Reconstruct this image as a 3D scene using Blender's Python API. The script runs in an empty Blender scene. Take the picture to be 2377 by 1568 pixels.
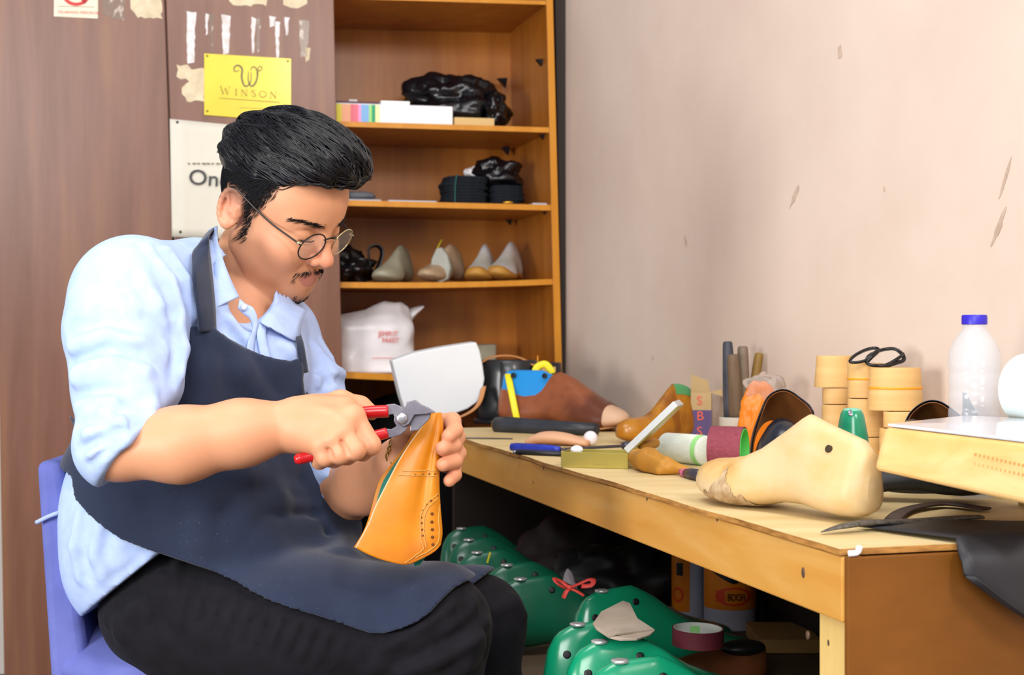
import bpy, math, random
import numpy as np
from mathutils import Vector, Matrix, noise as mnoise
random.seed(7)
RNG = np.random.default_rng(11)
SC = bpy.context.scene
COL = SC.collection

# ------------------------------------------------------------------ camera
F, CX, CY, CZ = 3200.0, 1188.5, 784.0, 0.898
cam_d = bpy.data.cameras.new('camera')
cam = bpy.data.objects.new('camera', cam_d)
COL.objects.link(cam)
cam.location = (0, 0, CZ)
cam.rotation_euler = (math.pi / 2, 0, 0)
cam_d.sensor_fit = 'HORIZONTAL'
cam_d.sensor_width = 36.0
cam_d.lens = F / 2377.0 * 36.0
cam_d.clip_start = 0.05
cam_d.dof.use_dof = True
cam_d.dof.focus_distance = 1.75
cam_d.dof.aperture_fstop = 9.0
SC.camera = cam

# ------------------------------------------------------------------ world, lamps, exposure
wd = bpy.data.worlds.new('World')
SC.world = wd
wd.use_nodes = True
bg = wd.node_tree.nodes['Background']
bg.inputs[0].default_value = (0.86, 0.90, 1.0, 1)
bg.inputs[1].default_value = 0.36


def area(name, loc, target, size, power, color=(1, 1, 1), size_y=None):
    d = bpy.data.lights.new(name, 'AREA')
    d.energy = power
    d.color = color
    d.size = size
    if size_y:
        d.shape = 'RECTANGLE'
        d.size_y = size_y
    o = bpy.data.objects.new(name, d)
    COL.objects.link(o)
    o.location = loc
    o.rotation_euler = (Vector(target) - Vector(loc)).to_track_quat('-Z', 'Y').to_euler()
    return o


area('window_light', (-2.3, -0.35, 1.0), (0.1, 2.2, 1.05), 0.9, 74, (1.0, 0.97, 0.93))
area('front_fill', (-0.5, -1.3, 2.1), (0.1, 2.0, 0.9), 1.3, 68, (1.0, 0.98, 0.96))  # added fill light behind the camera, not a fixture of the room
area('ceiling_lamp', (1.15, 0.0, 2.35), (0.0, 2.4, 0.9), 0.5, 42, (1.0, 0.96, 0.92))
area('ceiling_lamp', (-0.3, 1.4, 2.75), (-0.2, 1.9, 0.8), 1.0, 24, (1.0, 0.97, 0.95))

SC.view_settings.view_transform = 'Standard'
SC.view_settings.look = 'None'
SC.view_settings.gamma = 1.0
SC.view_settings.exposure = 0.0
SC.view_settings.use_curve_mapping = False
# ------------------------------------------------------------------ points from the photo's frame into the room
def P(px, py, d):
    return Vector(((px - CX) * d / F, d, CZ - (py - CY) * d / F))


BZ = 0.70                                                       # bench top height
B0 = Vector((0.309, 1.29, BZ))                                  # near front corner of the bench
U = Vector((-0.2722, 0.9622, 0.0))                              # along the bench, away
V = Vector((0.9622, 0.2722, 0.0))                               # across the bench, to the wall
ZV = Vector((0, 0, 1))


def bp(px, py, z=BZ):
    """point on the horizontal plane z seen at a pixel"""
    d = (CZ - z) * F / (py - CY)
    return P(px, py, d)


CAB0 = Vector((0.0973, 3.6, 0))


def wp(px, py, off=0.0):
    """point on the furniture front plane (off metres towards the room)"""
    p0 = CAB0 - U * off
    k = (px - CX) / F
    # (k*d, d) . U == p0 . U
    d = (p0.x * U.x + p0.y * U.y) / (k * U.x + U.y)
    return P(px, py, d)


WALLV = 0.48


def wallp(px, py):
    k = (px - CX) / F
    p0 = B0 + V * WALLV
    d = (p0.x * V.x + p0.y * V.y) / (k * V.x + V.y)
    return P(px, py, d)


def lin(h):
    h = h.lstrip('#')
    o = []
    for i in (0, 2, 4):
        c = int(h[i:i + 2], 16) / 255
        o.append(c / 12.92 if c <= 0.04045 else ((c + 0.055) / 1.055) ** 2.4)
    return (*o, 1.0)


# ------------------------------------------------------------------ materials
MATS = {}


def mat(name, col, rough=0.55, metal=0.0, col2=None, scale=8.0, stretch=(1, 1, 1), bump=0.0, bscale=None, detail=4.0,
        sss=0.0, sss_col=None, trans=0.0, ior=1.45, coat=0.0, alpha=1.0, spec=0.5, sheen=0.0, c3=None, lo=0.35, hi=0.65, dist=0.0):
    if name in MATS:
        return MATS[name]
    m = bpy.data.materials.new(name)
    m.use_nodes = True
    nt = m.node_tree
    b = nt.nodes['Principled BSDF']
    col = lin(col) if isinstance(col, str) else col
    b.inputs['Base Color'].default_value = col
    b.inputs['Roughness'].default_value = rough
    b.inputs['Metallic'].default_value = metal
    b.inputs['Specular IOR Level'].default_value = spec
    b.inputs['IOR'].default_value = ior
    b.inputs['Alpha'].default_value = alpha
    b.inputs['Transmission Weight'].default_value = trans
    b.inputs['Coat Weight'].default_value = coat
    b.inputs['Coat Roughness'].default_value = 0.15
    if sheen:
        b.inputs['Sheen Weight'].default_value = sheen
    if sss:
        b.inputs['Subsurface Weight'].default_value = sss
        b.inputs['Subsurface Radius'].default_value = (1.0, 0.35, 0.2)
        b.inputs['Subsurface Scale'].default_value = 0.012
    tc = nt.nodes.new('ShaderNodeTexCoord')
    mp = nt.nodes.new('ShaderNodeMapping')
    mp.inputs['Scale'].default_value = stretch
    nt.links.new(tc.outputs['Object'], mp.inputs[0])
    if col2 is not None:
        n = nt.nodes.new('ShaderNodeTexNoise')
        n.inputs['Scale'].default_value = scale
        n.inputs['Detail'].default_value = detail
        n.inputs['Roughness'].default_value = 0.6
        n.inputs['Distortion'].default_value = dist
        nt.links.new(mp.outputs[0], n.inputs['Vector'])
        r = nt.nodes.new('ShaderNodeValToRGB')
        r.color_ramp.elements[0].position = lo
        r.color_ramp.elements[1].position = hi
        r.color_ramp.elements[0].color = col
        r.color_ramp.elements[1].color = lin(col2) if isinstance(col2, str) else col2
        if c3 is not None:
            e = r.color_ramp.elements.new((lo + hi) / 2)
            e.color = lin(c3)
        nt.links.new(n.outputs[0], r.inputs[0])
        nt.links.new(r.outputs[0], b.inputs['Base Color'])
    if bump:
        n2 = nt.nodes.new('ShaderNodeTexNoise')
        n2.inputs['Scale'].default_value = bscale or scale
        n2.inputs['Detail'].default_value = 5
        nt.links.new(mp.outputs[0], n2.inputs['Vector'])
        bn = nt.nodes.new('ShaderNodeBump')
        bn.inputs['Strength'].default_value = bump
        bn.inputs['Distance'].default_value = 0.004
        nt.links.new(n2.outputs[0], bn.inputs['Height'])
        nt.links.new(bn.outputs[0], b.inputs['Normal'])
    MATS[name] = m
    return m


def wood(name, c1, c2, rough=0.45, scale=3.0, stretch=(14, 14, 0.9), coat=0.0, bump=0.05, c3=None, spec=0.5):
    return mat(name, c1, rough, col2=c2, scale=scale, stretch=stretch, coat=coat, bump=bump, bscale=6, detail=6, c3=c3, lo=0.3, hi=0.7, spec=spec, dist=0.4)


# ------------------------------------------------------------------ objects
def wloc(o):
    p = Vector((0, 0, 0))
    while o is not None:
        p += o.location
        o = o.parent
    return p


def thing(name, label, cat, loc=(0, 0, 0), group=None, rot=None):
    o = bpy.data.objects.new(name, None)
    COL.objects.link(o)
    o.empty_display_size = 0.02
    o.location = loc
    if rot is not None:
        o.rotation_euler = rot
    o['label'] = label
    o['category'] = cat
    if group:
        o['group'] = group
    return o


def tag(o, label, cat, group=None):
    o['label'] = label
    o['category'] = cat
    if group:
        o['group'] = group
    return o


def struct(o):
    o['kind'] = 'structure'
    return o


def mesh(name, v, f, m, parent=None, smooth=True, world=True, base=None, bevel=0.0, subd=0, solid=0.0, solid_off=0.0, label=None, sharp=None, bseg=2):
    """link ONE mesh object; v in world coordinates (or in the parent's when world is False)"""
    me = bpy.data.meshes.new(name)
    v = np.asarray([tuple(q) for q in v], dtype=float) if not isinstance(v, np.ndarray) else v.astype(float)
    off = np.zeros(3)
    if parent is not None and world:
        off = np.array(wloc(parent))
    if base is not None:
        off = np.array(base)
    me.from_pydata((v - off).tolist(), [], [tuple(int(i) for i in q) for q in f])
    me.update()
    o = bpy.data.objects.new(name, me)
    COL.objects.link(o)
    if parent is not None:
        o.parent = parent
    if base is not None:
        o.location = Vector(base) - (wloc(parent) if parent is not None else Vector((0, 0, 0)))
    for mm in (m if isinstance(m, (list, tuple)) else [m]):
        me.materials.append(mm)
    if smooth:
        for p in me.polygons:
            p.use_smooth = True
        if sharp:
            try:
                me.set_sharp_from_angle(angle=math.radians(sharp))
            except Exception:
                pass
    if solid:
        s = o.modifiers.new('solid', 'SOLIDIFY')
        s.thickness = solid
        s.offset = solid_off
    if bevel:
        b = o.modifiers.new('bevel', 'BEVEL')
        b.width = bevel
        b.segments = bseg
        b.limit_method = 'ANGLE'
        b.angle_limit = math.radians(40)
    if subd:
        s = o.modifiers.new('sub', 'SUBSURF')
        s.levels = subd
        s.render_levels = subd
    if label:
        o['label'] = label
    return o


class MB:
    def __init__(s):
        s.v = []
        s.f = []
        s.mi = []
        s.cur = 0

    def add(s, v, f):
        n = len(s.v)
        s.v += [Vector(q) for q in v]
        s.f += [tuple(i + n for i in q) for q in f]
        s.mi += [s.cur] * len(f)
        return s

    def box(s, c, size, ax=None):
        c = Vector(c)
        X, Y, Z = ax if ax else (Vector((1, 0, 0)), Vector((0, 1, 0)), Vector((0, 0, 1)))
        h = [q / 2 for q in size]
        vs = [c + X * (h[0] * a) + Y * (h[1] * b) + Z * (h[2] * e) for a in (-1, 1) for b in (-1, 1) for e in (-1, 1)]
        return s.add(vs, [(0, 1, 3, 2), (4, 6, 7, 5), (0, 4, 5, 1), (2, 3, 7, 6), (0, 2, 6, 4), (1, 5, 7, 3)])

    def hexa(s, a, b):
        """a, b: two matching quads (lists of 4 points)"""
        return s.add(list(a) + list(b), [(3, 2, 1, 0), (4, 5, 6, 7), (0, 1, 5, 4), (1, 2, 6, 5), (2, 3, 7, 6), (3, 0, 4, 7)])

    def prism(s, poly, depth):
        """poly: 3-D points of a planar outline, depth: extrusion vector"""
        n = len(poly)
        poly = [Vector(q) for q in poly]
        d = Vector(depth)
        vs = poly + [q + d for q in poly]
        return s.add(vs, [tuple(range(n - 1, -1, -1)), tuple(range(n, 2 * n))] + [(i, (i + 1) % n, (i + 1) % n + n, i + n) for i in range(n)])

    def tube(s, pts, r, n=8, cap=True, flat=1.0, up=None):
        pts = [Vector(q) for q in pts]
        m = len(pts)
        rs = r if isinstance(r, (list, tuple)) else [r] * m
        rings = []
        prev = None
        for i in range(m):
            t = (pts[min(i + 1, m - 1)] - pts[max(i - 1, 0)])
            if t.length < 1e-9:
                t = Vector((0, 0, 1))
            t.normalize()
            if prev is None:
                a = Vector(up) if up else (Vector((0, 0, 1)) if abs(t.z) < 0.9 else Vector((1, 0, 0)))
            else:
                a = prev
            a = (a - t * a.dot(t))
            if a.length < 1e-6:
                a = t.orthogonal()
            a.normalize()
            prev = a
            b = t.cross(a)
            rings.append([pts[i] + (a * math.cos(q) * flat + b * math.sin(q)) * rs[i] for q in [2 * math.pi * j / n for j in range(n)]])
        return s.loft(rings, cap)

    def loft(s, rings, cap=True, close=True):
        n = len(rings[0])
        vs = [q for r in rings for q in r]
        fs = []
        for i in range(len(rings) - 1):
            for j in range(n if close else n - 1):
                k = (j + 1) % n
                fs.append((i * n + j, i * n + k, (i + 1) * n + k, (i + 1) * n + j))
        if cap and close:
            fs.append(tuple(range(n - 1, -1, -1)))
            fs.append(tuple(range((len(rings) - 1) * n, len(rings) * n)))
        return s.add(vs, fs)

    def lathe(s, prof, c, ax=ZV, n=24, cap=True, sq=(1, 1)):
        """prof: (radius, height) along ax from c"""
        c = Vector(c)
        ax = Vector(ax).normalized()
        a = Vector((0, 0, 1)) if abs(ax.z) < 0.9 else Vector((1, 0, 0))
        a = (a - ax * a.dot(ax)).normalized()
        b = ax.cross(a)
        rings = [[c + ax * h + (a * math.cos(q) * sq[0] + b * math.sin(q) * sq[1]) * r for q in [2 * math.pi * j / n for j in range(n)]] for r, h in prof]
        return s.loft(rings, cap)

    def grid(s, fn, nu, nv):
        vs = [fn(i / nu, j / nv) for i in range(nu + 1) for j in range(nv + 1)]
        fs = [(i * (nv + 1) + j, (i + 1) * (nv + 1) + j, (i + 1) * (nv + 1) + j + 1, i * (nv + 1) + j + 1) for i in range(nu) for j in range(nv)]
        return s.add(vs, fs)

    def ball(s, c, r, n=16, m=10):
        c = Vector(c)
        rr = r if isinstance(r, (tuple, list)) else (r, r, r)
        rings = [[c + Vector((rr[0] * math.sin(a) * math.cos(q), rr[1] * math.sin(a) * math.sin(q), rr[2] * math.cos(a))) for q in [2 * math.pi * j / n for j in range(n)]]
                 for a in [math.pi * (0.001 + 0.998 * i / m) for i in range(m + 1)]]
        return s.loft(rings[::-1], True)

    def build(s, name, m, parent=None, **k):
        o = mesh(name, s.v, s.f, m, parent, **k)
        if isinstance(m, (list, tuple)):
            for p, i in zip(o.data.polygons, s.mi):
                p.material_index = i
        return o


def curve_pts(ctrl, n=24, closed=False):
    """Catmull-Rom through control points"""
    c = [Vector(q) for q in ctrl]
    m = len(c)
    out = []
    segs = m if closed else m - 1
    for i in range(segs):
        if closed:
            p0, p1, p2, p3 = c[(i - 1) % m], c[i], c[(i + 1) % m], c[(i + 2) % m]
        else:
            p0, p1, p2, p3 = c[max(i - 1, 0)], c[i], c[i + 1], c[min(i + 2, m - 1)]
        k = max(2, n // segs)
        for j in range(k):
            t = j / k
            out.append(0.5 * ((2 * p1) + (p2 - p0) * t + (2 * p0 - 5 * p1 + 4 * p2 - p3) * t * t + (3 * p1 - p0 - 3 * p2 + p3) * t ** 3))
    if not closed:
        out.append(c[-1])
    return out


def copy_thing(src, loc, rot=None, label=None, group=None, scale=None):
    r = src.copy()
    COL.objects.link(r)
    r.location = loc
    if rot is not None:
        r.rotation_euler = rot
    if scale is not None:
        r.scale = scale
    if label:
        r['label'] = label
    if group:
        r['group'] = group
    for ch in list(src.children):
        c = ch.copy()
        COL.objects.link(c)
        c.parent = r
        for g in ch.children:
            d = g.copy()
            COL.objects.link(d)
            d.parent = c
    return r


def text_mesh(body, size, origin, xdir, ydir, m, name, parent, ext=0.0006, align='LEFT', squash=1.0, track=1.0):
    """letters as a thin mesh lying on a surface; origin = baseline start"""
    cu = bpy.data.curves.new(name, 'FONT')
    cu.body = body
    cu.size = size
    cu.extrude = ext
    cu.align_x = align
    cu.space_character = track
    cu.resolution_u = 4
    o = bpy.data.objects.new(name, cu)
    COL.objects.link(o)
    dg = bpy.context.evaluated_depsgraph_get()
    me = bpy.data.meshes.new_from_object(o.evaluated_get(dg))
    bpy.data.objects.remove(o)
    X = Vector(xdir).normalized()
    Y = Vector(ydir).normalized()
    N = X.cross(Y)
    vs = [Vector(origin) + X * (q.co.x * squash) + Y * q.co.y + N * q.co.z for q in me.vertices]
    fs = [tuple(p.vertices) for p in me.polygons]
    return mesh(name, vs, fs, m, parent, smooth=False)


# ------------------------------------------------------------------ signed distance bodies -> one continuous surface
class SDF:
    def __init__(s):
        s.ops = []

    def cone(s, a, b, ra, rb, k=0.01, op='u'):
        s.ops.append(('c', np.array(a, float), np.array(b, float), ra, rb, k, op))
        return s

    def ball(s, c, r, k=0.01, op='u'):
        return s.ell(c, (r, r, r), None, k, op)

    def chain(s, pts, rs, k=0.01, k0=None):
        for i in range(len(pts) - 1):
            s.cone(pts[i], pts[i + 1], rs[i], rs[i + 1], k if (i or k0 is None) else k0)
        return s

    def ell(s, c, r, R=None, k=0.01, op='u'):
        s.ops.append(('e', np.array(c, float), np.array(r, float), None if R is None else np.array(R, float), None, k, op))
        return s

    def half(s, p, n, k=0.002, op='i'):
        n = np.array(n, float)
        s.ops.append(('h', np.array(p, float), n / np.linalg.norm(n), None, None, k, op))
        return s

    def sub(s, other, k=0.01, op='u'):
        s.ops.append(('s', other, None, None, None, k, op))
        return s

    def crease(s, pts, w, amp):
        """a groove (amp > 0) or a ridge (amp < 0) along a polyline"""
        s.ops.append(('k', np.array([tuple(q) for q in pts], float), None, w, amp, 0, 'a'))
        return s

    def bounds(s, m):
        lo, hi = np.full(3, 1e9), np.full(3, -1e9)
        for t, a, b, c, d, k, op in s.ops:
            if op != 'u':
                continue
            if t == 'c':
                for q, r in ((a, c), (b, d)):
                    lo = np.minimum(lo, q - r)
                    hi = np.maximum(hi, q + r)
            elif t == 'e':
                r = b.max() if c is not None else b
                lo = np.minimum(lo, a - r)
                hi = np.maximum(hi, a + r)
            elif t == 's':
                l2, h2 = a.bounds(0)
                lo = np.minimum(lo, l2)
                hi = np.maximum(hi, h2)
        return lo - m, hi + m

    def ev(s, X):
        D = None
        for t, a, b, c, d, k, op in s.ops:
            if t == 'c':
                ba = b - a
                L = max(float(ba @ ba), 1e-12)
                h = np.clip(((X - a) @ ba) / L, 0, 1)
                q = X - a - h[:, None] * ba
                v = np.sqrt((q * q).sum(1)) - (c + h * (d - c))
            elif t == 'e':
                q = X - a
                if c is not None:
                    q = q @ c
                k0 = np.sqrt(((q / b) ** 2).sum(1))
                k1 = np.sqrt(((q / (b * b)) ** 2).sum(1)) + 1e-9
                v = k0 * (k0 - 1) / k1
            elif t == 'h':
                v = (X - a) @ b
            elif t == 's':
                v = a.ev(X)
            elif t == 'k':
                best = np.full(len(X), 1e9)
                for i in range(len(a) - 1):
                    ba = a[i + 1] - a[i]
                    h = np.clip(((X - a[i]) @ ba) / max(float(ba @ ba), 1e-12), 0, 1)
                    q = X - a[i] - h[:, None] * ba
                    best = np.minimum(best, (q * q).sum(1))
                D = D + d * np.exp(-best / (c * c))
                continue
            if D is None:
                D = v
            elif op == 'u':
                h = np.clip(0.5 + 0.5 * (D - v) / k, 0, 1)
                D = D * (1 - h) + v * h - k * h * (1 - h)
            elif op == 'd':
                h = np.clip(0.5 - 0.5 * (D + v) / k, 0, 1)
                D = D * (1 - h) - v * h + k * h * (1 - h)
            elif op == 'i':
                h = np.clip(0.5 - 0.5 * (D - v) / k, 0, 1)
                D = D * (1 - h) + v * h + k * h * (1 - h)
        return D


def surf(fn, lo, hi, h):
    """surface nets of fn on a regular grid"""
    n = np.ceil((hi - lo) / h).astype(int) + 1
    # coarse pass over blocks, fine pass only where the surface may be
    bs = 7
    nb = np.ceil(n / bs).astype(int)
    bi = np.stack(np.meshgrid(*[np.arange(q) for q in nb], indexing='ij'), -1).reshape(-1, 3)
    cb_ = lo + h * (bi * bs + (bs - 1) / 2)
    vb = np.concatenate([fn(cb_[k:k + 200000]) for k in range(0, len(cb_), 200000)])
    reach = h * (bs - 1) / 2 * 1.733
    near = np.abs(vb) < reach * 1.6 + 2 * h
    full_ = np.repeat(np.repeat(np.repeat(vb.reshape(tuple(nb)), bs, 0), bs, 1), bs, 2)[:n[0], :n[1], :n[2]].astype(np.float32)
    g = np.stack(np.meshgrid(np.arange(bs), np.arange(bs), np.arange(bs), indexing='ij'), -1).reshape(-1, 3)
    nb_i = bi[near]
    for k in range(0, len(nb_i), 1000):
        q = (nb_i[k:k + 1000, None, :] * bs + g[None]).reshape(-1, 3)
        q = q[(q < n).all(1)]
        full_[q[:, 0], q[:, 1], q[:, 2]] = fn(lo + h * q)
    Fv = full_
    return surf_grid(Fv, lo, h)


def surf_grid(Fv, lo, h):
    n = np.array(Fv.shape)
    S = Fv < 0
    cn = n - 1
    cnt = np.zeros(tuple(cn), np.int32)
    pos = np.zeros(tuple(cn) + (3,))
    sl = lambda o: tuple(slice(o[i], o[i] + cn[i]) for i in range(3))
    for axis in range(3):
        e = [0, 0, 0]
        e[axis] = 1
        o1, o2 = [i for i in range(3) if i != axis]
        for p in (0, 1):
            for q in (0, 1):
                a = [0, 0, 0]
                a[o1], a[o2] = p, q
                b = [a[i] + e[i] for i in range(3)]
                fa, fb = Fv[sl(a)], Fv[sl(b)]
                cr = S[sl(a)] != S[sl(b)]
                t = np.where(cr, fa / np.where(cr, fa - fb, 1), 0)
                cnt += cr
                pos[..., axis] += np.where(cr, t, 0)
                pos[..., o1] += cr * p
                pos[..., o2] += cr * q
    act = cnt > 0
    idx = -np.ones(tuple(cn), np.int64)
    idx[act] = np.arange(act.sum())
    ijk = np.argwhere(act)
    verts = lo + h * (ijk + pos[act] / cnt[act][:, None])
    faces = []
    for axis in range(3):
        o1, o2 = (axis + 1) % 3, (axis + 2) % 3
        s1 = [slice(None)] * 3
        s2 = [slice(None)] * 3
        s1[axis] = slice(0, n[axis] - 1)
        s2[axis] = slice(1, n[axis])
        cr = S[tuple(s1)] != S[tuple(s2)]
        w = np.argwhere(cr)
        ok = (w[:, o1] > 0) & (w[:, o2] > 0) & (w[:, o1] < cn[o1]) & (w[:, o2] < cn[o2])
        w = w[ok]
        flip = S[tuple(s1)][tuple(w.T)]

        def at(d1, d2):
            q = w.copy()
            q[:, o1] += d1
            q[:, o2] += d2
            return idx[tuple(q.T)]
        quad = np.stack([at(-1, -1), at(0, -1), at(0, 0), at(-1, 0)], 1)
        quad[~flip] = quad[~flip][:, ::-1]
        faces.append(quad)
    return verts, np.concatenate(faces)


def sdf_mesh(fn, lo, hi, h, relax=0):
    v, f = surf(fn, lo, hi, h)
    if relax:
        e = np.concatenate([f[:, [0, 1]], f[:, [1, 2]], f[:, [2, 3]], f[:, [3, 0]]])
        for _ in range(relax):
            acc = np.zeros_like(v)
            c = np.zeros(len(v))
            for k in range(3):
                acc[:, k] = np.bincount(e[:, 0], v[e[:, 1], k], len(v)) + np.bincount(e[:, 1], v[e[:, 0], k], len(v))
            c = np.bincount(e[:, 0], minlength=len(v)) + np.bincount(e[:, 1], minlength=len(v))
            v = v * 0.4 + 0.6 * acc / np.maximum(c, 1)[:, None]
    return v, f
# ------------------------------------------------------------------ the room
M_wall = mat('plaster', '#dccabc', 0.75, col2='#cfb9ab', scale=1.6, bump=0.06, bscale=14, detail=5, lo=0.42, hi=0.75, spec=0.25)
M_white = mat('white_paint', '#d9d3cc', 0.7)
M_floor = mat('concrete', '#6d6258', 0.8, col2='#4c443c', scale=5, bump=0.1)
M_brown = wood('wardrobe_veneer', '#6b4330', '#8a5f42', rough=0.33, scale=1.7, stretch=(9, 9, 0.7), c3='#7a5140', spec=0.6)
M_cab = wood('cabinet_veneer', '#9c5a14', '#b8742a', rough=0.33, scale=1.8, stretch=(10, 10, 0.6), spec=0.5)
M_cabedge = wood('cabinet_edge', '#c17a14', '#cf8d26', rough=0.4, scale=2.5)
M_black = mat('black_plastic', '#17171b', 0.4)

b = MB()
q0 = B0 + V * WALLV
b.hexa([q0 + U * a + ZV * z for a, z in ((-2.2, -0.7), (3.1, -0.7), (3.1, 2.1), (-2.2, 2.1))], [q0 + V * 0.1 + U * a + ZV * z for a, z in ((-2.2, -0.7), (3.1, -0.7), (3.1, 2.1), (-2.2, 2.1))])
struct(b.build('wall_right', M_wall, smooth=False))
b = MB()
q0 = CAB0 + U * 0.47
b.hexa([q0 + V * a + ZV * z for a, z in ((-3.2, 0), (0.5, 0), (0.5, 2.8), (-3.2, 2.8))], [q0 + U * 0.1 + V * a + ZV * z for a, z in ((-3.2, 0), (0.5, 0), (0.5, 2.8), (-3.2, 2.8))])
struct(b.build('wall_back', M_white, smooth=False))
b = MB()
b.hexa([(-3.6, -1.2, -0.05), (2.2, -1.2, -0.05), (2.2, 5.4, -0.05), (-3.6, 5.4, -0.05)][::-1], [(-3.6, -1.2, 0), (2.2, -1.2, 0), (2.2, 5.4, 0), (-3.6, 5.4, 0)][::-1])
struct(b.build('floor', M_floor, smooth=False))

fr = [wp(1287, -90, -0.03), wp(1319, -90, -0.03), wp(1338, 1640, -0.03), wp(1319, 1640, -0.03)]  # dark strip added beside the bookcase, standing in for the shade of the gap
struct(MB().hexa([p + U * 0.2 for p in fr], fr).build('gap_shade_strip', mat('gap_shade', '#2a211d', 0.6), smooth=False))

# stains on the plaster
M_stain = mat('plaster_stain', '#b79f8d', 0.8, col2='#cdb8a8', scale=30, spec=0.2)
rs = random.Random(3)


def wallpatch(px, py, rx, ry, ang, n=14):
    pts = []
    c = wallp(px, py)
    for i in range(n):
        a = 2 * math.pi * i / n
        k = 0.65 + 0.5 * rs.random()
        x, y = rx * k * math.cos(a), ry * k * math.sin(a)
        pts.append(c + U * -(x * math.cos(ang) - y * math.sin(ang)) + ZV * (x * math.sin(ang) + y * math.cos(ang)) - V * 0.0004)
    return MB().prism(pts, -V * 0.0003)


stains = MB()
for a in ((1845, 455, 0.028, 0.006, 0.8), (1950, 122, 0.008, 0.012, 0), (2053, 440, 0.002, 0.005, 0.2), (2335, 410, 0.03, 0.003, 1.1), (2318, 530, 0.03, 0.005, 1.0), (1592, 560, 0.006, 0.012, 0.4), (1516, 832, 0.005, 0.006, 0)):
    w_ = wallpatch(*a)
    stains.add(w_.v, w_.f)
st_ = stains.build('trim_1', M_stain, smooth=False)
struct(st_)

# ------------------------------------------------------------------ wardrobe of two worn doors
def pq(quad, off):
    return [wp(x, y, off) for x, y in quad]


def slab(quad, off, depth, m, name, parent, **k):
    fr = pq(quad, off)
    b = MB()
    b.hexa([p + U * depth for p in fr], fr)
    return b.build(name, m, parent, smooth=False, **k)


def zfloor(px, off):
    d = wp(px, 0, off).y
    return CY + CZ * F / d


wb = wp(300, 1640, 0.02)
war = thing('wardrobe', 'tall brown wooden wardrobe with two worn doors behind the seated man', 'wardrobe', (wb.x, wb.y, 0))
yb = 1648
slab([(-20, -90), (379, -90), (438, yb), (11, yb)], 0.035, 0.02, M_brown, 'door', war, bevel=0.002)
slab([(382, -90), (773, -90), (812, yb), (442, yb)], 0.035, 0.02, M_brown, 'door', war, bevel=0.002)
slab([(-14, -88), (742, -88), (780, yb), (14, yb)], 0.013, 0.36, M_brown, 'carcass', war)

M_res = mat('glue_residue', '#e0d3b4', 0.7, col2='#cbbb9c', scale=40)
M_tear = mat('torn_paper', '#e8e6ea', 0.6, col2='#cfc8c4', scale=60)
M_film = mat('torn_film', '#7d6658', 0.25, col2='#d0c4b4', scale=90, stretch=(1, 1, 0.5), lo=0.55, hi=0.7)


def residue(poly, m, jit=3, off=0.0356, label=None):
    r = random.Random(int(poly[0][0] * 7 + poly[0][1]))
    out = []
    for i in range(len(poly)):
        a, c = poly[i], poly[(i + 1) % len(poly)]
        k = max(1, int(math.hypot(c[0] - a[0], c[1] - a[1]) / 9))
        for j in range(k):
            t = j / k
            out.append((a[0] + (c[0] - a[0]) * t + r.uniform(-jit, jit), a[1] + (c[1] - a[1]) * t + r.uniform(-jit, jit)))
    b = MB()
    b.prism([wp(x, y, off) for x, y in out], U * 0.0005)
    return b.build('sticker_residue', m, war, smooth=False, label=label)


residue([(300, -30), (376, -30), (375, 42), (318, 40), (303, 18)], M_res, 2.5, label='torn cream paper left on the door')
residue([(238, -20), (290, -20), (289, 47), (262, 44), (240, 36)], M_film, 2, label='scraped sticker trace')
residue([(522, -20), (620, -20), (620, 12), (540, 12)], M_res, 3)
residue([(655, -20), (710, -20), (712, 10), (682, 20), (658, 8)], M_res, 3)
residue([(410, 150), (438, 152), (446, 160), (474, 160), (474, 236), (432, 236), (420, 205), (440, 188), (412, 180)], M_res, 3, label='cream torn paper beside the yellow sign')
for (x0, x1, y0, y1, m) in ((433, 455, 26, 145, M_tear), (476, 486, 30, 78, M_tear), (486, 498, 30, 120, M_film), (515, 536, 34, 125, M_tear), (583, 594, 40, 122, M_tear),
                            (594, 606, 40, 120, M_film), (624, 640, 38, 60, M_tear), (638, 651, 48, 133, M_tear), (661, 672, 38, 80, M_tear), (695, 718, 45, 130, M_film), (708, 721, 110, 140, M_res)):
    residue([(x0, y0), (x1, y0 + 3), (x1 - 3, (y0 + y1) / 2), (x1 - 4, y1), (x0 + 3, y1 + 3), (x0 + 1, (y0 + y1) / 2)], m, 1.6)


# ------------------------------------------------------------------ things pinned on the wardrobe
def flat_sign(name, label, cat, quad, m, off, th):
    c = wp(sum(q[0] for q in quad) / 4, sum(q[1] for q in quad) / 4, off)
    fr = [wp(x, y, off) - c for x, y in quad]
    b = MB()
    b.hexa([p + U * th for p in fr], fr)
    root = thing(name, label, cat, c)
    return root, c, b


def surf_xy(quad, off):
    p = [wp(x, y, off) for x, y in quad]
    X = (p[1] - p[0]).normalized()
    Y = (p[0] - p[3])
    Y = (Y - X * Y.dot(X)).normalized()
    return X, Y


M_yel = mat('yellow_plate', '#ecd62a', 0.3, col2='#dcc41f', scale=4, coat=0.3)
M_ink = mat('grey_ink', '#6f6a45', 0.5)
M_ink2 = mat('dark_ink', '#2b2b2e', 0.5)
M_gold_ink = mat('gold_ink', '#8a7a20', 0.5)
Q = [(474, 124), (676, 136), (676, 283), (474, 267)]
root, c, b = flat_sign('shop_sign', 'yellow sign plate with an ornate W on the wardrobe door above the man', 'sign', Q, M_yel, 0.0385, 0.003)
b.build('plate', M_yel, root, world=False, smooth=False, bevel=0.0006)
OFF = 0.0390


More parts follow.
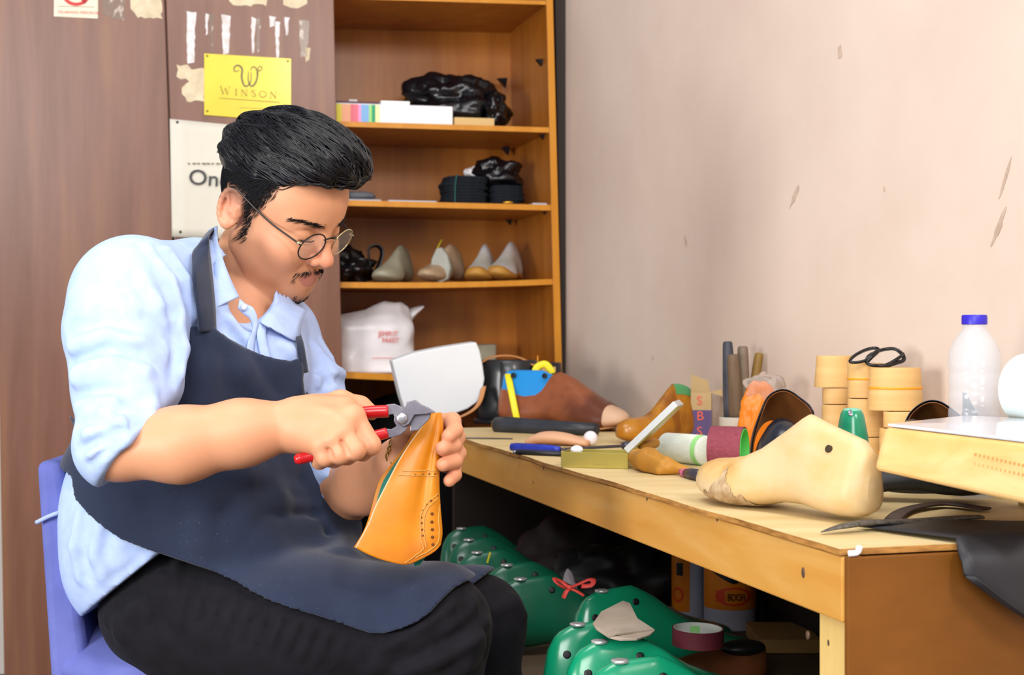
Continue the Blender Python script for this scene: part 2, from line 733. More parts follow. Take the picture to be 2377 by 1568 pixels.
def stroke(b, pts, w0, w1=None, n=20, off=OFF):
    """pen stroke on the sign: pts in pixels, thick/thin widths in pixels"""
    c2 = [(p.x, p.y) for p in curve_pts([(x, y, 0) for x, y in pts], n)]
    w1 = w0 if w1 is None else w1
    L, R_ = [], []
    m = len(c2)
    for i, (x, y) in enumerate(c2):
        dx = c2[min(i + 1, m - 1)][0] - c2[max(i - 1, 0)][0]
        dy = c2[min(i + 1, m - 1)][1] - c2[max(i - 1, 0)][1]
        l = math.hypot(dx, dy) or 1
        w = (w0 + (w1 - w0) * math.sin(math.pi * i / (m - 1))) / 2
        L.append(wp(x - dy / l * w, y + dx / l * w, off))
        R_.append(wp(x + dy / l * w, y - dx / l * w, off))
    vs = L + R_
    b.add(vs, [(i, i + m, i + m + 1, i + 1) for i in range(m - 1)])


b = MB()
stroke(b, [(556, 163), (545, 166), (544, 156), (553, 152), (562, 160), (561, 180), (566, 197), (573, 200), (582, 190), (583, 168)], 1.5, 4.5, 50)
stroke(b, [(577, 166), (576, 182), (579, 196), (586, 200), (594, 190), (598, 172), (594, 158), (585, 156), (582, 164)], 1.5, 4, 50)
stroke(b, [(594, 172), (600, 166), (606, 163), (608, 157), (603, 154), (599, 159), (602, 165)], 1.2, 2.2, 40)
b.build('emblem', M_ink, root, smooth=False)
b = MB()


def L_(x, y):
    return (x, y + (x - 510) * 0.072)


def seg(x0, y0, x1, y1, w):
    stroke(b, [L_(x0, y0), L_((x0 + x1) / 2, (y0 + y1) / 2), L_(x1, y1)], w, w, 4)


# W I N S O N in thick-and-thin roman capitals
def cap_W(x):
    seg(x, 200, x + 6, 219, 2.2); seg(x + 6, 219, x + 11, 203, 0.9); seg(x + 11, 203, x + 16, 219, 2.2); seg(x + 16, 219, x + 21, 200, 0.9); seg(x - 2, 200, x + 3, 200, 0.9); seg(x + 18, 200, x + 23, 200, 0.9)


def cap_I(x):
    seg(x, 204, x, 219, 2.2); seg(x - 3, 204, x + 3, 204, 0.9); seg(x - 3, 219, x + 3, 219, 0.9)


def cap_N(x):
    seg(x, 204, x, 219, 0.9); seg(x, 204, x + 12, 219, 2.2); seg(x + 12, 204, x + 12, 219, 0.9); seg(x - 2, 219, x + 2, 219, 0.9); seg(x + 10, 204, x + 14, 204, 0.9)


cap_W(512); cap_I(548); cap_N(561)
stroke(b, [L_(592, 207), L_(588, 204), L_(584, 207), L_(589, 211), L_(593, 215), L_(589, 219), L_(584, 216)], 1.0, 2.0, 30)
stroke(b, [L_(610, 204), L_(603, 208), L_(603, 215), L_(610, 219), L_(617, 215), L_(617, 208), L_(610, 204)], 1.0, 1.8, 36)
cap_N(628)
seg(509, 228, 650, 228, 1.6)
b.build('lettering', M_gold_ink, root, smooth=False)
b = MB()
for i in range(9):
    seg(556 + i * 7, 247 - i * 0.3, 561 + i * 7, 247 - i * 0.3, 1.4)
b.build('small_print', M_gold_ink, root, smooth=False)
for x, y in ((481, 130), (668, 142), (481, 258)):
    MB().lathe([(0.0028, 0), (0.0028, 0.001), (0.0016, 0.0018)], wp(x, y, 0.0386), -U, 10).build('screw', M_gold_ink, root)

M_paper = mat('poster_paper', '#ddd9cc', 0.6, col2='#d3cfc2', scale=3, bump=0.15, bscale=3)
Q = [(394, 276), (640, 300), (640, 560), (399, 550)]
c = wp(500, 410, 0.037)
root = thing('poster', 'cream paper poster reading On pinned to the wardrobe behind the head', 'poster', c)
b = MB()


def poster(u, v):
    x = 394 + (640 - 394) * u + 5 * v * (1 - u)
    y = (276 + 24 * u) * (1 - v) + (550 + 10 * u) * v
    bump = 0.0022 * math.sin(u * 9 + 0.6) * (0.6 + 0.4 * math.cos(v * 5)) + 0.002 * math.exp(-((u - 0.12) / 0.03) ** 2)
    return wp(x, y, 0.0395 + bump)


b.grid(poster, 30, 12)
b.build('sheet', M_paper, root, solid=0.0008)
X, Y = surf_xy(Q, 0.043)
text_mesh('One', 0.0525, wp(436, 427, 0.0445), X, Y, M_ink2, 'lettering', root, squash=1.05)
b = MB()
for i in range(9):
    w = (5, 8, 6, 9, 7, 5, 8, 6, 7)[i]
    x = 436 + i * 11
    fr = [wp(x, 378, 0.0438), wp(x + w, 378.6, 0.0438), wp(x + w, 382, 0.0438), wp(x, 381.4, 0.0438)]
    b.add(fr, [(3, 2, 1, 0)])
b.build('small_print', M_ink, root, smooth=False)
for x, y in ((412, 284), (419, 539)):
    b = MB().lathe([(0.0036, 0), (0.0036, 0.001), (0.002, 0.003)], wp(x, y, 0.041), -U, 12)
    b.build('pin', M_black, root)

M_stk = mat('sticker_white', '#e6ddc4', 0.45)
M_red = mat('red_print', '#c8302c', 0.45)
Q = [(126, -70), (228, -66), (227, 43), (125, 38)]
root, c, b = flat_sign('warning_sticker', 'white no smoking sticker at the top of the wardrobe door', 'sticker', Q, M_stk, 0.0362, 0.001)
b.build('sheet', M_stk, root, world=False, smooth=False)
b = MB()
ccx, ccy = 177, -22
outer = [(ccx + 36 * math.cos(a), ccy + 36 * math.sin(a)) for a in [2 * math.pi * i / 40 for i in range(40)]]
inner = [(ccx + 28 * math.cos(a), ccy + 28 * math.sin(a)) for a in [2 * math.pi * i / 40 for i in range(40)]]
b.add([wp(x, y, 0.0366) for x, y in outer + inner], [(i, (i + 1) % 40, (i + 1) % 40 + 40, i + 40) for i in range(40)])
b.add([wp(x, y, 0.0366) for x, y in ((154, -46), (160, -52), (202, 4), (196, 10))], [(0, 1, 2, 3)])
b.build('prohibition_ring', M_red, root, smooth=False)
b = MB()
b.add([wp(x, y, 0.0365) for x, y in ((134, 14), (219, 16), (219, 17), (134, 15))], [(0, 1, 2, 3)])
b.build('rule', M_ink2, root, smooth=False)
X, Y = surf_xy(Q, 0.0366)
text_mesh('DILARANG MEROKOK', 0.0095, wp(135, 30.5, 0.0367), X, Y, M_red, 'lettering', root, ext=0.0001, squash=0.97)
text_mesh('NO', 0.004, wp(212, 36, 0.0367), X, Y, M_ink2, 'small_print', root, ext=0.0001) if False else None

# ------------------------------------------------------------------ open bookcase
cb = wp(1040, 1600, 0.0)
cabt = thing('bookcase', 'open orange-brown wooden bookcase with shelves full of shoe parts in the corner', 'bookcase', (cb.x, cb.y, 0))
DEP = 0.36


def xr(y):
    return 1268 + y * 0.0235


slab([(xr(-90), -90), (xr(-90) + 16, -90), (xr(1620) + 18, 1620), (xr(1620), 1620)], 0.0, DEP, M_cab, 'side_panel', cabt, bevel=0.001)
slab([(756, -90), (770, -90), (806, 1620), (792, 1620)], 0.0, DEP, M_cab, 'side_panel', cabt)
fr = [p + U * (DEP - 0.008) for p in pq([(762, -90), (xr(-90) + 5, -90), (xr(1620) + 5, 1620), (798, 1620)], 0.0)]
MB().hexa([p + U * 0.006 for p in fr], fr).build('back_panel', M_cab, cabt, smooth=False)
fr = [p + U * 0.0005 for p in pq([(xr(-90) + 1, -90), (xr(-90) + 15, -90), (xr(1500) + 17, 1500), (xr(1500) + 1, 1500)], 0.0015)]
MB().hexa([p + U * 0.001 for p in fr], fr).build('edge_banding', M_cabedge, cabt, smooth=False)


def shelf(y0, y1, th, sag=0.0, nm='shelf'):
    b = MB()
    b2 = MB()
    n = 10
    r1, r2 = [], []
    for i in range(n + 1):
        t = i / n
        x = 764 + (1270 + y1 * 0.0235 - 764) * t
        y = y0 + (y1 - y0) * t + sag * math.sin(math.pi * t)
        a, c_ = wp(x, y, -0.004), wp(x, y + th, -0.004)
        r1.append([a, c_, c_ + U * (DEP - 0.014), a + U * (DEP - 0.014)])
        a, c_ = wp(x, y, -0.003), wp(x, y + th, -0.003)
        r2.append([a, c_, c_ + U * 0.0008, a + U * 0.0008])
    b.loft(r1[::-1])
    s_ = b.build(nm, M_cab, cabt, smooth=False)
    b2.loft(r2[::-1])
    b2.build('edge_banding', M_cabedge, s_, smooth=False)


def shelf_z(y0, y1, x, sag=0.0):
    t = (x - 764) / (1270 + y1 * 0.0235 - 764)
    return y0 + (y1 - y0) * t + sag * math.sin(math.pi * t)


shelf(-13, 2, 9, nm='top_panel')
shelf(281, 296, 12)
shelf(464, 476, 13)
shelf(655, 648, 13, 4)
shelf(862, 886, 15)
for x, y, o in ((1256, 148, -0.045), (1166, 192, -0.30), (1262, 321, -0.045), (1172, 349, -0.30), (1266, 496, -0.045), (1178, 512, -0.30)):
    p = wp(x, y, o)
    s_ = 0.012
    b = MB().prism([p + V * s_ + U * -s_ + ZV * s_, p + V * s_ - U * -s_ * 0.2 + ZV * -s_ * 1.0, p - V * s_ + ZV * s_], U * 0.016)
    b.build('shelf_bracket', M_black, cabt, smooth=False)
# ------------------------------------------------------------------ soft bags and shoe lasts used on the shelves and below
def blob(c, r, amp, freq, seed, zmin=None, nu=64, nv=40, sharp=0.8, R=None):
    """crumpled bag: a displaced ball with a flattened underside"""
    b = MB()
    c = Vector(c)
    sv = Vector((seed * 3.1, seed * 1.7, seed * 2.3))

    def fn(u, v):
        th = math.pi * (0.002 + 0.996 * v)
        ph = 2 * math.pi * u
        n = Vector((math.sin(th) * math.cos(ph), math.sin(th) * math.sin(ph), math.cos(th)))
        k = mnoise.noise(n * freq + sv)
        k2 = abs(mnoise.noise(n * freq * 1.7 + sv * 2)) ** sharp
        k3 = abs(mnoise.noise(n * freq * 3.4 + sv))
        d = 1 + amp * (k * 0.9 - k2 * 0.42 - k3 * 0.16 + 0.2)
        p = Vector((n.x * r[0] * d, n.y * r[1] * d, n.z * r[2] * d))
        if R is not None:
            p = R @ p
        p = p + c
        if zmin is not None and p.z < zmin:
            p.z = zmin + (p.z - zmin) * 0.02
        return p
    rings = [[fn(i / nu, j / nv) for i in range(nu)] for j in range(nv + 1)]
    b.loft(rings[::-1], True)
    return b


T_ = [0.0, 0.02, 0.06, 0.13, 0.22, 0.33, 0.45, 0.57, 0.68, 0.79, 0.88, 0.95, 0.985, 1.0]
ZB = [0.10, 0.055, 0.035, 0.03, 0.034, 0.05, 0.045, 0.018, 0.002, 0.006, 0.02, 0.04, 0.055, 0.075]
ZT = [0.20, 0.30, 0.365, 0.40, 0.41, 0.42, 0.36, 0.275, 0.215, 0.175, 0.15, 0.13, 0.112, 0.09]
WD = [0.035, 0.07, 0.10, 0.118, 0.118, 0.105, 0.11, 0.138, 0.158, 0.155, 0.135, 0.10, 0.06, 0.012]
TP = [0.2, 0.4, 0.52, 0.6, 0.62, 0.6, 0.55, 0.45, 0.4, 0.35, 0.3, 0.3, 0.3, 0.3]


def ip(t, ys):
    return float(np.interp(t, T_, ys))


def last_rings(L, hs=1.0, ws=1.0, inflate=0.0, ns=34, nr=24, bend=0.02, top=None, t0=0.0, t1=1.0, zt=None, toe=None):
    """cross sections of a foot-shaped last, heel at x = 0, toe at x = L, sole on z = 0"""
    rings = []
    zts = zt or ZT
    for i in range(ns + 1):
        s = i / ns
        t = t0 + (t1 - t0) * (0.5 - 0.5 * math.cos(math.pi * s)) if t0 == 0 else t0 + (t1 - t0) * s
        zb, z2, w, tp = ip(t, ZB) * L, ip(t, zts) * L * hs, ip(t, WD) * L * ws + inflate, ip(t, TP)
        if top is not None:
            z2 = min(z2, top)
        zb -= inflate
        z2 += inflate
        mid, half = (zb + z2) / 2, max((z2 - zb) / 2, 0.0005)
        yo = bend * L * math.sin(math.pi * t) * 1.2
        x = t * L + (inflate if t > 0.5 else -inflate) * abs(2 * t - 1)
        r = []
        for j in range(nr):
            q = 2 * math.pi * j / nr
            cy_, cz_ = math.cos(q), math.sin(q)
            zz = math.copysign(abs(cz_) ** 0.72, cz_)
            yy = math.copysign(abs(cy_) ** 0.8, cy_)
            h = (zz + 1) / 2
            wid = w * (1 - tp * max(0, h - 0.15) / 0.85)
            r.append(Vector((x, yo + yy * wid, mid + zz * half)))
        rings.append(r)
    return rings


def orient(o, org, fwd, up=(0, 0, 1), flip=False):
    X = Vector(fwd).normalized()
    Z = Vector(up)
    Z = (Z - X * Z.dot(X)).normalized()
    Y = Z.cross(X)
    m = Matrix((X, Y, Z)).transposed().to_4x4()
    m.translation = Vector(org)
    o.matrix_world = m
    return o


def make_last(label, m, L, org, fwd, up=(0, 0, 1), hs=1.0, ws=1.0, group=None, holes=(), plate=False, name='shoe_last', bend=0.02, hole_m=None, hole_r=0.0045):
    b = MB()
    b.loft(last_rings(L, hs, ws, bend=bend))
    o = b.build(name, m, None, world=False)
    tag(o, label, 'shoe last', group)
    for (t, h, side) in holes:
        zb, z2, w = ip(t, ZB) * L, ip(t, ZT) * L * hs, ip(t, WD) * L * ws
        hh = h
        mid = zb + (z2 - zb) * hh
        wid = w * (1 - ip(t, TP) * max(0, hh - 0.15) / 0.85)
        zz = abs(2 * hh - 1)
        cy_ = math.sqrt(max(0, 1 - zz ** (2 / 0.72)))
        y = bend * L * math.sin(math.pi * t) * 1.2 + side * wid * cy_ ** 0.8
        c = MB().lathe([(hole_r, -0.003), (hole_r, 0.0008), (hole_r * 0.6, 0.0009)], (t * L, y, mid), (0, side, 0.25), 12)
        c.build('pin_hole', hole_m or M_black, o, world=False)
    if plate:
        t = 0.16
        c = MB().lathe([(0.011, -0.002), (0.011, 0.0012), (0.007, 0.0016)], (t * L, bend * L * math.sin(math.pi * t) * 1.2, ip(t, ZT) * L * hs - 0.0005), (0, 0, 1), 14)
        c.build('top_plug', mat('plug_metal', '#d8dcdc', 0.25, 0.6), o, world=False)
    orient(o, org, fwd, up)
    return o


M_bag = mat('black_bag', '#0d0d12', 0.22, bump=0.5, bscale=30, spec=0.6)
M_bagw = mat('white_bag', '#d8d5d8', 0.3, col2='#efeef2', scale=6, bump=0.4, bscale=18, spec=0.5)
M_card = mat('cream_card', '#d6b67a', 0.6)
M_whitebox = mat('white_card', '#eef0f2', 0.5)
M_dark = mat('dark_cloth', '#11161c', 0.8, col2='#1c232b', scale=30, bump=0.3, bscale=60, spec=0.2)
M_kraft = mat('kraft', '#b08a50', 0.7)
M_purple = mat('purple_lid', '#5b3f4f', 0.5)
STR = [mat('stripe_' + n, h, 0.5) for n, h in (('lemon', '#e6e04a'), ('peach', '#f0b08a'), ('rose', '#e8798a'), ('pink', '#e59ad0'), ('sky', '#7fb0e0'), ('mint', '#9fd880'), ('green', '#28a070'), ('cream', '#f0ecb0'))]


def sz(y0, y1, sag=0.0):
    return lambda x: shelf_z(y0, y1, x, sag)


S1, S2, S3, S4 = sz(281, 296), sz(464, 476), sz(655, 648, 4), sz(862, 886)


def on(sf, px, dep):
    """point on a shelf board seen along its front edge column px, dep metres in"""
    return wp(px, sf(px), -0.004) + U * (dep + 0.001)


# --- upper shelf
p = on(S1, 920, 0.05)
bx = thing('carton', 'long white carton with rainbow stripes at its left end on the upper shelf', 'box', p)
x0, x1 = 779, 1058
zt_ = 47 * p.y / F
fr = [on(S1, x0, 0.03), on(S1, x1, 0.03)]
b = MB()
b.hexa([fr[0] + U * 0.2, fr[1] + U * 0.2, fr[1] + U * 0.2 + ZV * zt_, fr[0] + U * 0.2 + ZV * zt_][::1], [fr[0], fr[1], fr[1] + ZV * zt_, fr[0] + ZV * zt_])
b.build('body', M_whitebox, bx, smooth=False, bevel=0.003)
b = MB()
xs = [779, 797, 818, 836, 843, 861, 868, 876, 886]
for i in range(8):
    b.cur = i
    a, c = on(S1, xs[i], 0.0285), on(S1, xs[i + 1], 0.0285)
    b.add([a + ZV * 0.003, c + ZV * 0.003, c + ZV * (zt_ - 0.003), a + ZV * (zt_ - 0.003)], [(0, 1, 2, 3)])
b.build('printed_stripe', STR, bx, smooth=False)

def sbox(name, label, cat, sf, px0, px1, hpx, dep, thick, m, dz=0.0, bevel=0.0015, group=None):
    a, c = on(sf, px0, dep) + ZV * dz, on(sf, px1, dep) + ZV * dz
    h = hpx * a.y / F
    b = MB()
    b.hexa([a + U * thick, c + U * thick, c + U * thick + ZV * h, a + U * thick + ZV * h], [a, c, c + ZV * h, a + ZV * h])
    o = b.build(name, m, None, smooth=False, base=(a + c) / 2, bevel=bevel)
    tag(o, label, cat, group)
    return o


sbox('folder', 'flat dark purple folder lying on the rainbow striped carton', 'folder', S1, 781, 890, 8, 0.06, 0.14, M_purple, dz=zt_ + 0.001)
sbox('packet', 'small white packet lying on the white carton', 'packet', S1, 893, 961, 11, 0.05, 0.06, M_whitebox, dz=zt_ + 0.0005)
sbox('wrapper', 'tiny white wrapper on the purple folder', 'wrapper', S1, 822, 842, 7, 0.08, 0.03, M_tear, dz=zt_ + 0.0105)
sbox('flat_box', 'small cream box under the black bag on the upper shelf', 'box', S1, 1062, 1155, 22, 0.03, 0.16, M_card)
a = on(S1, 880, 0.24) + ZV * zt_
b = MB()
b.hexa([a + U * 0.004, on(S1, 975, 0.244) + ZV * 0.001, on(S1, 985, 0.244) + ZV * 0.1, a + ZV * 0.012 + U * 0.004], [a, on(S1, 975, 0.24) + ZV * 0.001, on(S1, 985, 0.24) + ZV * 0.1, a + ZV * 0.012])
tag(b.build('cardboard_sheet', M_kraft, None, smooth=False, base=a), 'brown cardboard sheet leaning behind the white carton', 'cardboard')
c = on(S1, 1085, 0.16)
o = blob(c + ZV * 0.078, (0.125, 0.09, 0.072), 0.55, 1.7, 4, zmin=c.z + 0.027).build('plastic_bag', M_bag, None, base=c)
tag(o, 'big crumpled black plastic bag on the upper shelf', 'bag')
c2 = on(S1, 1172, 0.1)
o2 = blob(c2 + ZV * 0.045, (0.032, 0.06, 0.05), 0.5, 2.0, 9, zmin=c2.z)
oo = o2.build('bag_end', M_bag, o)

# --- second shelf: folded cloth, papers
def pad_stack(cx, cy0, dep, w, hpx, n, seed, tw):
    """stack of thin dark soles, each a sheet of its own"""
    base = on(S2, cx, dep)
    h = hpx * base.y / F / n
    r = random.Random(seed)
    out = []
    for i in range(n):
        b = MB()
        ww = w * (1 + r.uniform(-0.05, 0.05))
        sx = r.uniform(-0.004, 0.004)
        prof = []
        for k in range(20):
            a = 2 * math.pi * k / 20
            e = 0.6
            prof.append(base + V * (sx + ww / 2 * math.copysign(abs(math.cos(a)) ** e, math.cos(a))) + U * (0.06 + 0.06 * math.copysign(abs(math.sin(a)) ** e, math.sin(a))) + ZV * (i * h + 0.0003 + tw * 0.012 * 0))
        b.prism(prof, ZV * (h * 0.92))
        o = b.build('felt_pad', M_dark, None, smooth=False, base=base + ZV * (i * h))
        out.append(o)
    return out, base


GRP = 'dark felt pads stacked on the second shelf'
sa, ba = pad_stack(1100, 470, 0.05, 0.118, 68, 9, 1, 0)
sb, bb = pad_stack(1197, 470, 0.05, 0.092, 48, 7, 2, 0)
for o in sa:
    tag(o, 'dark felt pad in the taller left stack on the second shelf', 'felt pad', GRP)
for o in sb:
    tag(o, 'dark felt pad in the lower right stack on the second shelf', 'felt pad', GRP)
M_cordg = mat('green_cord', '#1f5f58', 0.6)
a = ba + U * -0.003 - V * 0.038
pts = [a + ZV * 0.002, a + ZV * 0.045, a + ZV * 0.074 + V * 0.004, a + ZV * 0.0795 + V * 0.012 + U * 0.02, a + ZV * 0.0795 + V * 0.014 + U * 0.08]
tag(MB().tube(curve_pts(pts, 20), 0.0014, 6).build('cord', M_cordg, None, base=pts[0]), 'thin green cord tied round the taller felt pad stack', 'cord')
c = bb + ZV * (48 * bb.y / F) + U * 0.06
o = blob(c + ZV * 0.034 - V * 0.02, (0.058, 0.045, 0.04), 0.5, 1.6, 14, zmin=c.z + 0.001).build('plastic_bag', M_bag, None, base=c)
tag(o, 'small black plastic bag on top of the felt pad stacks', 'bag')
c = ba + ZV * (69 * ba.y / F) + U * 0.085 + V * 0.045
o = blob(c + ZV * 0.016, (0.035, 0.02, 0.018), 0.3, 2, 15, zmin=c.z).build('wrapper', M_bagw, None, base=c)
tag(o, 'pale wrapper beside the small black bag on the felt pads', 'wrapper')
M_grey = mat('grey_rubber', '#6c6f76', 0.6)
M_sheetw = mat('pale_sheet', '#b9bcc8', 0.5)
sbox('paper_sheet', 'flat pale paper near the middle of the second shelf', 'paper', S2, 905, 1018, 5, 0.02, 0.15, M_sheetw)
sbox('magazine', 'pale magazine beside the head on the second shelf', 'magazine', S2, 780, 892, 7, 0.04, 0.16, M_sheetw)
c = on(S2, 850, 0.12) + ZV * 0.0092
o = blob(c + ZV * 0.014, (0.045, 0.03, 0.013), 0.1, 1.3, 22, zmin=c.z).build('insole', M_grey, None, base=c)
tag(o, 'grey rounded insole lying on the magazine behind the forehead', 'insole')
sbox('offcut', 'pale offcut at the right end of the second shelf', 'offcut', S2, 1240, 1274, 5, 0.012, 0.06, M_sheetw)
c = on(S2, 1180, 0.004)
tag(MB().ball(c + ZV * 0.004, (0.014, 0.006, 0.004), 14, 8).build('brass_scrap', mat('brass', '#d8a838', 0.3, 0.8), None, base=c), 'small golden scrap at the front edge of the second shelf', 'scrap')

# --- third shelf: bag and covered lasts
c = on(S3, 838, 0.14)
o = blob(c + ZV * 0.042 - V * 0.03, (0.085, 0.07, 0.048), 0.6, 2.0, 31, zmin=c.z).build('plastic_bag', M_bag, None, base=c)
tag(o, 'black plastic bag at the left end of the third shelf', 'bag')
hp = on(S3, 880, 0.1)
pts = [hp + ZV * 0.03, hp + ZV * 0.085 - V * 0.01, hp + ZV * 0.1 + V * 0.01, hp + ZV * 0.085 + V * 0.026, hp + ZV * 0.05 + V * 0.018, hp + ZV * 0.02 + V * 0.0]
MB().tube(curve_pts(pts, 24), 0.009, 8, flat=0.35).build('bag_handle', M_bag, o)
M_lg = mat('grey_covered_last', '#8d8a76', 0.6, col2='#a29d86', scale=20)
M_lg2 = mat('grey_last', '#8f9088', 0.55, col2='#a3a49c', scale=14)
M_ltan = mat('tan_last_sole', '#b98a3c', 0.5, col2='#a37230', scale=16)
M_lw = mat('white_covered_last', '#c4c4c8', 0.6, col2='#aaa79c', scale=12)
M_lb = mat('beige_last', '#b59c80', 0.55, col2='#9a8062', scale=14)


def shelf_last(px, dep, L, hdg, m, label, m2=None, up=(0, 0, 1), hs=1.0, ws=1.0):
    c = on(S3, px, dep)
    fwd = V * math.cos(hdg) + U * math.sin(hdg)
    o = make_last(label, m, L, c, fwd, up, hs, ws, group='shoe lasts on the third shelf')
    if m2:
        b = MB()
        rr = last_rings(L, hs, ws, inflate=0.0015, top=0.035)
        b.loft(rr)
        b.build('sole_band', m2, o, world=False)
    return o


shelf_last(985, 0.22, 0.25, math.radians(-118), M_lg, 'grey-beige shoe last, first from the left on the third shelf')
shelf_last(1108, 0.20, 0.25, math.radians(-125), M_lb, 'beige shoe last with a long low toe behind the leaning grey one')
shelf_last(1180, 0.22, 0.25, math.radians(-112), M_lw, 'white shoe last with tan sole band, second from the bookcase side', M_ltan)
shelf_last(1252, 0.23, 0.26, math.radians(-118), M_lw, 'white shoe last with tan sole band nearest the bookcase side', M_ltan)
c = on(S3, 1022, 0.0)
q0 = on(S3, 1022, 0.03)
b = MB().prism([P(x, y, q0.y) for x, y in ((1024, 657), (1040, 648), (1046, 622), (1038, 592), (1024, 574), (1012, 577), (1001, 602), (998, 630), (1006, 650))], U * 0.018 + V * 0.01)
tag(b.build('shoe_sole', M_lg2, None, base=q0, sharp=50, bevel=0.003), 'grey shoe sole standing on edge between the lasts on the third shelf', 'sole')
pts = [on(S3, 1030, 0.1) + ZV * 0.07, on(S3, 1036, 0.1) + ZV * 0.095, on(S3, 1046, 0.1) + ZV * 0.115]
tag(MB().tube(pts, 0.004, 6, flat=0.3).build('ribbon', mat('yellow_ribbon', '#d8cc1e', 0.5), None, base=pts[0]), 'yellow ribbon end sticking up behind the tipped grey last', 'ribbon')

# --- fourth shelf: white courier bag
c = on(S4, 885, 0.13)
b = MB()


def bagfn(u, v):
    a = 2 * math.pi * u
    e = 0.55
    x = math.copysign(abs(math.cos(a)) ** e, math.cos(a))
    y = math.copysign(abs(math.sin(a)) ** e, math.sin(a))
    w = 0.106 * (1 - 0.10 * v ** 3)
    d = 0.085 * (1 - 0.75 * max(0, v - 0.72) / 0.28)
    z = 0.165 * v
    k = 0.007 * mnoise.noise(Vector((x * 2.5, y * 2.5, v * 4 + 5))) + 0.010 * max(0, v - 0.6) * mnoise.noise(Vector((x * 7, y * 7, v * 6)))
    z += (0.02 * math.sin(x * 2.4 + 0.5) + 0.02 * mnoise.noise(Vector((x * 3, y, 3)))) * max(0, (v - 0.7)) * 3.3
    return c + V * ((w + k) * x) + U * ((d + k) * y) + ZV * z


rings = [[bagfn(i / 64, j / 26) for i in range(64)] for j in range(27)]
b.loft(rings, True)
bag = b.build('courier_bag', M_bagw, None, base=c)
tag(bag, 'full white plastic courier bag with red print on the fourth shelf', 'bag')
b = MB()
e0 = c + U * -0.03


def flap(u, v):
    x = 0.0 + 0.135 * u
    z = 0.128 + 0.02 * u + (0.036 - 0.012 * u) * v - 0.02 * (1 - v) * math.sin(u * math.pi) * 0.7
    if u > 0.75:
        z += (u - 0.75) * 0.07 * (1 - v) + (u - 0.75) * 0.02
    return e0 + V * x + U * (0.02 + 0.03 * v - 0.045 * math.sin(math.pi * v) * (1 - u * 0.5) + 0.012 * mnoise.noise(Vector((u * 5, v * 3, 1)))) + ZV * z


b.grid(flap, 24, 10)
b.build('bag_flap', M_bagw, bag, solid=0.001)
X, Y = V, ZV
po = c - U * 0.0868
M_pr = mat('courier_print', '#e0605c', 0.5)
M_pg = mat('courier_print_grey', '#77777c', 0.5)


def bagtext(s, px, py, size, m, sq=1.0, off=0.095):
    o = wp(px, py, -0.004) + U * 0.0
    o = o + U * (0.134 - off)
    return text_mesh(s, size, o, V, ZV, m, 'print', bag, ext=0.0003, squash=sq)


bagtext('JEMPUT', 884, 781, 0.0185, M_pr, 0.83)
bagtext('PAKET', 893, 796, 0.0185, M_pr, 0.83)
bagtext('GRATIS', 883, 765, 0.0075, M_pg, 0.8) if False else None
b = MB()
q = wp(869, 833, -0.004) + U * 0.036
b.hexa([q, q + V * 0.055, q + V * 0.055 + ZV * 0.0016, q + ZV * 0.0016], [q - U * 0.0004, q + V * 0.055 - U * 0.0004, q + V * 0.055 + ZV * 0.0016 - U * 0.0004, q + ZV * 0.0016 - U * 0.0004])
b.build('print', M_pr, bag, smooth=False)
sbox('sole_sheet', 'flat grey sheet lying on the fourth shelf behind the black boots', 'sheet', lambda x: S4(x) - 56, 1095, 1185, 12, 0.22, 0.1, M_lg) if False else None
c = on(S4, 1140, 0.2)
b = MB()
b.hexa([c + V * -0.07, c + V * 0.07, c + V * 0.07 + U * 0.1, c - V * 0.07 + U * 0.1], [c + V * -0.07 + ZV * 0.082, c + V * 0.07 + ZV * 0.088, c + V * 0.07 + U * 0.1 + ZV * 0.088, c - V * 0.07 + U * 0.1 + ZV * 0.082])
tag(b.build('stone_block', M_lg, None, smooth=False, base=c, bevel=0.006), 'grey flat topped block at the back of the fourth shelf', 'block')
# ------------------------------------------------------------------ work bench
M_ply = mat('plywood_top', '#dcc796', 0.55, col2='#cdb37c', scale=2.0, stretch=(2, 10, 2), bump=0.04, bscale=10)
M_plyedge = mat('plywood_edge', '#c08a46', 0.6, col2='#8a5c28', scale=30, stretch=(1, 1, 8))
M_apron = wood('pine_apron', '#c98a38', '#d8a860', rough=0.5, scale=1.4, stretch=(5, 1.2, 14), c3='#d09848', spec=0.35)
M_leg = wood('pine_leg', '#d9b264', '#e4c684', rough=0.5, scale=1.6, stretch=(10, 10, 1), spec=0.35)
M_end = mat('stained_board', '#6f4211', 0.5, col2='#84511c', scale=2.5, stretch=(1.5, 1.5, 3), bump=0.03, spec=0.3)
M_nail = mat('nail_head', '#6d5340', 0.5, 0.3)
AX = (U, V, ZV)
LB = 1.78                                                       # bench length
bench = thing('workbench', 'pale plywood workbench with pine apron along the wall, covered with shoemaking things', 'workbench', (B0.x, B0.y, 0))


def BP(u, v, z):
    return B0 + U * u + V * v + ZV * (z - BZ)


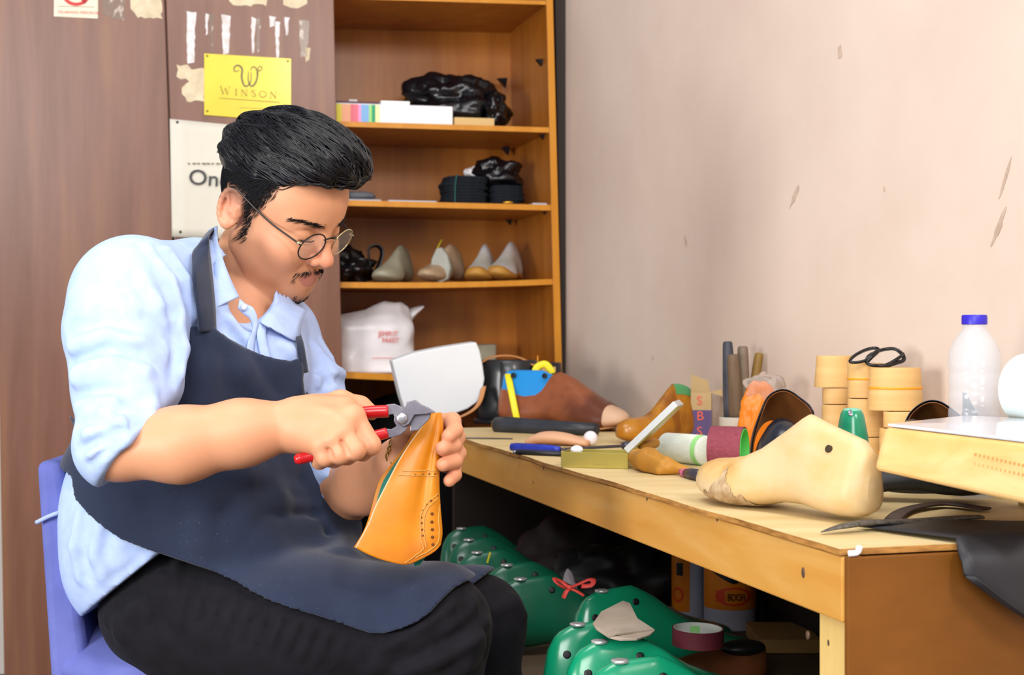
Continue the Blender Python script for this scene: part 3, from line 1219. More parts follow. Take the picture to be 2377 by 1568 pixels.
# a slightly wavy cut plywood sheet
b = MB()
out = []
for i in range(41):
    u = LB * i / 40
    out.append((u, -0.004 + 0.0022 * math.sin(u * 13) + 0.0015 * math.sin(u * 31 + 1)))
poly = [BP(u, v, BZ - 0.006) for u, v in out] + [BP(LB, WALLV - 0.004, BZ - 0.006), BP(-0.002, WALLV - 0.004, BZ - 0.006)]
b.prism(poly[::-1], ZV * 0.006)
for i, f_ in enumerate(b.f):
    b.mi[i] = 0 if i < 2 else 1
b.build('top', [M_ply, M_plyedge], bench, smooth=False)
MB().box(BP(LB / 2, 0.011, BZ - 0.0385), (LB, 0.022, 0.062), AX).build('apron', M_apron, bench, smooth=False, bevel=0.002)
MB().box(BP(0.011, 0.25, BZ - 0.0385), (0.022, 0.44, 0.06), AX).build('end_rail', M_end, bench, smooth=False)
MB().box(BP(-0.0035, 0.246, BZ - 0.24), (0.007, 0.488, 0.465), AX).build('end_panel', M_end, bench, smooth=False, bevel=0.001)
M_shadep = mat('bench_shade_board', '#20140d', 0.7)  # near-black colour stands in for the deep shade under the bench
MB().box(BP(LB - 0.06, 0.25, 0.316), (0.02, 0.43, 0.632), AX).build('far_shade_panel', M_shadep, bench, smooth=False)  # added board closing the far end with painted darkness
for u, v in ((0.034, 0.033), (0.034, 0.44)):
    MB().box(BP(u, v, 0.316), (0.066, 0.042, 0.632), AX).build('leg', M_leg, bench, smooth=False, bevel=0.002)
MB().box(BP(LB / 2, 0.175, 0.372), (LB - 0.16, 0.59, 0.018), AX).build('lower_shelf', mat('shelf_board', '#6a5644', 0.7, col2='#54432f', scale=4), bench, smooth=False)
MB().box(BP(LB / 2, 0.47, 0.51), (LB - 0.08, 0.008, 0.25), AX).build('rear_panel', M_shadep, bench, smooth=False)


def face_pt(px, py):
    """point on the bench's front apron plane seen at a pixel"""
    k = (px - CX) / F
    p0 = B0
    d = (p0.x * V.x + p0.y * V.y) / (k * V.x + V.y)
    return P(px, py, d)


for px, py, r in ((1865, 1330, 0.0036), (1848, 1477, 0.003), (1897, 1495, 0.003), (1502, 1157, 0.0024), (1665, 1204, 0.0024), (1262, 1088, 0.002), (1238, 1120, 0.0018)):
    off = 0.0125 if py > 1440 else 0.0
    c = face_pt(px, py) + V * off
    MB().lathe([(r, -0.002), (r, 0.0004), (r * 0.5, 0.0006)], c, -V, 12, sq=(1.5, 1)).build('nail', M_nail, bench)
c = BP(-0.004, 0.004, BZ - 0.004)
tag(MB().tube(curve_pts([c, c + V * 0.008 + ZV * 0.001 - U * 0.002, c + V * 0.012 + ZV * 0.006], 8), 0.003, 8).build('thread_scrap', M_whitebox, None, base=c), 'white scrap of thread at the near corner of the bench', 'scrap')
# ------------------------------------------------------------------ things standing on the bench
EPS = 0.0008


def bd(px, py):
    return bp(px, py, BZ)


def lift(p, h):
    return p + ZV * h


def img(px, py, base):
    """point at base's distance seen at a pixel"""
    return P(px, py, base.y)


XW = Vector((1, 0, 0))
YW = Vector((0, 1, 0))
M_lastwood = mat('beech_last', '#d3b98d', 0.45, col2='#b5803a', scale=9, stretch=(1, 1.3, 1.6), bump=0.05, bscale=30, lo=0.42, hi=0.78, c3='#cdaa6e')
M_lastdirt = mat('worn_leather_patch', '#c3ab88', 0.8, col2='#8f6c40', scale=45, bump=0.6, bscale=80)
M_hole = mat('hole_dark', '#3a2c1a', 0.8)

# front wooden last
h0 = bd(1998, 1214)
Lw = 0.285
fd = Vector((-0.50, 0.866, 0))
ZTW = [0.20, 0.28, 0.325, 0.345, 0.37, 0.405, 0.33, 0.255, 0.21, 0.19, 0.18, 0.16, 0.135, 0.10]
b = MB()
b.loft(last_rings(Lw, 1.0, 1.05, zt=ZTW, nr=32, ns=44))
o = b.build('shoe_last', M_lastwood, None, world=False)
tag(o, 'pale wooden shoe last in front on the near end of the bench', 'shoe last')
hl = MB().lathe([(0.0042, -0.004), (0.0042, 0.0008), (0.003, 0.0009)], (0.165 * Lw, 0.0226, 0.285 * Lw), (0, 1, 0.3), 14)
hl.build('pin_hole', M_hole, o, world=False)
# worn patch glued at the ball
NS_, NR_ = 150, 150
rr = last_rings(Lw, 1.0, 1.05, zt=ZTW, nr=NR_, ns=NS_, inflate=0.0009)
vs, fs, idm = [], [], {}
for i in range(NS_):
    for j in range(NR_):
        c = (rr[i][j] + rr[i + 1][(j + 1) % NR_]) / 2
        t, zz = c.x / Lw, c.z
        k = 0.040 + 0.004 * math.sin(t * 47) + 0.003 * math.sin(t * 110) - abs(t - 0.70) * 0.24
        if 0.52 < t < 0.90 and c.y > 0 and 0.004 < zz < k:
            q = []
            for a, e in ((i, j), (i, (j + 1) % NR_), (i + 1, (j + 1) % NR_), (i + 1, j)):
                if (a, e) not in idm:
                    idm[(a, e)] = len(vs)
                    vs.append(rr[a][e])
                q.append(idm[(a, e)])
            fs.append(tuple(q))
mesh('worn_patch', vs, fs, M_lastdirt, o, world=False)
orient(o, lift(h0, 0.0) + fd * -0.020 + ZV * -0.004, fd + ZV * 0.02, (0, 0, 1))

# rasp lying at the corner
p0, p1 = bd(1906, 1243), bd(2275, 1214)
ctrl = [lift(p0, 0.003), lift(p0.lerp(p1, 0.12), 0.007), lift(p0.lerp(p1, 0.28), 0.009), lift(p0.lerp(p1, 0.55), 0.007), lift(p0.lerp(p1, 0.85), 0.007), lift(p1, 0.006)]
pts = curve_pts(ctrl, 30)
rad = [0.0012 + 0.0075 * min(1, (i / 30) / 0.25) * (1 - 0.35 * max(0, i / 30 - 0.45)) for i in range(len(pts))]
M_rasp = mat('old_steel', '#4a4542', 0.55, 0.4, col2='#6b655c', scale=180, bump=0.5, bscale=300)
o = MB().tube(pts, rad, 10, flat=0.32).build('rasp', M_rasp, None, base=p0)
tag(o, 'dark leaf-shaped steel rasp at the near corner of the bench', 'rasp')

# black leather draped over the end of the bench
M_leath = mat('black_leather', '#1b1b1f', 0.5, bump=0.15, bscale=60, col2='#26262b', scale=6)
b = MB()


def drape(u, v):
    # u across the end (towards the wall), v from the bench top out over the end and down
    s = v * 0.30
    vv0 = 0.112 + 0.32 * u
    lead = 0.018 - 0.05 * (1 - u) * 0
    top = 0.115
    if s < top:
        uu = top - s
        z = BZ + 0.0035 + 0.003 * math.sin(u * 7 + 2 * v)
        vv = vv0 - (top - s) * 0.35 + 0.01
    else:
        a = (s - top)
        uu = -0.012 - 0.012 * min(1, a / 0.02) - 0.045 * a - 0.004 * math.sin(u * 9)
        z = BZ + 0.0035 - a
        cut = 0.075 - 0.045 * max(0, (0.22 - u)) / 0.22 + 0.004 * math.sin(u * 11)
        z = BZ + 0.0035 - min(a, cut)
        vv = vv0 + 0.05 * a
        uu -= 0.0005 * max(0, a - cut)
    return BP(uu, vv, z)


b.grid(drape, 26, 34)
o = b.build('leather_sheet', M_leath, None, base=BP(0, 0.2, BZ), solid=0.002)
tag(o, 'black leather sheet draped over the near end of the bench', 'leather')

# the cutting board propped on things at the right
M_board = wood('board_wood', '#d2a25a', '#dfbe84', rough=0.5, scale=1.6, stretch=(1.5, 8, 16), spec=0.4)
M_glass = mat('board_glass', '#cdd3df', 0.12, col2='#bcc6d8', scale=3, coat=0.6)
bdz = 0.805
pA = P(2048, 995, 1.43)
pB = P(2420, 1040, 1.27)
zt = pA.z
brd = thing('cutting_board', 'thick pale wooden cutting board with a glossy white top propped at the right edge', 'board', (pA.x, pA.y, BZ))
tl = [P(2052, 992, 1.40), P(2440, 1038, 1.26)]
bk = [P(2240, 971, 1.66), P(2520, 985, 1.52)]
th = 0.058
front_b = [P(2027, 1092, 1.395), P(2440, 1186, 1.255)]
b = MB()
top4 = [tl[0], tl[1], bk[1], bk[0]]
bot4 = [front_b[0], front_b[1], bk[1] - ZV * 0.06, bk[0] - ZV * 0.055]
b.hexa(bot4, top4)
b.build('body', M_board, brd, smooth=False, bevel=0.006, bseg=3)
cx_ = sum(top4, Vector()) / 4
gl = [p.lerp(cx_, 0.03) + ZV * 0.0006 for p in top4]
b = MB().hexa(gl, [p + ZV * 0.003 for p in gl])
b.build('glossy_top', M_glass, brd, smooth=False, bevel=0.001)
b = MB()
# lower curved edge strip of the board
ls = [P(2022, 1098, 1.385), P(2440, 1192, 1.245)]
b.hexa([ls[0] + YW * 0.05, ls[1] + YW * 0.05, ls[1], ls[0]], [p + ZV * 0.0005 for p in (front_b[0] + YW * 0.05, front_b[1] + YW * 0.05, front_b[1], front_b[0])]) if False else None
st = [P(2190, 1083, 1.338), P(2440, 1139, 1.252)]
M_mark = mat('ruler_marks', '#c09050', 0.6)
marks = MB()
for i in range(15):
    x = 2262 + i * 10
    y = 1052 + i * 2.3
    d = 1.3965 - (x - 2027) / 413 * 0.14
    a = P(x, y, d - 0.0012)
    for k in range(2):
        marks.add([P(x, y + k * 22, d - 0.0025), P(x + 5, y + 1 + k * 22, d - 0.0025), P(x + 5, y + 8 + k * 22, d - 0.0025), P(x, y + 7 + k * 22, d - 0.0025)], [(0, 3, 2, 1)])
marks.build('ruler_marking', M_mark, brd, smooth=False)
# what it rests on: black boots / boxes
M_navy = mat('navy_leather', '#171b26', 0.32, col2='#1f2634', scale=10, coat=0.2)
c = bd(2120, 1195)
b = MB()
b.loft(last_rings(0.26, 0.62, 1.05, zt=ZT))
o = b.build('shoe', M_leath, None, world=False)
tag(o, 'black shoe lying on the bench under the cutting board', 'shoe')
orient(o, bd(2300, 1168) + ZV * 0.0, Vector((-0.9, 0.25, 0)))
c = bd(2360, 1150)
b = MB().hexa([c + XW * -0.07 + YW * 0, c + XW * 0.08, c + XW * 0.08 + YW * 0.12, c + XW * -0.07 + YW * 0.12], [c + XW * -0.07 + ZV * 0.058, c + XW * 0.08 + ZV * 0.05, c + XW * 0.08 + YW * 0.12 + ZV * 0.06, c + XW * -0.07 + YW * 0.12 + ZV * 0.066])
tag(b.build('black_box', M_black, None, smooth=False, base=c, bevel=0.003), 'black box under the cutting board by the right edge', 'box')
c = bd(2070, 1215)
b = MB().tube(curve_pts([lift(c, 0.002), lift(bd(2105, 1192), 0.004), lift(bd(2190, 1180), 0.005), lift(bd(2290, 1190), 0.004)], 16), 0.010, 8, flat=0.2)
tag(b.build('leather_strip', mat('dark_brown_leather', '#3a241a', 0.5), None, base=c), 'dark brown leather strip beside the heel of the front wooden last', 'strip')

# --- black handled hammer stick with a wooden end
def lying(px0, py0, px1, py1, r, hgt=None):
    a, c = bd(px0, py0), bd(px1, py1)
    h = r if hgt is None else hgt
    return lift(a, h), lift(c, h)


M_stick = mat('tarred_wood', '#23262d', 0.4, bump=0.2, bscale=20, col2='#31343d', scale=20)
M_endw = mat('end_grain', '#b88a3c', 0.6)
a, c = lying(1152, 1003, 1385, 1014, 0.0145)
o = MB().tube([a, a.lerp(c, 0.12), a.lerp(c, 0.3), a.lerp(c, 0.7), c], [0.0165, 0.0185, 0.0165, 0.014, 0.0125], 16).build('wooden_stick', M_stick, None, base=a)
tag(o, 'black painted round stick with a bare wooden end on the bench', 'stick')
ax = (c - a).normalized()
MB().lathe([(0.0145, 0), (0.0145, 0.0012)], a - ax * 0.001, -ax, 14).build('bare_end', M_endw, o)

a = bd(1370, 1034)
o = MB().ball(lift(a, 0.0135) + YW * -0.01, (0.0135, 0.0135, 0.0135), 10, 7).build('ball', mat('white_ball', '#ece9f0', 0.35, bump=0.1), None, base=a)
tag(o, 'small white faceted ball in front of the black stick', 'ball')
# beige leather pad
a, c = bd(1225, 1032), bd(1365, 1037)
pts = curve_pts([lift(a, 0.004), lift(a.lerp(c, 0.25), 0.013), lift(a.lerp(c, 0.6), 0.013), lift(c, 0.005)], 20)
o = MB().tube(pts, [0.004 + 0.024 * math.sin(math.pi * min(1, 0.12 + 0.85 * i / 20)) for i in range(len(pts))], 12, flat=0.42).build('leather_pad', mat('veg_leather', '#d8a886', 0.55), None, base=a)
tag(o, 'beige leather pad lying behind the blue handled tool', 'pad')
# blue handled tool with steel shank
M_blue = mat('blue_handle', '#2b3fc0', 0.35, col2='#24308a', scale=60)
M_steel = mat('steel', '#9a9aa6', 0.3, 0.85)
M_dsteel = mat('dark_steel', '#4a4650', 0.35, 0.6)
a, c = lying(1186, 1046, 1300, 1052, 0.006)
tool = thing('awl', 'blue handled awl with a steel shank on the bench before the stick', 'awl', a)
MB().tube(curve_pts([a, a.lerp(c, 0.1), a.lerp(c, 0.45), c], 14), [0.004, 0.0065, 0.0065, 0.0065, 0.0075, 0.0075, 0.0075, 0.0075, 0.0075, 0.0075, 0.007, 0.006, 0.005, 0.005, 0.005][:len(curve_pts([a, a.lerp(c, 0.1), a.lerp(c, 0.45), c], 14))], 10).build('handle', M_blue, tool)
c2 = lift(bd(1455, 1046), 0.008)
MB().tube(curve_pts([c, c.lerp(c2, 0.5), c.lerp(c2, 0.85), c2], 12), 0.0045, 8, flat=0.6).build('shank', M_dsteel, tool)
MB().ball(c2, (0.011, 0.008, 0.008), 12, 8).build('head', M_dsteel, tool)
a, c = lying(1198, 1056, 1330, 1062, 0.0042)
o = MB().tube([a, a.lerp(c, 0.03), c], [0.003, 0.0045, 0.0045], 10).build('pen', M_black, None, base=a)
tag(o, 'black pen lying in front of the blue handled awl', 'pen')
MB().lathe([(0.003, 0), (0.003, 0.004), (0.0012, 0.006)], a, (a - c).normalized(), 10).build('tip', M_steel, o)
# small steel ruler
a = bd(1060, 1019)
c = bd(1190, 1021)
b = MB().prism([lift(a, EPS), lift(c, EPS), lift(c, EPS) + YW * 0.012, lift(a, EPS) + YW * 0.012], ZV * 0.0012)
tag(b.build('steel_ruler', M_dsteel, None, smooth=False, base=a), 'thin steel rule lying along the bench edge by the left hand', 'ruler')

# --- hinged tin with its lid raised
M_tin = mat('gold_tin', '#b9ab5c', 0.32, 0.55, col2='#a89848', scale=5)
M_tinin = mat('tin_inside', '#dfe5e8', 0.25, 0.4)
f0, f1 = bd(1302, 1086), bd(1458, 1090)
ex = (f1 - f0).normalized()
ey = Vector((-ex.y, ex.x, 0))
wdt, dpt, hgt = (f1 - f0).length, 0.062, 0.024
tin = thing('tin_box', 'open gold tin box with its lid raised on the bench', 'tin', f0)


def tray(org, X, Y, Z, w, d, h, t=0.0012):
    b = MB()
    b.box(org + X * w / 2 + Y * d / 2 + Z * t / 2, (w, d, t), (X, Y, Z))
    b.box(org + X * w / 2 + Y * t / 2 + Z * h / 2, (w, t, h), (X, Y, Z))
    b.box(org + X * w / 2 + Y * (d - t / 2) + Z * h / 2, (w, t, h), (X, Y, Z))
    b.box(org + X * t / 2 + Y * d / 2 + Z * h / 2, (t, d - 2 * t, h), (X, Y, Z))
    b.box(org + X * (w - t / 2) + Y * d / 2 + Z * h / 2, (t, d - 2 * t, h), (X, Y, Z))
    return b


tray(f0, ex, ey, ZV, wdt, dpt, hgt).build('body', M_tin, tin, smooth=False, bevel=0.0008)
hb = f0 + ex * wdt + ZV * hgt
lx = (ex * 0.72 + ZV * 0.69).normalized()
lz = lx.cross(ey).normalized() * -1
lid_d = tray(hb - lz * 0.0, lx, ey, (ex * -0.69 + ZV * 0.72), wdt * 1.0, dpt, 0.010)
lid_d.build('lid', M_tinin, tin, smooth=False, bevel=0.0006)
b = MB()
q = hb + (ex * 0.69 - ZV * 0.72) * 0.0004
b.box(hb + lx * wdt / 2 + ey * dpt / 2 + (ex * 0.69 - ZV * 0.72) * 0.0008, (wdt, dpt, 0.001), (lx, ey, (ex * 0.69 - ZV * 0.72)))
b.build('lid_outside', M_tin, tin, smooth=False)
b = MB().box(f0 + ex * wdt * 0.58 + ZV * 0.008 - ey * 0.0003, (0.022, 0.0006, 0.004), (ex, ey, ZV))
b.build('embossed_plate', mat('tin_emboss', '#a3934a', 0.4, 0.4), tin, smooth=False)
a = f0 + ex * 0.018 + ey * 0.03 + ZV * (hgt + 0.001)
tag(MB().ball(a, (0.010, 0.008, 0.007), 12, 8).build('wax_lump', M_whitebox, None, base=a), 'small white lump at the corner of the open tin', 'wax')

# --- brown wooden last with a green top
M_bl = mat('amber_last', '#a8680c', 0.35, col2='#8a4f08', scale=8, stretch=(3, 1, 1), coat=0.3, c3='#b5770f')
M_gt = mat('green_paint', '#4f9a62', 0.5)
h0 = bd(1556, 1022)
fd = Vector((-0.78, -0.64, 0))
ZTB = [0.22, 0.34, 0.42, 0.45, 0.47, 0.47, 0.37, 0.26, 0.215, 0.205, 0.20, 0.175, 0.15, 0.12]
o = make_last('amber brown wooden last with green paint on its heel, beside the open tin', M_bl, 0.24, h0, fd, name='shoe_last')
bpy.data.objects.remove(o)
b = MB().loft(last_rings(0.205, 1.12, 1.0, zt=ZTB))
o = b.build('shoe_last', M_bl, None, world=False)
tag(o, 'amber brown wooden last with a green painted heel top behind the open tin', 'shoe last')
rr = last_rings(0.205, 1.12, 1.0, zt=ZTB, inflate=0.001)
sub_ = []
b = MB()
for i in range(0, 16):
    ring = rr[i]
    if i < 15:
        for j in range(24):
            k = (j + 1) % 24
            c = (ring[j] + rr[i + 1][k]) / 2
            if c.z > 0.085 and c.x < 0.062:
                n = len(b.v)
                b.v += [ring[j], ring[k], rr[i + 1][k], rr[i + 1][j]]
                b.f.append((n, n + 1, n + 2, n + 3))
                b.mi.append(0)
b.build('painted_top', M_gt, o, world=False)
orient(o, h0 + Vector((0.05, 0.03, 0)), fd)

# --- SBS carton standing
M_kb = mat('brown_carton', '#c2a678', 0.65)
M_pur = mat('purple_print', '#5b4a7d', 0.55)
M_or = mat('orange_print', '#e8684e', 0.5)
f0 = bd(1604, 1022)
ex = Vector((0.985, -0.17, 0)).normalized()
ey = Vector((-ex.y, ex.x, 0))
w = 46 * f0.y / F
hh = (1024 - 912) * f0.y / F
sb = thing('carton', 'small upright purple and tan carton with orange letters and open flaps', 'box', f0)
t = 0.0012
for q0, X, wd_ in ((f0, ex, w), (f0 + ex * w, ey, w), (f0 + ex * w + ey * w, -ex, w), (f0 + ey * w, -ey, w)):
    pass
b = MB()
for (c, sx, sy) in ((f0 + ex * w / 2, w, t), (f0 + ex * w / 2 + ey * w, w, t), (f0 + ey * w / 2, t, w), (f0 + ex * w + ey * w / 2, t, w)):
    b.box(c + ZV * (hh / 2 + 0.0005), (sx, sy, hh), (ex, ey, ZV))
b.box(f0 + ex * w / 2 + ey * w / 2 + ZV * 0.001, (w, w, 0.001), (ex, ey, ZV))
b.build('body', M_kb, sb, smooth=False)
for pts in ([f0 + ZV * hh, f0 + ex * w * 0.95 + ZV * hh, f0 + ex * w * 0.85 + ZV * (hh + 0.022) - ey * 0.004, f0 + ex * w * 0.02 + ZV * (hh + 0.034) - ey * 0.006],
            [f0 + ex * w + ZV * hh, f0 + ex * w + ey * w + ZV * hh, f0 + ex * (w + 0.02) + ey * w * 0.9 + ZV * (hh + 0.004), f0 + ex * (w + 0.022) + ey * w * 0.1 + ZV * (hh - 0.008)]):
    n = (pts[1] - pts[0]).cross(pts[2] - pts[0]).normalized()
    MB().prism(pts, n * 0.0012).build('flap', M_kb, sb, smooth=False)
b = MB()
for (c, X, wq) in ((f0 + ex * w / 2 - ey * 0.0009, ex, w), (f0 + ex * (w + 0.0009) + ey * w / 2, ey, w)):
    N = ZV.cross(X)
    b.box(c + ZV * (hh * 0.31), (wq * 1.01, 0.0006, hh * 0.62), (X, N, ZV))
b.build('purple_band', M_pur, sb, smooth=False)
for ch, zz in (('S', 0.74), ('B', 0.42), ('S', 0.1)):
    text_mesh(ch, 0.0245, f0 + ex * (w * 0.27) + ZV * (hh * zz - 0.0045 + 0.004) - ey * 0.0018, ex, ZV, M_or, 'lettering', sb, ext=0.0004, squash=1.05)

# --- hammer handles standing in a white holder
M_h1 = mat('grey_handle', '#4a4c56', 0.5, col2='#33353e', scale=20)
M_h2 = mat('old_wood_handle', '#6f5a46', 0.6, col2='#56442f', scale=8, stretch=(4, 4, 0.6))
M_h3 = mat('worn_wood_handle', '#7d6d5a', 0.6, col2='#665746', scale=8, stretch=(4, 4, 0.6))
M_h4 = mat('yellow_wood_handle', '#8a6a2c', 0.55, col2='#745722', scale=8, stretch=(4, 4, 0.6))
hb = bd(1712, 1040)
tub = MB()
prof = [(0.030, 0), (0.031, 0.002), (0.033, 0.055), (0.0322, 0.0555), (0.029, 0.004), (0.0005, 0.004)]
tub.lathe(prof, hb, ZV, 28)
o = tub.build('holder', mat('white_holder', '#c9c2b8', 0.5), None, base=hb, sharp=40)
tag(o, 'low white pot holding four tool handles on the bench', 'pot')


def handle_stick(label, x0, y0, x1, y1, r0, r1, m, dy, flat=1.0, bulge=None):
    d = hb.y + dy
    top, bot = P(x1, y1, d + dy * 0.2), P(x0, y0, d)
    bot = hb.lerp(bot, 0.75)
    bot.z = BZ + 0.012
    pts = [bot, bot.lerp(top, 0.35), bot.lerp(top, 0.6), bot.lerp(top, 0.93), top, top + (top - bot).normalized() * 0.003]
    rs_ = [r0, r0, (r0 + r1) / 2, r1, r1 * 0.92, r1 * 0.7]
    if bulge:
        rs_[1] *= bulge
        rs_[2] *= bulge
    o = MB().tube(pts, rs_, 14, flat=flat).build('tool_handle', m, None, base=bot)
    return tag(o, label, 'tool handle', 'tool handles standing in the white pot')


handle_stick('dark blue-grey tool handle, tallest in the white pot', 1692, 1010, 1689, 797, 0.0105, 0.0095, M_h1, 0.012, 1.0, 1.15)
handle_stick('front brown wooden tool handle in the white pot', 1716, 1020, 1701, 827, 0.0145, 0.0105, M_h2, -0.012)
handle_stick('greyish round-topped wooden tool handle in the white pot', 1735, 1010, 1724, 808, 0.0115, 0.0100, M_h3, 0.010)
handle_stick('yellowish tool handle leaning right in the white pot', 1738, 1010, 1762, 824, 0.0095, 0.0085, M_h4, 0.018)

# --- orange bag behind the opened black shoe
c = bd(1796, 1072)
o = blob(c + ZV * 0.058 + YW * 0.114 - XW * 0.002, (0.036, 0.02, 0.060), 0.25, 1.6, 41, zmin=c.z).build('orange_bag', mat('orange_plastic', '#f08418', 0.35, trans=0.1), None, base=c)
tag(o, 'bright orange plastic bag behind the open black shoe and handles', 'bag')
o2 = blob(c + ZV * 0.112 + YW * 0.114 + XW * 0.006, (0.034, 0.018, 0.024), 0.4, 2.0, 42, nu=32, nv=20).build('clear_top', mat('clear_film', '#f4f0ec', 0.1, trans=0.85, ior=1.15), o)

# --- navy shoe uppers lying open
M_tanlin = mat('tan_lining', '#7d4a1c', 0.55, col2='#5f3513', scale=12)


def open_upper(label, px, py, wpx, hpx, yaw, dep=0.16, ears=True):
    """shoe upper seen into its opening: an arched shell with a brown lining and a rounded toe cap before it"""
    c = bd(px, py)
    s = c.y / F
    w, h = wpx * s / 2, hpx * s
    X = Vector((math.cos(yaw), math.sin(yaw), 0))
    Y = Vector((-math.sin(yaw), math.cos(yaw), 0))
    root = thing('shoe_upper', label, 'shoe upper', c)

    def shell(k, dz):
        def fn(u, v):
            a = math.pi * u
            r = 1 - 0.35 * v ** 1.5
            x = -math.cos(a) * (w + k) * r
            z = max(0.0, math.sin(a)) ** 0.85 * (h + k) * (1 - 0.45 * v ** 1.4) + dz
            lip = 0.0
            if ears:
                lip = 0.022 * math.exp(-((u - 0.22) / 0.10) ** 2) + 0.022 * math.exp(-((u - 0.80) / 0.10) ** 2) - 0.01
            return c + X * x + Y * (v * dep - lip * (1 - v) * 1.0) + ZV * (z + lip * 0.45 * (1 - v) ** 3)
        return fn
    MB().grid(shell(0.0015, 0.001), 40, 16).build('leather_shell', M_navy, root, solid=0.0012)
    MB().grid(shell(-0.0015, 0.001), 40, 16).build('lining', M_tanlin, root, solid=0.0012)
    return root, c, X, Y, w, h


r_, c, X, Y, w, h = open_upper('navy shoe upper lying open with brown lining beside the tool handles', 1822, 1082, 150, 180, 0.1, 0.07)
b = MB()
b.loft([[c + X * (-0.014 + 0.040 * math.cos(a) * k) + Y * (-0.085 + 0.075 * t) + ZV * (0.001 + max(0, math.sin(a)) * 0.068 * k2) for a in [math.pi * i / 16 for i in range(17)]] for t, k, k2 in ((0, 0.05, 0.05), (0.04, 0.45, 0.45), (0.15, 0.8, 0.8), (0.4, 1.0, 1.0), (0.7, 1.0, 1.1), (1.0, 0.95, 0.9))], cap=False, close=False)
b.build('toe_cap', M_navy, r_, solid=0.001)
r_, c, X, Y, w, h = open_upper('navy shoe upper lying open behind the cutting board', 2168, 1132, 170, 205, -0.15, 0.08)
b = MB()
b.loft([[c + X * (-0.03 + 0.04 * math.cos(a) * k) + Y * (-0.08 + 0.08 * t) + ZV * (0.001 + max(0, math.sin(a)) * 0.082 * k2) for a in [math.pi * i / 16 for i in range(17)]] for t, k, k2 in ((0, 0.05, 0.05), (0.04, 0.45, 0.45), (0.15, 0.8, 0.8), (0.4, 1.0, 1.0), (0.7, 1.0, 1.1), (1.0, 0.95, 0.9))], cap=False, close=False)
b.build('toe_cap', M_navy, r_, solid=0.001)
tg = bd(2255, 1140)
b = MB().prism([P(2228, 1000, tg.y), P(2290, 1000, tg.y + 0.02), P(2262, 950, tg.y + 0.012), P(2243, 913, tg.y), P(2236, 912, tg.y), P(2236, 950, tg.y)], YW * 0.003)
b.build('tongue', mat('grey_suede', '#55585c', 0.8), r_, smooth=False)

# --- tan strip coils tied with rubber bands
M_coil = mat('veneer_strip', '#dcb477', 0.55, col2='#cfa262', scale=4, stretch=(1, 1, 14))
M_band = mat('rubber_band', '#f09a20', 0.4)


def coil(px, py, wpx, hpx, dy, z0, label, band=True, tilt=0.0, cone=1.0, hexd=0.8):
    d = 1.077 / (0.9622 * (px - CX) / F + 0.2722) - 0.055 + dy
    c = P(px, 0, d)
    c.z = z0
    s = d / F
    w, h = wpx * s / 2, hpx * s * 1.40
    root = thing('strip_coil', label, 'coil', c, 'tan strip coils stacked by the wall')
    prof = [(w * 0.0 + 0.006, h), (w * 0.55, h), (w * 0.6, h * 0.985), (w * 0.98 * (2 - cone), h), (w * (2 - cone), h * 0.96), (w * cone, h * 0.04), (w * cone * 0.985, 0), (0.006, 0)]
    b = MB().lathe(prof[::-1], c + ZV * 0.0006, ZV, 32, sq=(1.0, hexd))
    b.build('coil', M_coil, root, sharp=35)
    for k in (0.36, 0.68):
        rr = [(w * 1.004 + 0.0, h * k), (w * 1.004 + 0.0006, h * k + 0.0004), (w * 1.004, h * k + 0.0008)]
    if band:
        MB().lathe([(w * (1 + (1 - cone) * 0.2) + 0.0003, h * 0.5), (w * (1 + (1 - cone) * 0.2) + 0.0016, h * 0.52), (w * (1 + (1 - cone) * 0.2) + 0.0003, h * 0.56)], c, ZV, 32, cap=False, sq=(1.0, hexd)).build('rubber_band', M_band, root)
    return z0 + h + 0.0012


bs = bd(2010, 1075)
z1 = coil(1940, 0, 78, 52, 0.02, BZ, 'tan strip coil at the bottom left of the coil stacks', False)
z1 = coil(1942, 0, 68, 48, 0.02, z1, 'tan strip coil second from the bottom in the left stack', False)
z1 = coil(1940, 0, 62, 26, 0.02, z1, 'narrow tan strip coil third from the bottom in the left stack', False)
z1 = coil(1936, 0, 86, 52, 0.02, z1, 'wide tan strip coil on top of the left stack', False, cone=1.06)
z2 = coil(2012, 0, 80, 60, -0.01, BZ, 'tan strip coil at the bottom of the middle stack', False)
z2 = coil(2010, 0, 84, 62, -0.01, z2, 'tan strip coil second in the middle stack', False)
z2 = coil(2012, 0, 88, 60, 0.0, z2, 'tan strip coil with an orange band under the spectacles', True)
z3 = coil(2092, 0, 100, 84, 0.0, BZ, 'banded tan strip coil at the bottom of the right stack', True)
z3 = coil(2090, 0, 78, 26, 0.0, z3, 'thin tan strip coil in the middle of the right stack', False)
z3 = coil(2078, 0, 122, 70, 0.01, z3, 'widest tan strip coil with an orange band atop the right stack', True, cone=1.05)

# --- spectacles on the coils
M_rim = mat('black_rim', '#101014', 0.25)
M_lens = mat('clear_lens', '#f4f6f4', 0.05, trans=0.96, ior=1.1)
d = 1.985
sp = thing('spectacles', 'black framed spectacles lying on top of the tan coils', 'spectacles', P(2035, 848, d))


def rimloop(pts, r, name, lens=True):
    pp = curve_pts([P(x, y, d + k) for x, y, k in pts], 40, True)
    b = MB()
    b.tube(pp + [pp[0]], r, 8, cap=False)
    b.build(name, M_rim, sp)
    if lens:
        n = len(pp)
        MB().add(pp, [tuple(range(n))]).build('lens', M_lens, sp, smooth=False)


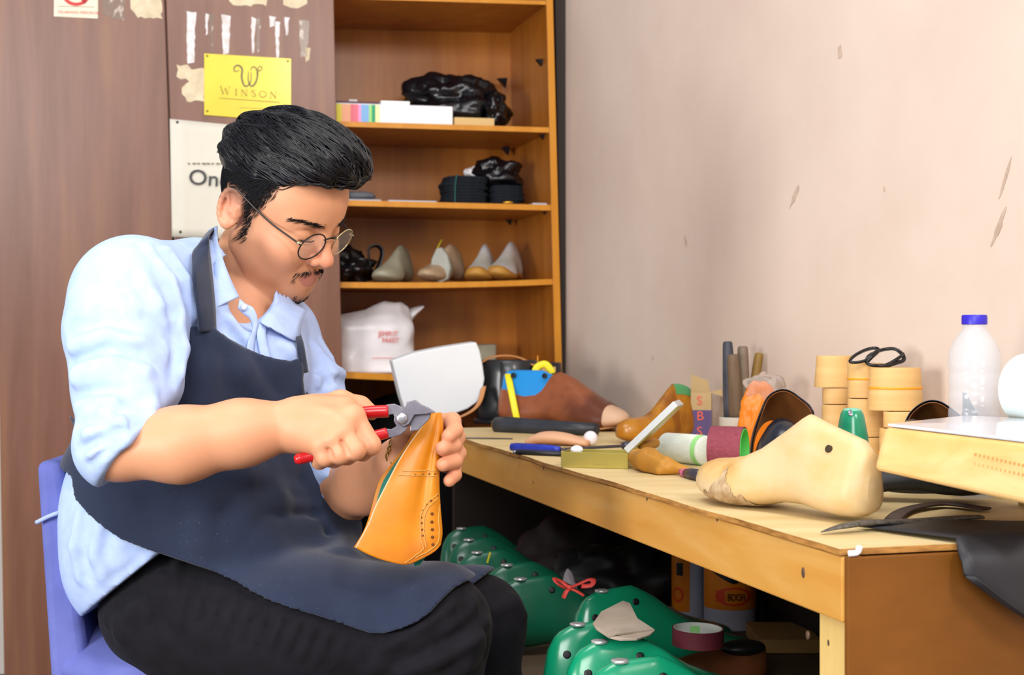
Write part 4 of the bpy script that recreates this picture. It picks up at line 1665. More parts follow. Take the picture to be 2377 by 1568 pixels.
rimloop([(1973, 838, 0), (1985, 825, 0.01), (2010, 812, 0.02), (2032, 808, 0.02), (2040, 815, 0.01), (2020, 832, 0), (2000, 840, -0.005), (1980, 842, -0.005)], 0.0022, 'rim')
rimloop([(2010, 838, 0), (2020, 824, 0.01), (2045, 813, 0.02), (2075, 810, 0.02), (2094, 822, 0.01), (2085, 832, 0), (2055, 848, -0.005), (2022, 848, -0.008)], 0.0024, 'rim')
b = MB().tube(curve_pts([P(2094, 820, d + 0.01), P(2098, 836, d + 0.01), P(2080, 843, d), P(2050, 852, d - 0.01), P(2040, 848, d - 0.01)], 20), 0.003, 8)
b.build('temple_arm', M_rim, sp)
b = MB().tube(curve_pts([P(2036, 816, d + 0.005), P(2022, 830, d - 0.002), P(2012, 840, d - 0.002)], 10), 0.0032, 8)
b.build('bridge', M_rim, sp)

# --- clear plastic bottle with a blue cap
M_pet = mat('clear_plastic', '#dfe8f4', 0.12, alpha=0.30, spec=0.8)
M_cap = mat('blue_cap', '#2f22b8', 0.4)
cb_ = P(2262, 0, 1.70)
cb_.z = BZ
H_ = CZ - (731 - CY) * cb_.y / F - BZ
bt = thing('bottle', 'clear plastic water bottle with a blue cap against the wall', 'bottle', cb_)
s = cb_.y / F
R_ = 59 * s
zt_ = lambda y: CZ - (y - CY) * cb_.y / F - BZ
prof = [(R_ * 0.55, 0.0), (R_ * 0.9, 0.003), (R_, 0.012)]
for k in range(7):
    z = 0.016 + (zt_(850) - 0.02) * k / 6.5
    prof += [(R_, z), (R_ * 0.985, z + 0.004), (R_ * 0.955, z + 0.007), (R_ * 0.985, z + 0.010)]
prof += [(R_, zt_(845)), (R_ * 0.99, zt_(830)), (R_ * 0.94, zt_(812)), (R_ * 0.82, zt_(795)), (R_ * 0.64, zt_(780)), (R_ * 0.48, zt_(768)), (R_ * 0.45, zt_(762)), (R_ * 0.44, zt_(752))]
prof = sorted(prof[3:], key=lambda q: q[1]) if False else prof
MB().lathe(prof, cb_ + ZV * 0.0005, ZV, 36, cap=True).build('body', M_pet, bt)
MB().lathe([(R_ * 0.46, zt_(754)), (R_ * 0.49, zt_(753)), (R_ * 0.49, zt_(735)), (R_ * 0.46, zt_(731.5)), (0.001, zt_(731))], cb_, ZV, 30).build('cap', M_cap, bt, sharp=50)

# --- green upright last
M_green = mat('green_plastic', '#0b8a62', 0.28, col2='#0a7a56', scale=5, coat=0.4, sss=0.0)
M_greentop = mat('pale_green_cut', '#74b8a0', 0.4)
c = P(1978, 0, 1.58)
c.z = BZ
s = c.y / F
zt2 = lambda y: CZ - (y - CY) * c.y / F - BZ
o = MB().lathe([(52 * s, 0.0), (54 * s, 0.02), (50 * s, zt2(1060)), (44 * s, zt2(1010)), (36 * s, zt2(975)), (33 * s, zt2(962)), (27 * s, zt2(953)), (16 * s, zt2(950)), (0.0005, zt2(949))], c, ZV, 30, sq=(0.8, 1)).build('shoe_last', M_green, None, base=c)
tag(o, 'green plastic last standing upright behind the front wooden last', 'shoe last')
MB().lathe([(28.5 * s, zt2(956)), (24 * s, zt2(951) + 0.0006), (12 * s, zt2(949.5) + 0.0008), (0.0005, zt2(949) + 0.001)], c, ZV, 30, sq=(0.8, 1)).build('cut_top', M_greentop, o)
MB().lathe([(0.0045, 0), (0.0045, 0.0012), (0.003, 0.0016)], P(1977, 960, c.y - 0.0125), (0, -0.8, 0.6), 12).build('metal_bush', M_steel, o)

# --- white thread cone, abrasive belt, gloves
M_thread = mat('white_thread', '#e6ece2', 0.8, col2='#d3dcd0', scale=50, stretch=(1, 1, 30), bump=0.4, bscale=120)
a, e = bd(1545, 1072), bd(1640, 1082)
ra = 0.0235
a, e = lift(a, ra), lift(e, ra)
tc_ = thing('thread_spool', 'white thread spool lying on its side behind the yellow glove', 'spool', a)
MB().tube([a, a.lerp(e, 0.04), a.lerp(e, 0.5), e.lerp(a, 0.04), e], [ra * 0.7, ra * 0.97, ra, ra, ra * 0.8], 24).build('thread', M_thread, tc_)
ax = (e - a).normalized()
MB().lathe([(ra * 0.45, 0), (ra * 0.45, 0.003), (ra * 0.2, 0.0032), (ra * 0.2, 0)], a + ax * 0.001, -ax, 16).build('core', mat('spool_core', '#9a8f78', 0.6), tc_)
MB().lathe([(ra * 1.02, 0), (ra * 1.02, 0.01)], a.lerp(e, 0.86), ax, 24, cap=False).build('green_label', mat('lime_label', '#9be08a', 0.5), tc_)
M_mar = mat('abrasive_maroon', '#8a3d4c', 0.75, bump=0.3, bscale=300, col2='#7d3442', scale=200)
c = bd(1690, 1098)
Rb = 0.034
X = (XW * 0.93 + YW * -0.36).normalized()
Yb = ZV.cross(X)
belt = thing('abrasive_roll', 'maroon abrasive belt roll standing on edge behind the front last toe', 'abrasive', c)
axis = X
cc = c + ZV * Rb
b = MB()
rings = []
for i in range(40):
    q = 2 * math.pi * i / 40
    e_ = Yb * math.cos(q) * Rb * 1.05 + ZV * (math.sin(q) * Rb * (1.0 if math.sin(q) > 0 else 0.98))
    rings.append((cc + e_))
for k in (0, 1):
    pass
w_ = 0.024
b.loft([[cc + (r - cc) * 0.96 - axis * w_, ][0:1] * 1 for r in rings]) if False else None
outer0 = [r - axis * w_ for r in rings]
outer1 = [r + axis * w_ for r in rings]
inn0 = [cc + (r - cc) * 0.93 - axis * w_ for r in rings]
inn1 = [cc + (r - cc) * 0.93 + axis * w_ for r in rings]
b.loft([outer0, outer1, inn1, inn0, outer0], cap=False)
b.build('belt', M_mar, belt, sharp=40)
b = MB()
b.loft([[cc + (r - cc) * 0.92 - axis * w_ * 1.02 for r in rings], [cc + (r - cc) * 0.92 + axis * w_ * 1.04 for r in rings], [cc + (r - cc) * 0.86 + axis * w_ * 1.04 for r in rings], [cc + (r - cc) * 0.86 - axis * w_ * 1.02 for r in rings], [cc + (r - cc) * 0.92 - axis * w_ * 1.02 for r in rings]], cap=False)
b.build('green_core', mat('lime_core', '#55c85a', 0.5), belt, sharp=40)
M_glove = mat('tan_work_leather', '#c08a30', 0.6, col2='#a5701f', scale=12, bump=0.4, bscale=25)
pts = [bd(1478, 1090), bd(1505, 1098), bd(1545, 1103), bd(1600, 1104)]
pts = [lift(p, h) for p, h in zip(pts, (0.018, 0.019, 0.013, 0.006))]
sd = SDF()
sd.chain(pts, [0.013, 0.017, 0.012, 0.005], 0.008)
sd.cone(lift(bd(1490, 1085), 0.03), lift(bd(1520, 1080), 0.034), 0.006, 0.008, 0.006)
sd.cone(lift(bd(1480, 1092), 0.006), lift(bd(1530, 1104), 0.006), 0.006, 0.006, 0.006)
sd.crease([pts[0] + ZV * 0.012 - YW * 0.01, pts[1] + ZV * 0.01 - YW * 0.012], 0.004, 0.003)
sd.crease([pts[1] + ZV * 0.018, pts[2] + ZV * 0.004 - YW * 0.012], 0.004, 0.003)
lo, hi = sd.bounds(0.008)
v_, f_ = sdf_mesh(lambda q: np.maximum(sd.ev(q), BZ + EPS - q[:, 2]), lo, hi, 0.002)
tag(mesh('leather_pouch', v_, f_, M_glove, None, base=pts[0]), 'crumpled tan leather pouch beside the open tin', 'pouch')
# small dark tool with a pink tip in front
a, c = lift(bd(1580, 1106), 0.006), lift(bd(1632, 1120), 0.008)
kn = thing('marker', 'dark marker with a pink end beside the toe of the front last', 'marker', a)
MB().tube([a.lerp(c, 0.25), a.lerp(c, 0.5), c], [0.006, 0.0085, 0.0085], 12).build('body', M_dsteel, kn)
MB().tube([a, a.lerp(c, 0.25)], [0.004, 0.007], 12).build('pink_end', mat('pink_felt', '#b8607a', 0.7), kn)

# --- white tape roll and red tool at the right edge
c = bd(2385, 1120)
rl = thing('tape_roll', 'big white tape roll standing at the right edge beyond the board', 'tape roll', c)
cc = P(2412, 905, 1.60)
n = 36
ax = Vector((0.35, -0.94, 0)).normalized()
MB().lathe([(0.022, -0.02), (0.042, -0.02), (0.042, 0.02), (0.022, 0.02), (0.022, -0.02)], cc, ax, n, cap=False).build('tape', mat('white_tape', '#dfe8e2', 0.4), rl, sharp=40)
MB().lathe([(0.0215, -0.022), (0.0215, 0.022), (0.016, 0.022), (0.016, -0.022), (0.0215, -0.022)], cc, ax, n, cap=False).build('core', mat('red_core', '#a8322c', 0.5), rl, sharp=40)
st_z = cc.z - 0.042
MB().hexa([P(2380, 0, 1.58) * 1.0, P(2450, 0, 1.58), P(2450, 0, 1.64), P(2380, 0, 1.64)], [P(2380, 0, 1.58)] * 4) if False else None
b = MB().box(Vector((cc.x, cc.y, (BZ + st_z) / 2)), (0.03, 0.05, st_z - BZ))
b.build('stand', mat('stand_wood', '#b08a58', 0.6), rl, smooth=False)

# --- far end: brown shoe on a blue last, boots, strap, white piece
M_shoe = mat('brown_shoe_leather', '#7a4124', 0.38, col2='#5f2f1a', scale=6, coat=0.15, c3='#8a4c2c')
M_bluel = mat('blue_last', '#1f86cf', 0.35)
h0 = bd(1165, 990)
t0_ = bd(1440, 1002)
Ls = (t0_ - h0).length * 1.06
fd = (t0_ - h0).normalized()
ZS = [0.20, 0.28, 0.315, 0.31, 0.295, 0.30, 0.385, 0.34, 0.27, 0.205, 0.165, 0.14, 0.12, 0.10]
# seen at the pixels: collar dips in the middle and the throat rises
sh = MB().loft(last_rings(Ls, 1.0, 1.0, inflate=0.002, zt=ZS, t0=0.0, t1=0.86))
o = sh.build('shoe', M_shoe, None, world=False)
tag(o, 'brown leather shoe being made on a blue last, on the far bench', 'shoe')
M_vamp = mat('vamp_beige', '#cfa98a', 0.5)
MB().loft(last_rings(Ls, 1.0, 0.97, zt=ZS, t0=0.80, t1=1.0, ns=14)).build('toe_lining', M_vamp, o, world=False)
MB().loft(last_rings(Ls, 1.0, 1.06, inflate=0.002, top=0.008)).build('sole', mat('sole_leather', '#c08a56', 0.5), o, world=False)
orient(o, h0, fd)
ZL = [0.30, 0.36, 0.385, 0.39, 0.39, 0.39, 0.34, 0.27, 0.2, 0.15, 0.12, 0.1, 0.09, 0.08]
b = MB().loft(last_rings(Ls, 1.0, 0.84, zt=ZL, t0=0.03, t1=0.5))
o2 = b.build('shoe_last', M_bluel, None, world=False)
tag(o2, 'bright blue last inside the brown shoe', 'shoe last')
for t in (0.13, 0.385):
    MB().lathe([(0.006, -0.003), (0.006, 0.001), (0.004, 0.0012)], (t * Ls, -0.0172, 0.355 * Ls), (0, -1, 0.3), 12).build('pin_hole', M_black, o2, world=False)
orient(o2, h0 + ZV * 0.001, fd)
M_yr = mat('yellow_tape', '#e8d81c', 0.45)
d = h0.y - 0.062
pts = [P(1179, 868, d + 0.045), P(1181, 880, d + 0.030), P(1189, 920, d + 0.004), P(1196, 955, d - 0.004), P(1200, 973, d - 0.004)]
o3 = MB().tube(curve_pts(pts, 24), 0.0075, 8, flat=0.12, up=(0, 1, 0)).build('tape_strip', M_yr, None, base=pts[0])
tag(o3, 'yellow tape strip hanging down the side of the brown shoe', 'tape')
pts = [P(1240, 868, d + 0.03), P(1248, 852, d + 0.03), P(1265, 846, d + 0.03), P(1276, 856, d + 0.03), P(1282, 868, d + 0.03)]
o3 = MB().tube(curve_pts(pts, 24), 0.008, 8, flat=0.15, up=(0, 1, 0)).build('tape_strip', M_yr, None, base=pts[0])
tag(o3, 'yellow tape loop on the toe side of the blue last', 'tape')
# black boots behind
M_boot = mat('boot_leather', '#1d2024', 0.35, coat=0.3, bump=0.15, bscale=14)


def boot(px, top, pw, base, label):
    c = bd(px, base)
    s = c.y / F
    h = (base - top) * s
    w = pw * s / 2
    root = thing('boot', label, 'boot', c)
    prof = [(w * 0.86, 0), (w * 0.98, 0.012), (w * 1.02, h * 0.2), (w * 0.95, h * 0.5), (w * 0.88, h * 0.8), (w * 0.86, h * 0.985), (w * 0.83, h), (w * 0.72, h * 0.99), (w * 0.7, h * 0.75), (0.001, h * 0.74)]
    MB().lathe(prof, c, ZV, 28, sq=(1.25, 1)).build('shaft', M_boot, root)
    MB().tube([c + Vector((-w * 0.3, -w * 1.22, h * 0.05)), c + Vector((-w * 0.3, -w * 1.18, h * 0.5)), c + Vector((-w * 0.28, -w * 1.05, h * 0.97))], 0.003, 6).build('back_seam', M_boot, root)
    MB().lathe([(w * 1.06, 0), (w * 1.06, 0.010), (w * 0.9, 0.010)], c, ZV, 28, sq=(1.28, 1)).build('heel', M_black, root)


boot(1182, 836, 122, 982, 'black leather boot standing behind the brown shoe, nearer the white piece')
boot(1258, 842, 84, 976, 'black leather boot partly hidden behind the blue last')
# tan strap arching over
M_strap = mat('tan_strap', '#c98a52', 0.5, col2='#b87a42', scale=10)
d = bd(1250, 985).y + 0.03
pts = [P(1112, 846, d - 0.01), P(1140, 830, d), P(1180, 826, d), P(1215, 834, d), P(1250, 856, d - 0.02), P(1270, 872, d - 0.03)]
o = MB().tube(curve_pts(pts, 30), 0.0085, 8, flat=0.2).build('leather_strap', M_strap, None, base=pts[0])
tag(o, 'tan leather strap arching over the black boots', 'strap')
pts = [P(1000, 978, d - 0.14), P(1050, 974, d - 0.14), P(1090, 958, d - 0.12), P(1112, 936, d - 0.10), P(1122, 900, d - 0.06)]
o = MB().tube(curve_pts(pts, 24), 0.009, 8, flat=0.25).build('leather_strap', M_strap, None, base=pts[0])
tag(o, 'tan leather strap curling round the foot of the white piece', 'strap')
dr = bd(1400, 985).y + 0.05
pts = [P(1325, 910, dr), P(1360, 908, dr), P(1400, 925, dr), P(1440, 955, dr - 0.03), P(1472, 976, dr - 0.06)]
o = MB().tube(curve_pts(pts, 24), 0.006, 8, flat=0.3).build('leather_strap', M_strap, None, base=pts[-1])
tag(o, 'tan leather strap sloping down beside the brown shoe toe', 'strap')
pts = [P(1330, 982, dr - 0.03), P(1390, 989, dr - 0.07), P(1450, 985, dr - 0.07), P(1490, 978, dr - 0.05)]
o = blob(P(1393, 938, dr - 0.01), (0.028, 0.012, 0.010), 0.1, 1.5, 51, nu=24, nv=16).build('black_pad', M_black, None)
o['label'] = 'small black pad beside the toe of the brown shoe'
o['category'] = 'pad'
a = P(1250, 845, d + 0.02)
o = MB().tube([P(1249, 868, d + 0.02), P(1248, 826, d + 0.02)], [0.002, 0.0012], 6).build('orange_stick', M_band, None)
tag(o, 'thin orange stick upright behind the blue last', 'stick')
a = P(1275, 855, d + 0.06)
o = MB().box(P(1272, 858, d + 0.05), (0.035, 0.02, 0.012)).build('wood_offcut', M_coil, None, smooth=False)
tag(o, 'small wooden offcut behind the yellow tape loop', 'offcut')
# white curved piece
M_wp = mat('white_foam', '#e2e6ea', 0.5, col2='#d6dbe2', scale=3)
dw = bd(1000, 985).y - 0.05
outl = [(910, 838), (960, 820), (1020, 808), (1070, 800), (1106, 795), (1114, 815), (1121, 850), (1125, 880), (1120, 910), (1108, 934), (1085, 950), (1050, 963), (1005, 972), (975, 976), (948, 976), (930, 920)]
poly = []
for i in range(len(outl)):
    x, y = outl[i]
    k = (x - 910) / 215
    poly.append(P(x, y, dw - 0.02 + 0.05 * k))
b = MB()
n = len(poly)
bk_ = [p + Vector((-0.012, 0.05, 0.002)) for p in poly]
b.add(poly + bk_, [tuple(range(n))] + [(i, n + i, n + (i + 1) % n, (i + 1) % n) for i in range(n)] + [tuple(range(2 * n - 1, n - 1, -1))])
o = b.build('foam_block', M_wp, None, base=poly[0], smooth=False, bevel=0.003, bseg=3)
tag(o, 'white curved foam block standing behind the pliers', 'foam block')
# ------------------------------------------------------------------ things on the bench's lower shelf
SZ = 0.3815
GL = 'green plastic shoe lasts under the bench'
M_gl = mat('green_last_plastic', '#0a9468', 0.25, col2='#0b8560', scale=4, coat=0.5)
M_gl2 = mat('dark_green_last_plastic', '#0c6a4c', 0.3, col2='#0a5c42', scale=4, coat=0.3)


def low(px, d):
    p = P(px, 0, d)
    p.z = SZ
    return p


HL = ((0.10, 0.72, -1), (0.33, 0.80, -1))


def glast(label, px, d, fwd, L=0.295, hs=1.06, m=None, holes=HL, plate=True, ws=1.0):
    return make_last(label, m or M_gl, L, low(px, d), fwd, hs=hs, ws=ws, group=GL, holes=holes, plate=plate, hole_r=0.0055)


gA = glast('bright green last nearest the bench leg, in front of two more', 1350, 1.66, (0.99, 0.06, 0))
gB = glast('bright green last in the middle of the front three', 1308, 1.765, (0.99, 0.08, 0))
gC = glast('bright green last at the back of the front three, beside the trouser knee', 1262, 1.87, (0.985, 0.10, 0))
gD = glast('green last with a red ribbon bow tied on its heel', 1330, 2.10, (0.95, 0.28, 0), L=0.30)
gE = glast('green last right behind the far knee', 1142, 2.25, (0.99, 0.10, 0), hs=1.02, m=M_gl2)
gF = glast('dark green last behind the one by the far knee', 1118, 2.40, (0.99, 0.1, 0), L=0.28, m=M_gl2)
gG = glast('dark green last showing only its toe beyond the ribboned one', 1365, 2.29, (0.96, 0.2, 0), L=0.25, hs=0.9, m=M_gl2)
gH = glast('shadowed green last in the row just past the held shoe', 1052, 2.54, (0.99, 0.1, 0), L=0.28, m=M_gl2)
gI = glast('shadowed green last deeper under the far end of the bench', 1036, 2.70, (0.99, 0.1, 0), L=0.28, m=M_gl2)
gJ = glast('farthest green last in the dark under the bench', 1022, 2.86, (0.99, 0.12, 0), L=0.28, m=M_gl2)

# red ribbon bow
M_rib = mat('red_ribbon', '#d8433c', 0.5)
bc = P(1322, 1366, 2.095)
rb = thing('ribbon_bow', 'red ribbon bow tied on the heel of a green last', 'ribbon', bc)
for pts in ([(1322, 1366, 0), (1305, 1352, 0.01), (1288, 1346, 0.005), (1294, 1356, -0.005), (1310, 1365, 0)],
            [(1322, 1366, 0), (1345, 1356, 0.01), (1368, 1346, 0.01), (1378, 1350, 0), (1372, 1360, -0.005), (1350, 1362, -0.002)],
            [(1322, 1366, 0), (1314, 1376, -0.006), (1308, 1390, -0.008)],
            [(1322, 1366, 0), (1340, 1374, -0.008), (1356, 1384, -0.012)]):
    MB().tube(curve_pts([P(x, y, bc.y + k) for x, y, k in pts], 16), 0.0048, 6, flat=0.3, up=(0, 0, 1)).build('ribbon_loop', M_rib, rb)
MB().ball(bc - YW * 0.003, (0.005, 0.004, 0.005), 10, 7).build('knot', M_rib, rb)

# beige leather scrap lying over two of the front lasts
M_scrap = mat('beige_scrap', '#b7a898', 0.7, col2='#a89886', scale=20)
zs = SZ + 0.295 * 0.42 * 1.06 + 0.002


def sc_pt(px, py, dz):
    return bp(px, py, zs + dz)


sc = thing('leather_scrap', 'folded beige leather scrap lying across the front green lasts', 'leather scrap', sc_pt(1440, 1470, 0))
b = MB()
b.add([sc_pt(1376, 1450, .004), sc_pt(1396, 1422, .006), sc_pt(1446, 1397, .012), sc_pt(1462, 1402, .012), sc_pt(1480, 1438, .010), sc_pt(1520, 1464, .004), sc_pt(1430, 1474, .006), sc_pt(1412, 1480, .004), sc_pt(1384, 1462, .003)], [tuple(range(8, -1, -1))])
b.build('upper_fold', M_scrap, sc, smooth=False, solid=0.002)
b = MB()
b.add([sc_pt(1413, 1481, .003), sc_pt(1445, 1478, .0015), sc_pt(1520, 1466, .003), sc_pt(1508, 1476, .001), sc_pt(1478, 1486, .0), sc_pt(1440, 1487, .0)], [tuple(range(5, -1, -1))])
b.build('lower_fold', M_scrap, sc, smooth=False, solid=0.002)

# brown worn shoe and the maroon tape roll on it
M_bs = mat('worn_brown_leather', '#7a4423', 0.4, col2='#52301a', scale=9, coat=0.15)
ZB2 = [0.2, 0.3, 0.32, 0.31, 0.29, 0.27, 0.27, 0.25, 0.22, 0.2, 0.18, 0.15, 0.13, 0.1]
c0 = low(1778, 2.06)
b = MB().loft(last_rings(0.20, 1.0, 1.05, zt=ZB2))
o = b.build('shoe', M_bs, None, world=False)
tag(o, 'worn brown leather shoe beside the bench leg under the bench', 'shoe')
b = MB().ball((0.038, 0.003, 0.055), (0.036, 0.022, 0.012), 18, 10)
b.build('opening', M_black, o, world=False)
orient(o, c0, (-0.97, -0.2, 0))
tr = P(1620, 1478, 1.95)
rl = thing('tape_roll', 'maroon tape roll lying flat on the worn brown shoe', 'tape roll', tr)
Rm = 60 * 1.95 / F
MB().lathe([(Rm, -0.012), (Rm, 0.012), (Rm * 0.95, 0.012), (Rm * 0.95, -0.012), (Rm, -0.012)], tr, (0.02, -0.02, 1), 40, cap=False).build('tape', mat('maroon_tape', '#6a2430', 0.6, bump=0.2, bscale=200), rl, sharp=40)
MB().lathe([(Rm * 0.945, -0.012), (Rm * 0.945, 0.0122), (Rm * 0.90, 0.0122), (Rm * 0.90, -0.012), (Rm * 0.945, -0.012)], tr, (0.02, -0.02, 1), 40, cap=False).build('core', mat('white_core', '#d8dcd4', 0.5), rl, sharp=40)
MB().hexa([tr + Vector((-0.012, Rm * 0.885, -0.008)), tr + Vector((0.008, Rm * 0.885, -0.008)), tr + Vector((0.008, Rm * 0.885, 0.008)), tr + Vector((-0.012, Rm * 0.885, 0.008))],
          [tr + Vector((-0.012, Rm * 0.875, -0.008)), tr + Vector((0.008, Rm * 0.875, -0.008)), tr + Vector((0.008, Rm * 0.875, 0.008)), tr + Vector((-0.012, Rm * 0.875, 0.008))]).build('green_label', mat('lime_label', '#9be08a', 0.5), rl, smooth=False)

# glue cans
M_cw = mat('can_white', '#c9cbdc', 0.35)
M_co = mat('can_orange', '#f0860c', 0.4)
M_cr = mat('can_red', '#e8481c', 0.4)
M_cb = mat('can_brown', '#5c2c12', 0.4)


def cyl_patch(c, r, a0, a1, z0, z1, n=20, fn=None):
    """curved label: angles measured from the side facing the room"""
    b = MB()

    def f(u, v):
        a = a0 + (a1 - a0) * u
        lo, hi = z0, z1
        if fn:
            lo, hi = fn(u)
        return c + Vector((math.sin(a) * r, -math.cos(a) * r, lo + (hi - lo) * v))
    b.grid(f, n, 2)
    return b


def ring_patch(c, r, ax, az, zc, w, a_c=0.0):
    b = MB()
    n = 36
    vs = []
    for k in (1.0, 1.0 - w):
        for i in range(n):
            q = 2 * math.pi * i / n
            a = a_c + ax * math.cos(q) * k
            vs.append(c + Vector((math.sin(a) * r, -math.cos(a) * r, zc + az * math.sin(q) * k)))
    b.add(vs, [(i, (i + 1) % n, n + (i + 1) % n, n + i) for i in range(n)])
    return b


c = low(1598, 2.52)
rc = 0.030
can = thing('glue_can', 'tall white can with an orange label at the back of the lower shelf', 'can', c)
MB().lathe([(rc * 0.97, 0.001), (rc, 0.004), (rc, 0.165), (rc * 0.96, 0.17), (0.001, 0.171)], c, ZV, 32).build('body', M_cw, can, sharp=40)
cyl_patch(c, rc + 0.0006, -2.0, -0.05, 0.02, 0.15).build('label', M_co, can)
cyl_patch(c, rc + 0.001, -0.9, -0.45, 0.085, 0.108).build('label_mark', M_black, can)
ring_patch(c, rc + 0.001, 0.4, 0.014, 0.05, 0.35, -0.8).build('label_ring', M_cr, can)
c = low(1694, 2.46)
rc = 0.046
jar = thing('glue_jar', 'white jar with an orange label and handwriting on a red oval', 'jar', c)
MB().lathe([(rc * 0.96, 0.001), (rc, 0.005), (rc, 0.15), (rc * 0.9, 0.158), (rc * 0.9, 0.17), (0.001, 0.171)], c, ZV, 40).build('body', M_cw, jar, sharp=40)
cyl_patch(c, rc + 0.0006, -1.5, 1.5, 0.038, 0.145, 30).build('label', M_co, jar)
cyl_patch(c, rc + 0.001, -0.85, 0.85, 0, 0, 30, lambda u: (0.092 + 0.018 * abs(2 * u - 1), 0.145)).build('label_picture', M_cb, jar)
cyl_patch(c, rc + 0.0014, -0.85, 0.85, 0, 0, 30, lambda u: (0.084 + 0.02 * abs(2 * u - 1) ** 1.2, 0.095 + 0.012 * abs(2 * u - 1))).build('label_chevron', M_black, jar)
ring_patch(c, rc + 0.0014, 0.72, 0.0165, 0.062, 0.22, 0.0).build('label_ring', M_cr, jar)
cyl_patch(c, rc + 0.0012, -0.68, -0.34, 0.052, 0.072).build('label_ring', M_cr, jar)
text_mesh('BOOH', 0.0175, c + Vector((-0.012, -rc - 0.0022, 0.0555)), XW, ZV, M_black, 'lettering', jar, ext=0.0003, squash=0.62)

# papers, cloth, boards
o = blob(low(1312, 2.40) + ZV * 0.05, (0.026, 0.02, 0.042), 0.7, 1.8, 61, zmin=SZ + 0.001, nu=40, nv=26).build('crumpled_paper', mat('white_tissue', '#b9aeb4', 0.7), None)
tag(o, 'crumpled white paper behind the red ribbon bow', 'paper')
o = blob(low(1440, 2.60) + ZV * 0.05, (0.12, 0.06, 0.075), 0.5, 1.6, 62, zmin=SZ + 0.001, nu=48, nv=30).build('plastic_bag', mat('dull_black_bag', '#1b1a1c', 0.5, bump=0.4, bscale=20), None)
tag(o, 'dull black bag on the lower shelf behind the ribboned last', 'bag')
o = blob(low(1345, 2.78) + ZV * 0.06, (0.12, 0.06, 0.10), 0.4, 1.5, 63, zmin=SZ + 0.001, nu=48, nv=30).build('plastic_bag', mat('deep_red_shade', '#24100c', 0.6), None)  # filler blob added behind the lasts, its dark colour imitates deep shade
tag(o, 'dark maroon-black filler added as shade deep under the bench', 'bag')
c = low(1520, 2.42)
b = MB().box(c + Vector((0.0, 0, 0.02)), (0.07, 0.05, 0.038))
tag(b.build('cardboard_box', mat('greyish_card', '#8d7a72', 0.7), None, smooth=False, base=c), 'greyish flat cardboard box in front of the tall can', 'box')
c = low(1775, 2.32)
b = MB().box(c + Vector((0.03, 0, 0.012)), (0.10, 0.14, 0.022))
tag(b.build('kraft_board', M_kraft, None, smooth=False, base=c), 'brown board lying before the jar beside the bench leg', 'board')
c = low(1790, 2.5)
b = MB().box(c + Vector((0.0, 0.0, 0.075)), (0.05, 0.04, 0.148))
tag(b.build('dark_box', mat('dark_crate', '#2a2120', 0.7), None, smooth=False, base=c), 'dark upright box beside the labelled jar', 'box')
b = MB().prism([P(1136, 1282, 2.5), P(1140, 1284, 2.5), P(1133, 1308, 2.5), P(1129, 1307, 2.5)], YW * 0.002)
tag(b.build('yellow_tag', M_yr, None, smooth=False), 'thin yellow tag standing between the dark green lasts', 'tag')
gb = wp(930, 1010, -0.17)  # black filler added to make the lowest compartment read as deep shade
o = blob(Vector((gb.x, gb.y, 0.37)), (0.235, 0.12, 0.38), 0.16, 1.5, 71, zmin=0.012, nu=56, nv=36).build('shade_filler', mat('filler_black', '#070708', 0.8, spec=0.1), None)
tag(o, 'black filler shape added as shade in the lowest compartment of the bookcase', 'filler')
# ------------------------------------------------------------------ the seated man
def A3(v):
    return np.array(tuple(v), float)


def hit(sd, px, py, d0=1.35, d1=2.4, n=220, off=0.0):
    """where the line of sight through a pixel meets a body (off metres in front of it)"""
    ds = np.linspace(d0, d1, n)
    X = np.stack([(px - CX) * ds / F, ds, CZ - (py - CY) * ds / F], 1)
    v = sd.ev(X) - off
    k = np.argmax(v < 0)
    if v[k] >= 0:
        k = int(np.argmin(v))
        return Vector(X[k])
    if k == 0:
        return Vector(X[0])
    t = v[k - 1] / (v[k - 1] - v[k])
    return Vector(X[k - 1] + (X[k] - X[k - 1]) * t)


def basis(fwd, up=(0, 0, 1)):
    f = A3(fwd) / np.linalg.norm(A3(fwd))
    u = A3(up)
    u = u - f * (u @ f)
    u /= np.linalg.norm(u)
    return np.stack([f, np.cross(u, f), u], 1)                  # columns forward, left, up


phi = math.radians(52)
FW = Vector((math.sin(phi), -math.cos(phi), 0))
RT = Vector((-math.cos(phi), -math.sin(phi), 0))

ppos = P(420, 1440, 1.88)
person = None

# ---- head frame
HY, HP, HR, HS = math.radians(63), math.radians(25.5), math.radians(10), 0.935
HC = A3(P(646, 487, 1.91))


def head_matrix():
    def rz(a): return np.array([[math.cos(a), -math.sin(a), 0], [math.sin(a), math.cos(a), 0], [0, 0, 1]])
    def ry(a): return np.array([[math.cos(a), 0, math.sin(a)], [0, 1, 0], [-math.sin(a), 0, math.cos(a)]])
    def rx(a): return np.array([[1, 0, 0], [0, math.cos(a), -math.sin(a)], [0, math.sin(a), math.cos(a)]])
    B = np.array([[0, 1, 0], [-1, 0, 0], [0, 0, 1.0]])
    return rz(HY) @ B @ ry(HP) @ rx(HR)


HM = head_matrix()


def H2W(p):
    return HC + HS * (np.asarray(p, float) @ HM.T)


def W2H(p):
    return ((np.asarray(p, float) - HC) @ HM) / HS


def neck_pts():
    return W2H(A3(P(556, 730, 1.925))), W2H(A3(P(585, 590, 1.965)))


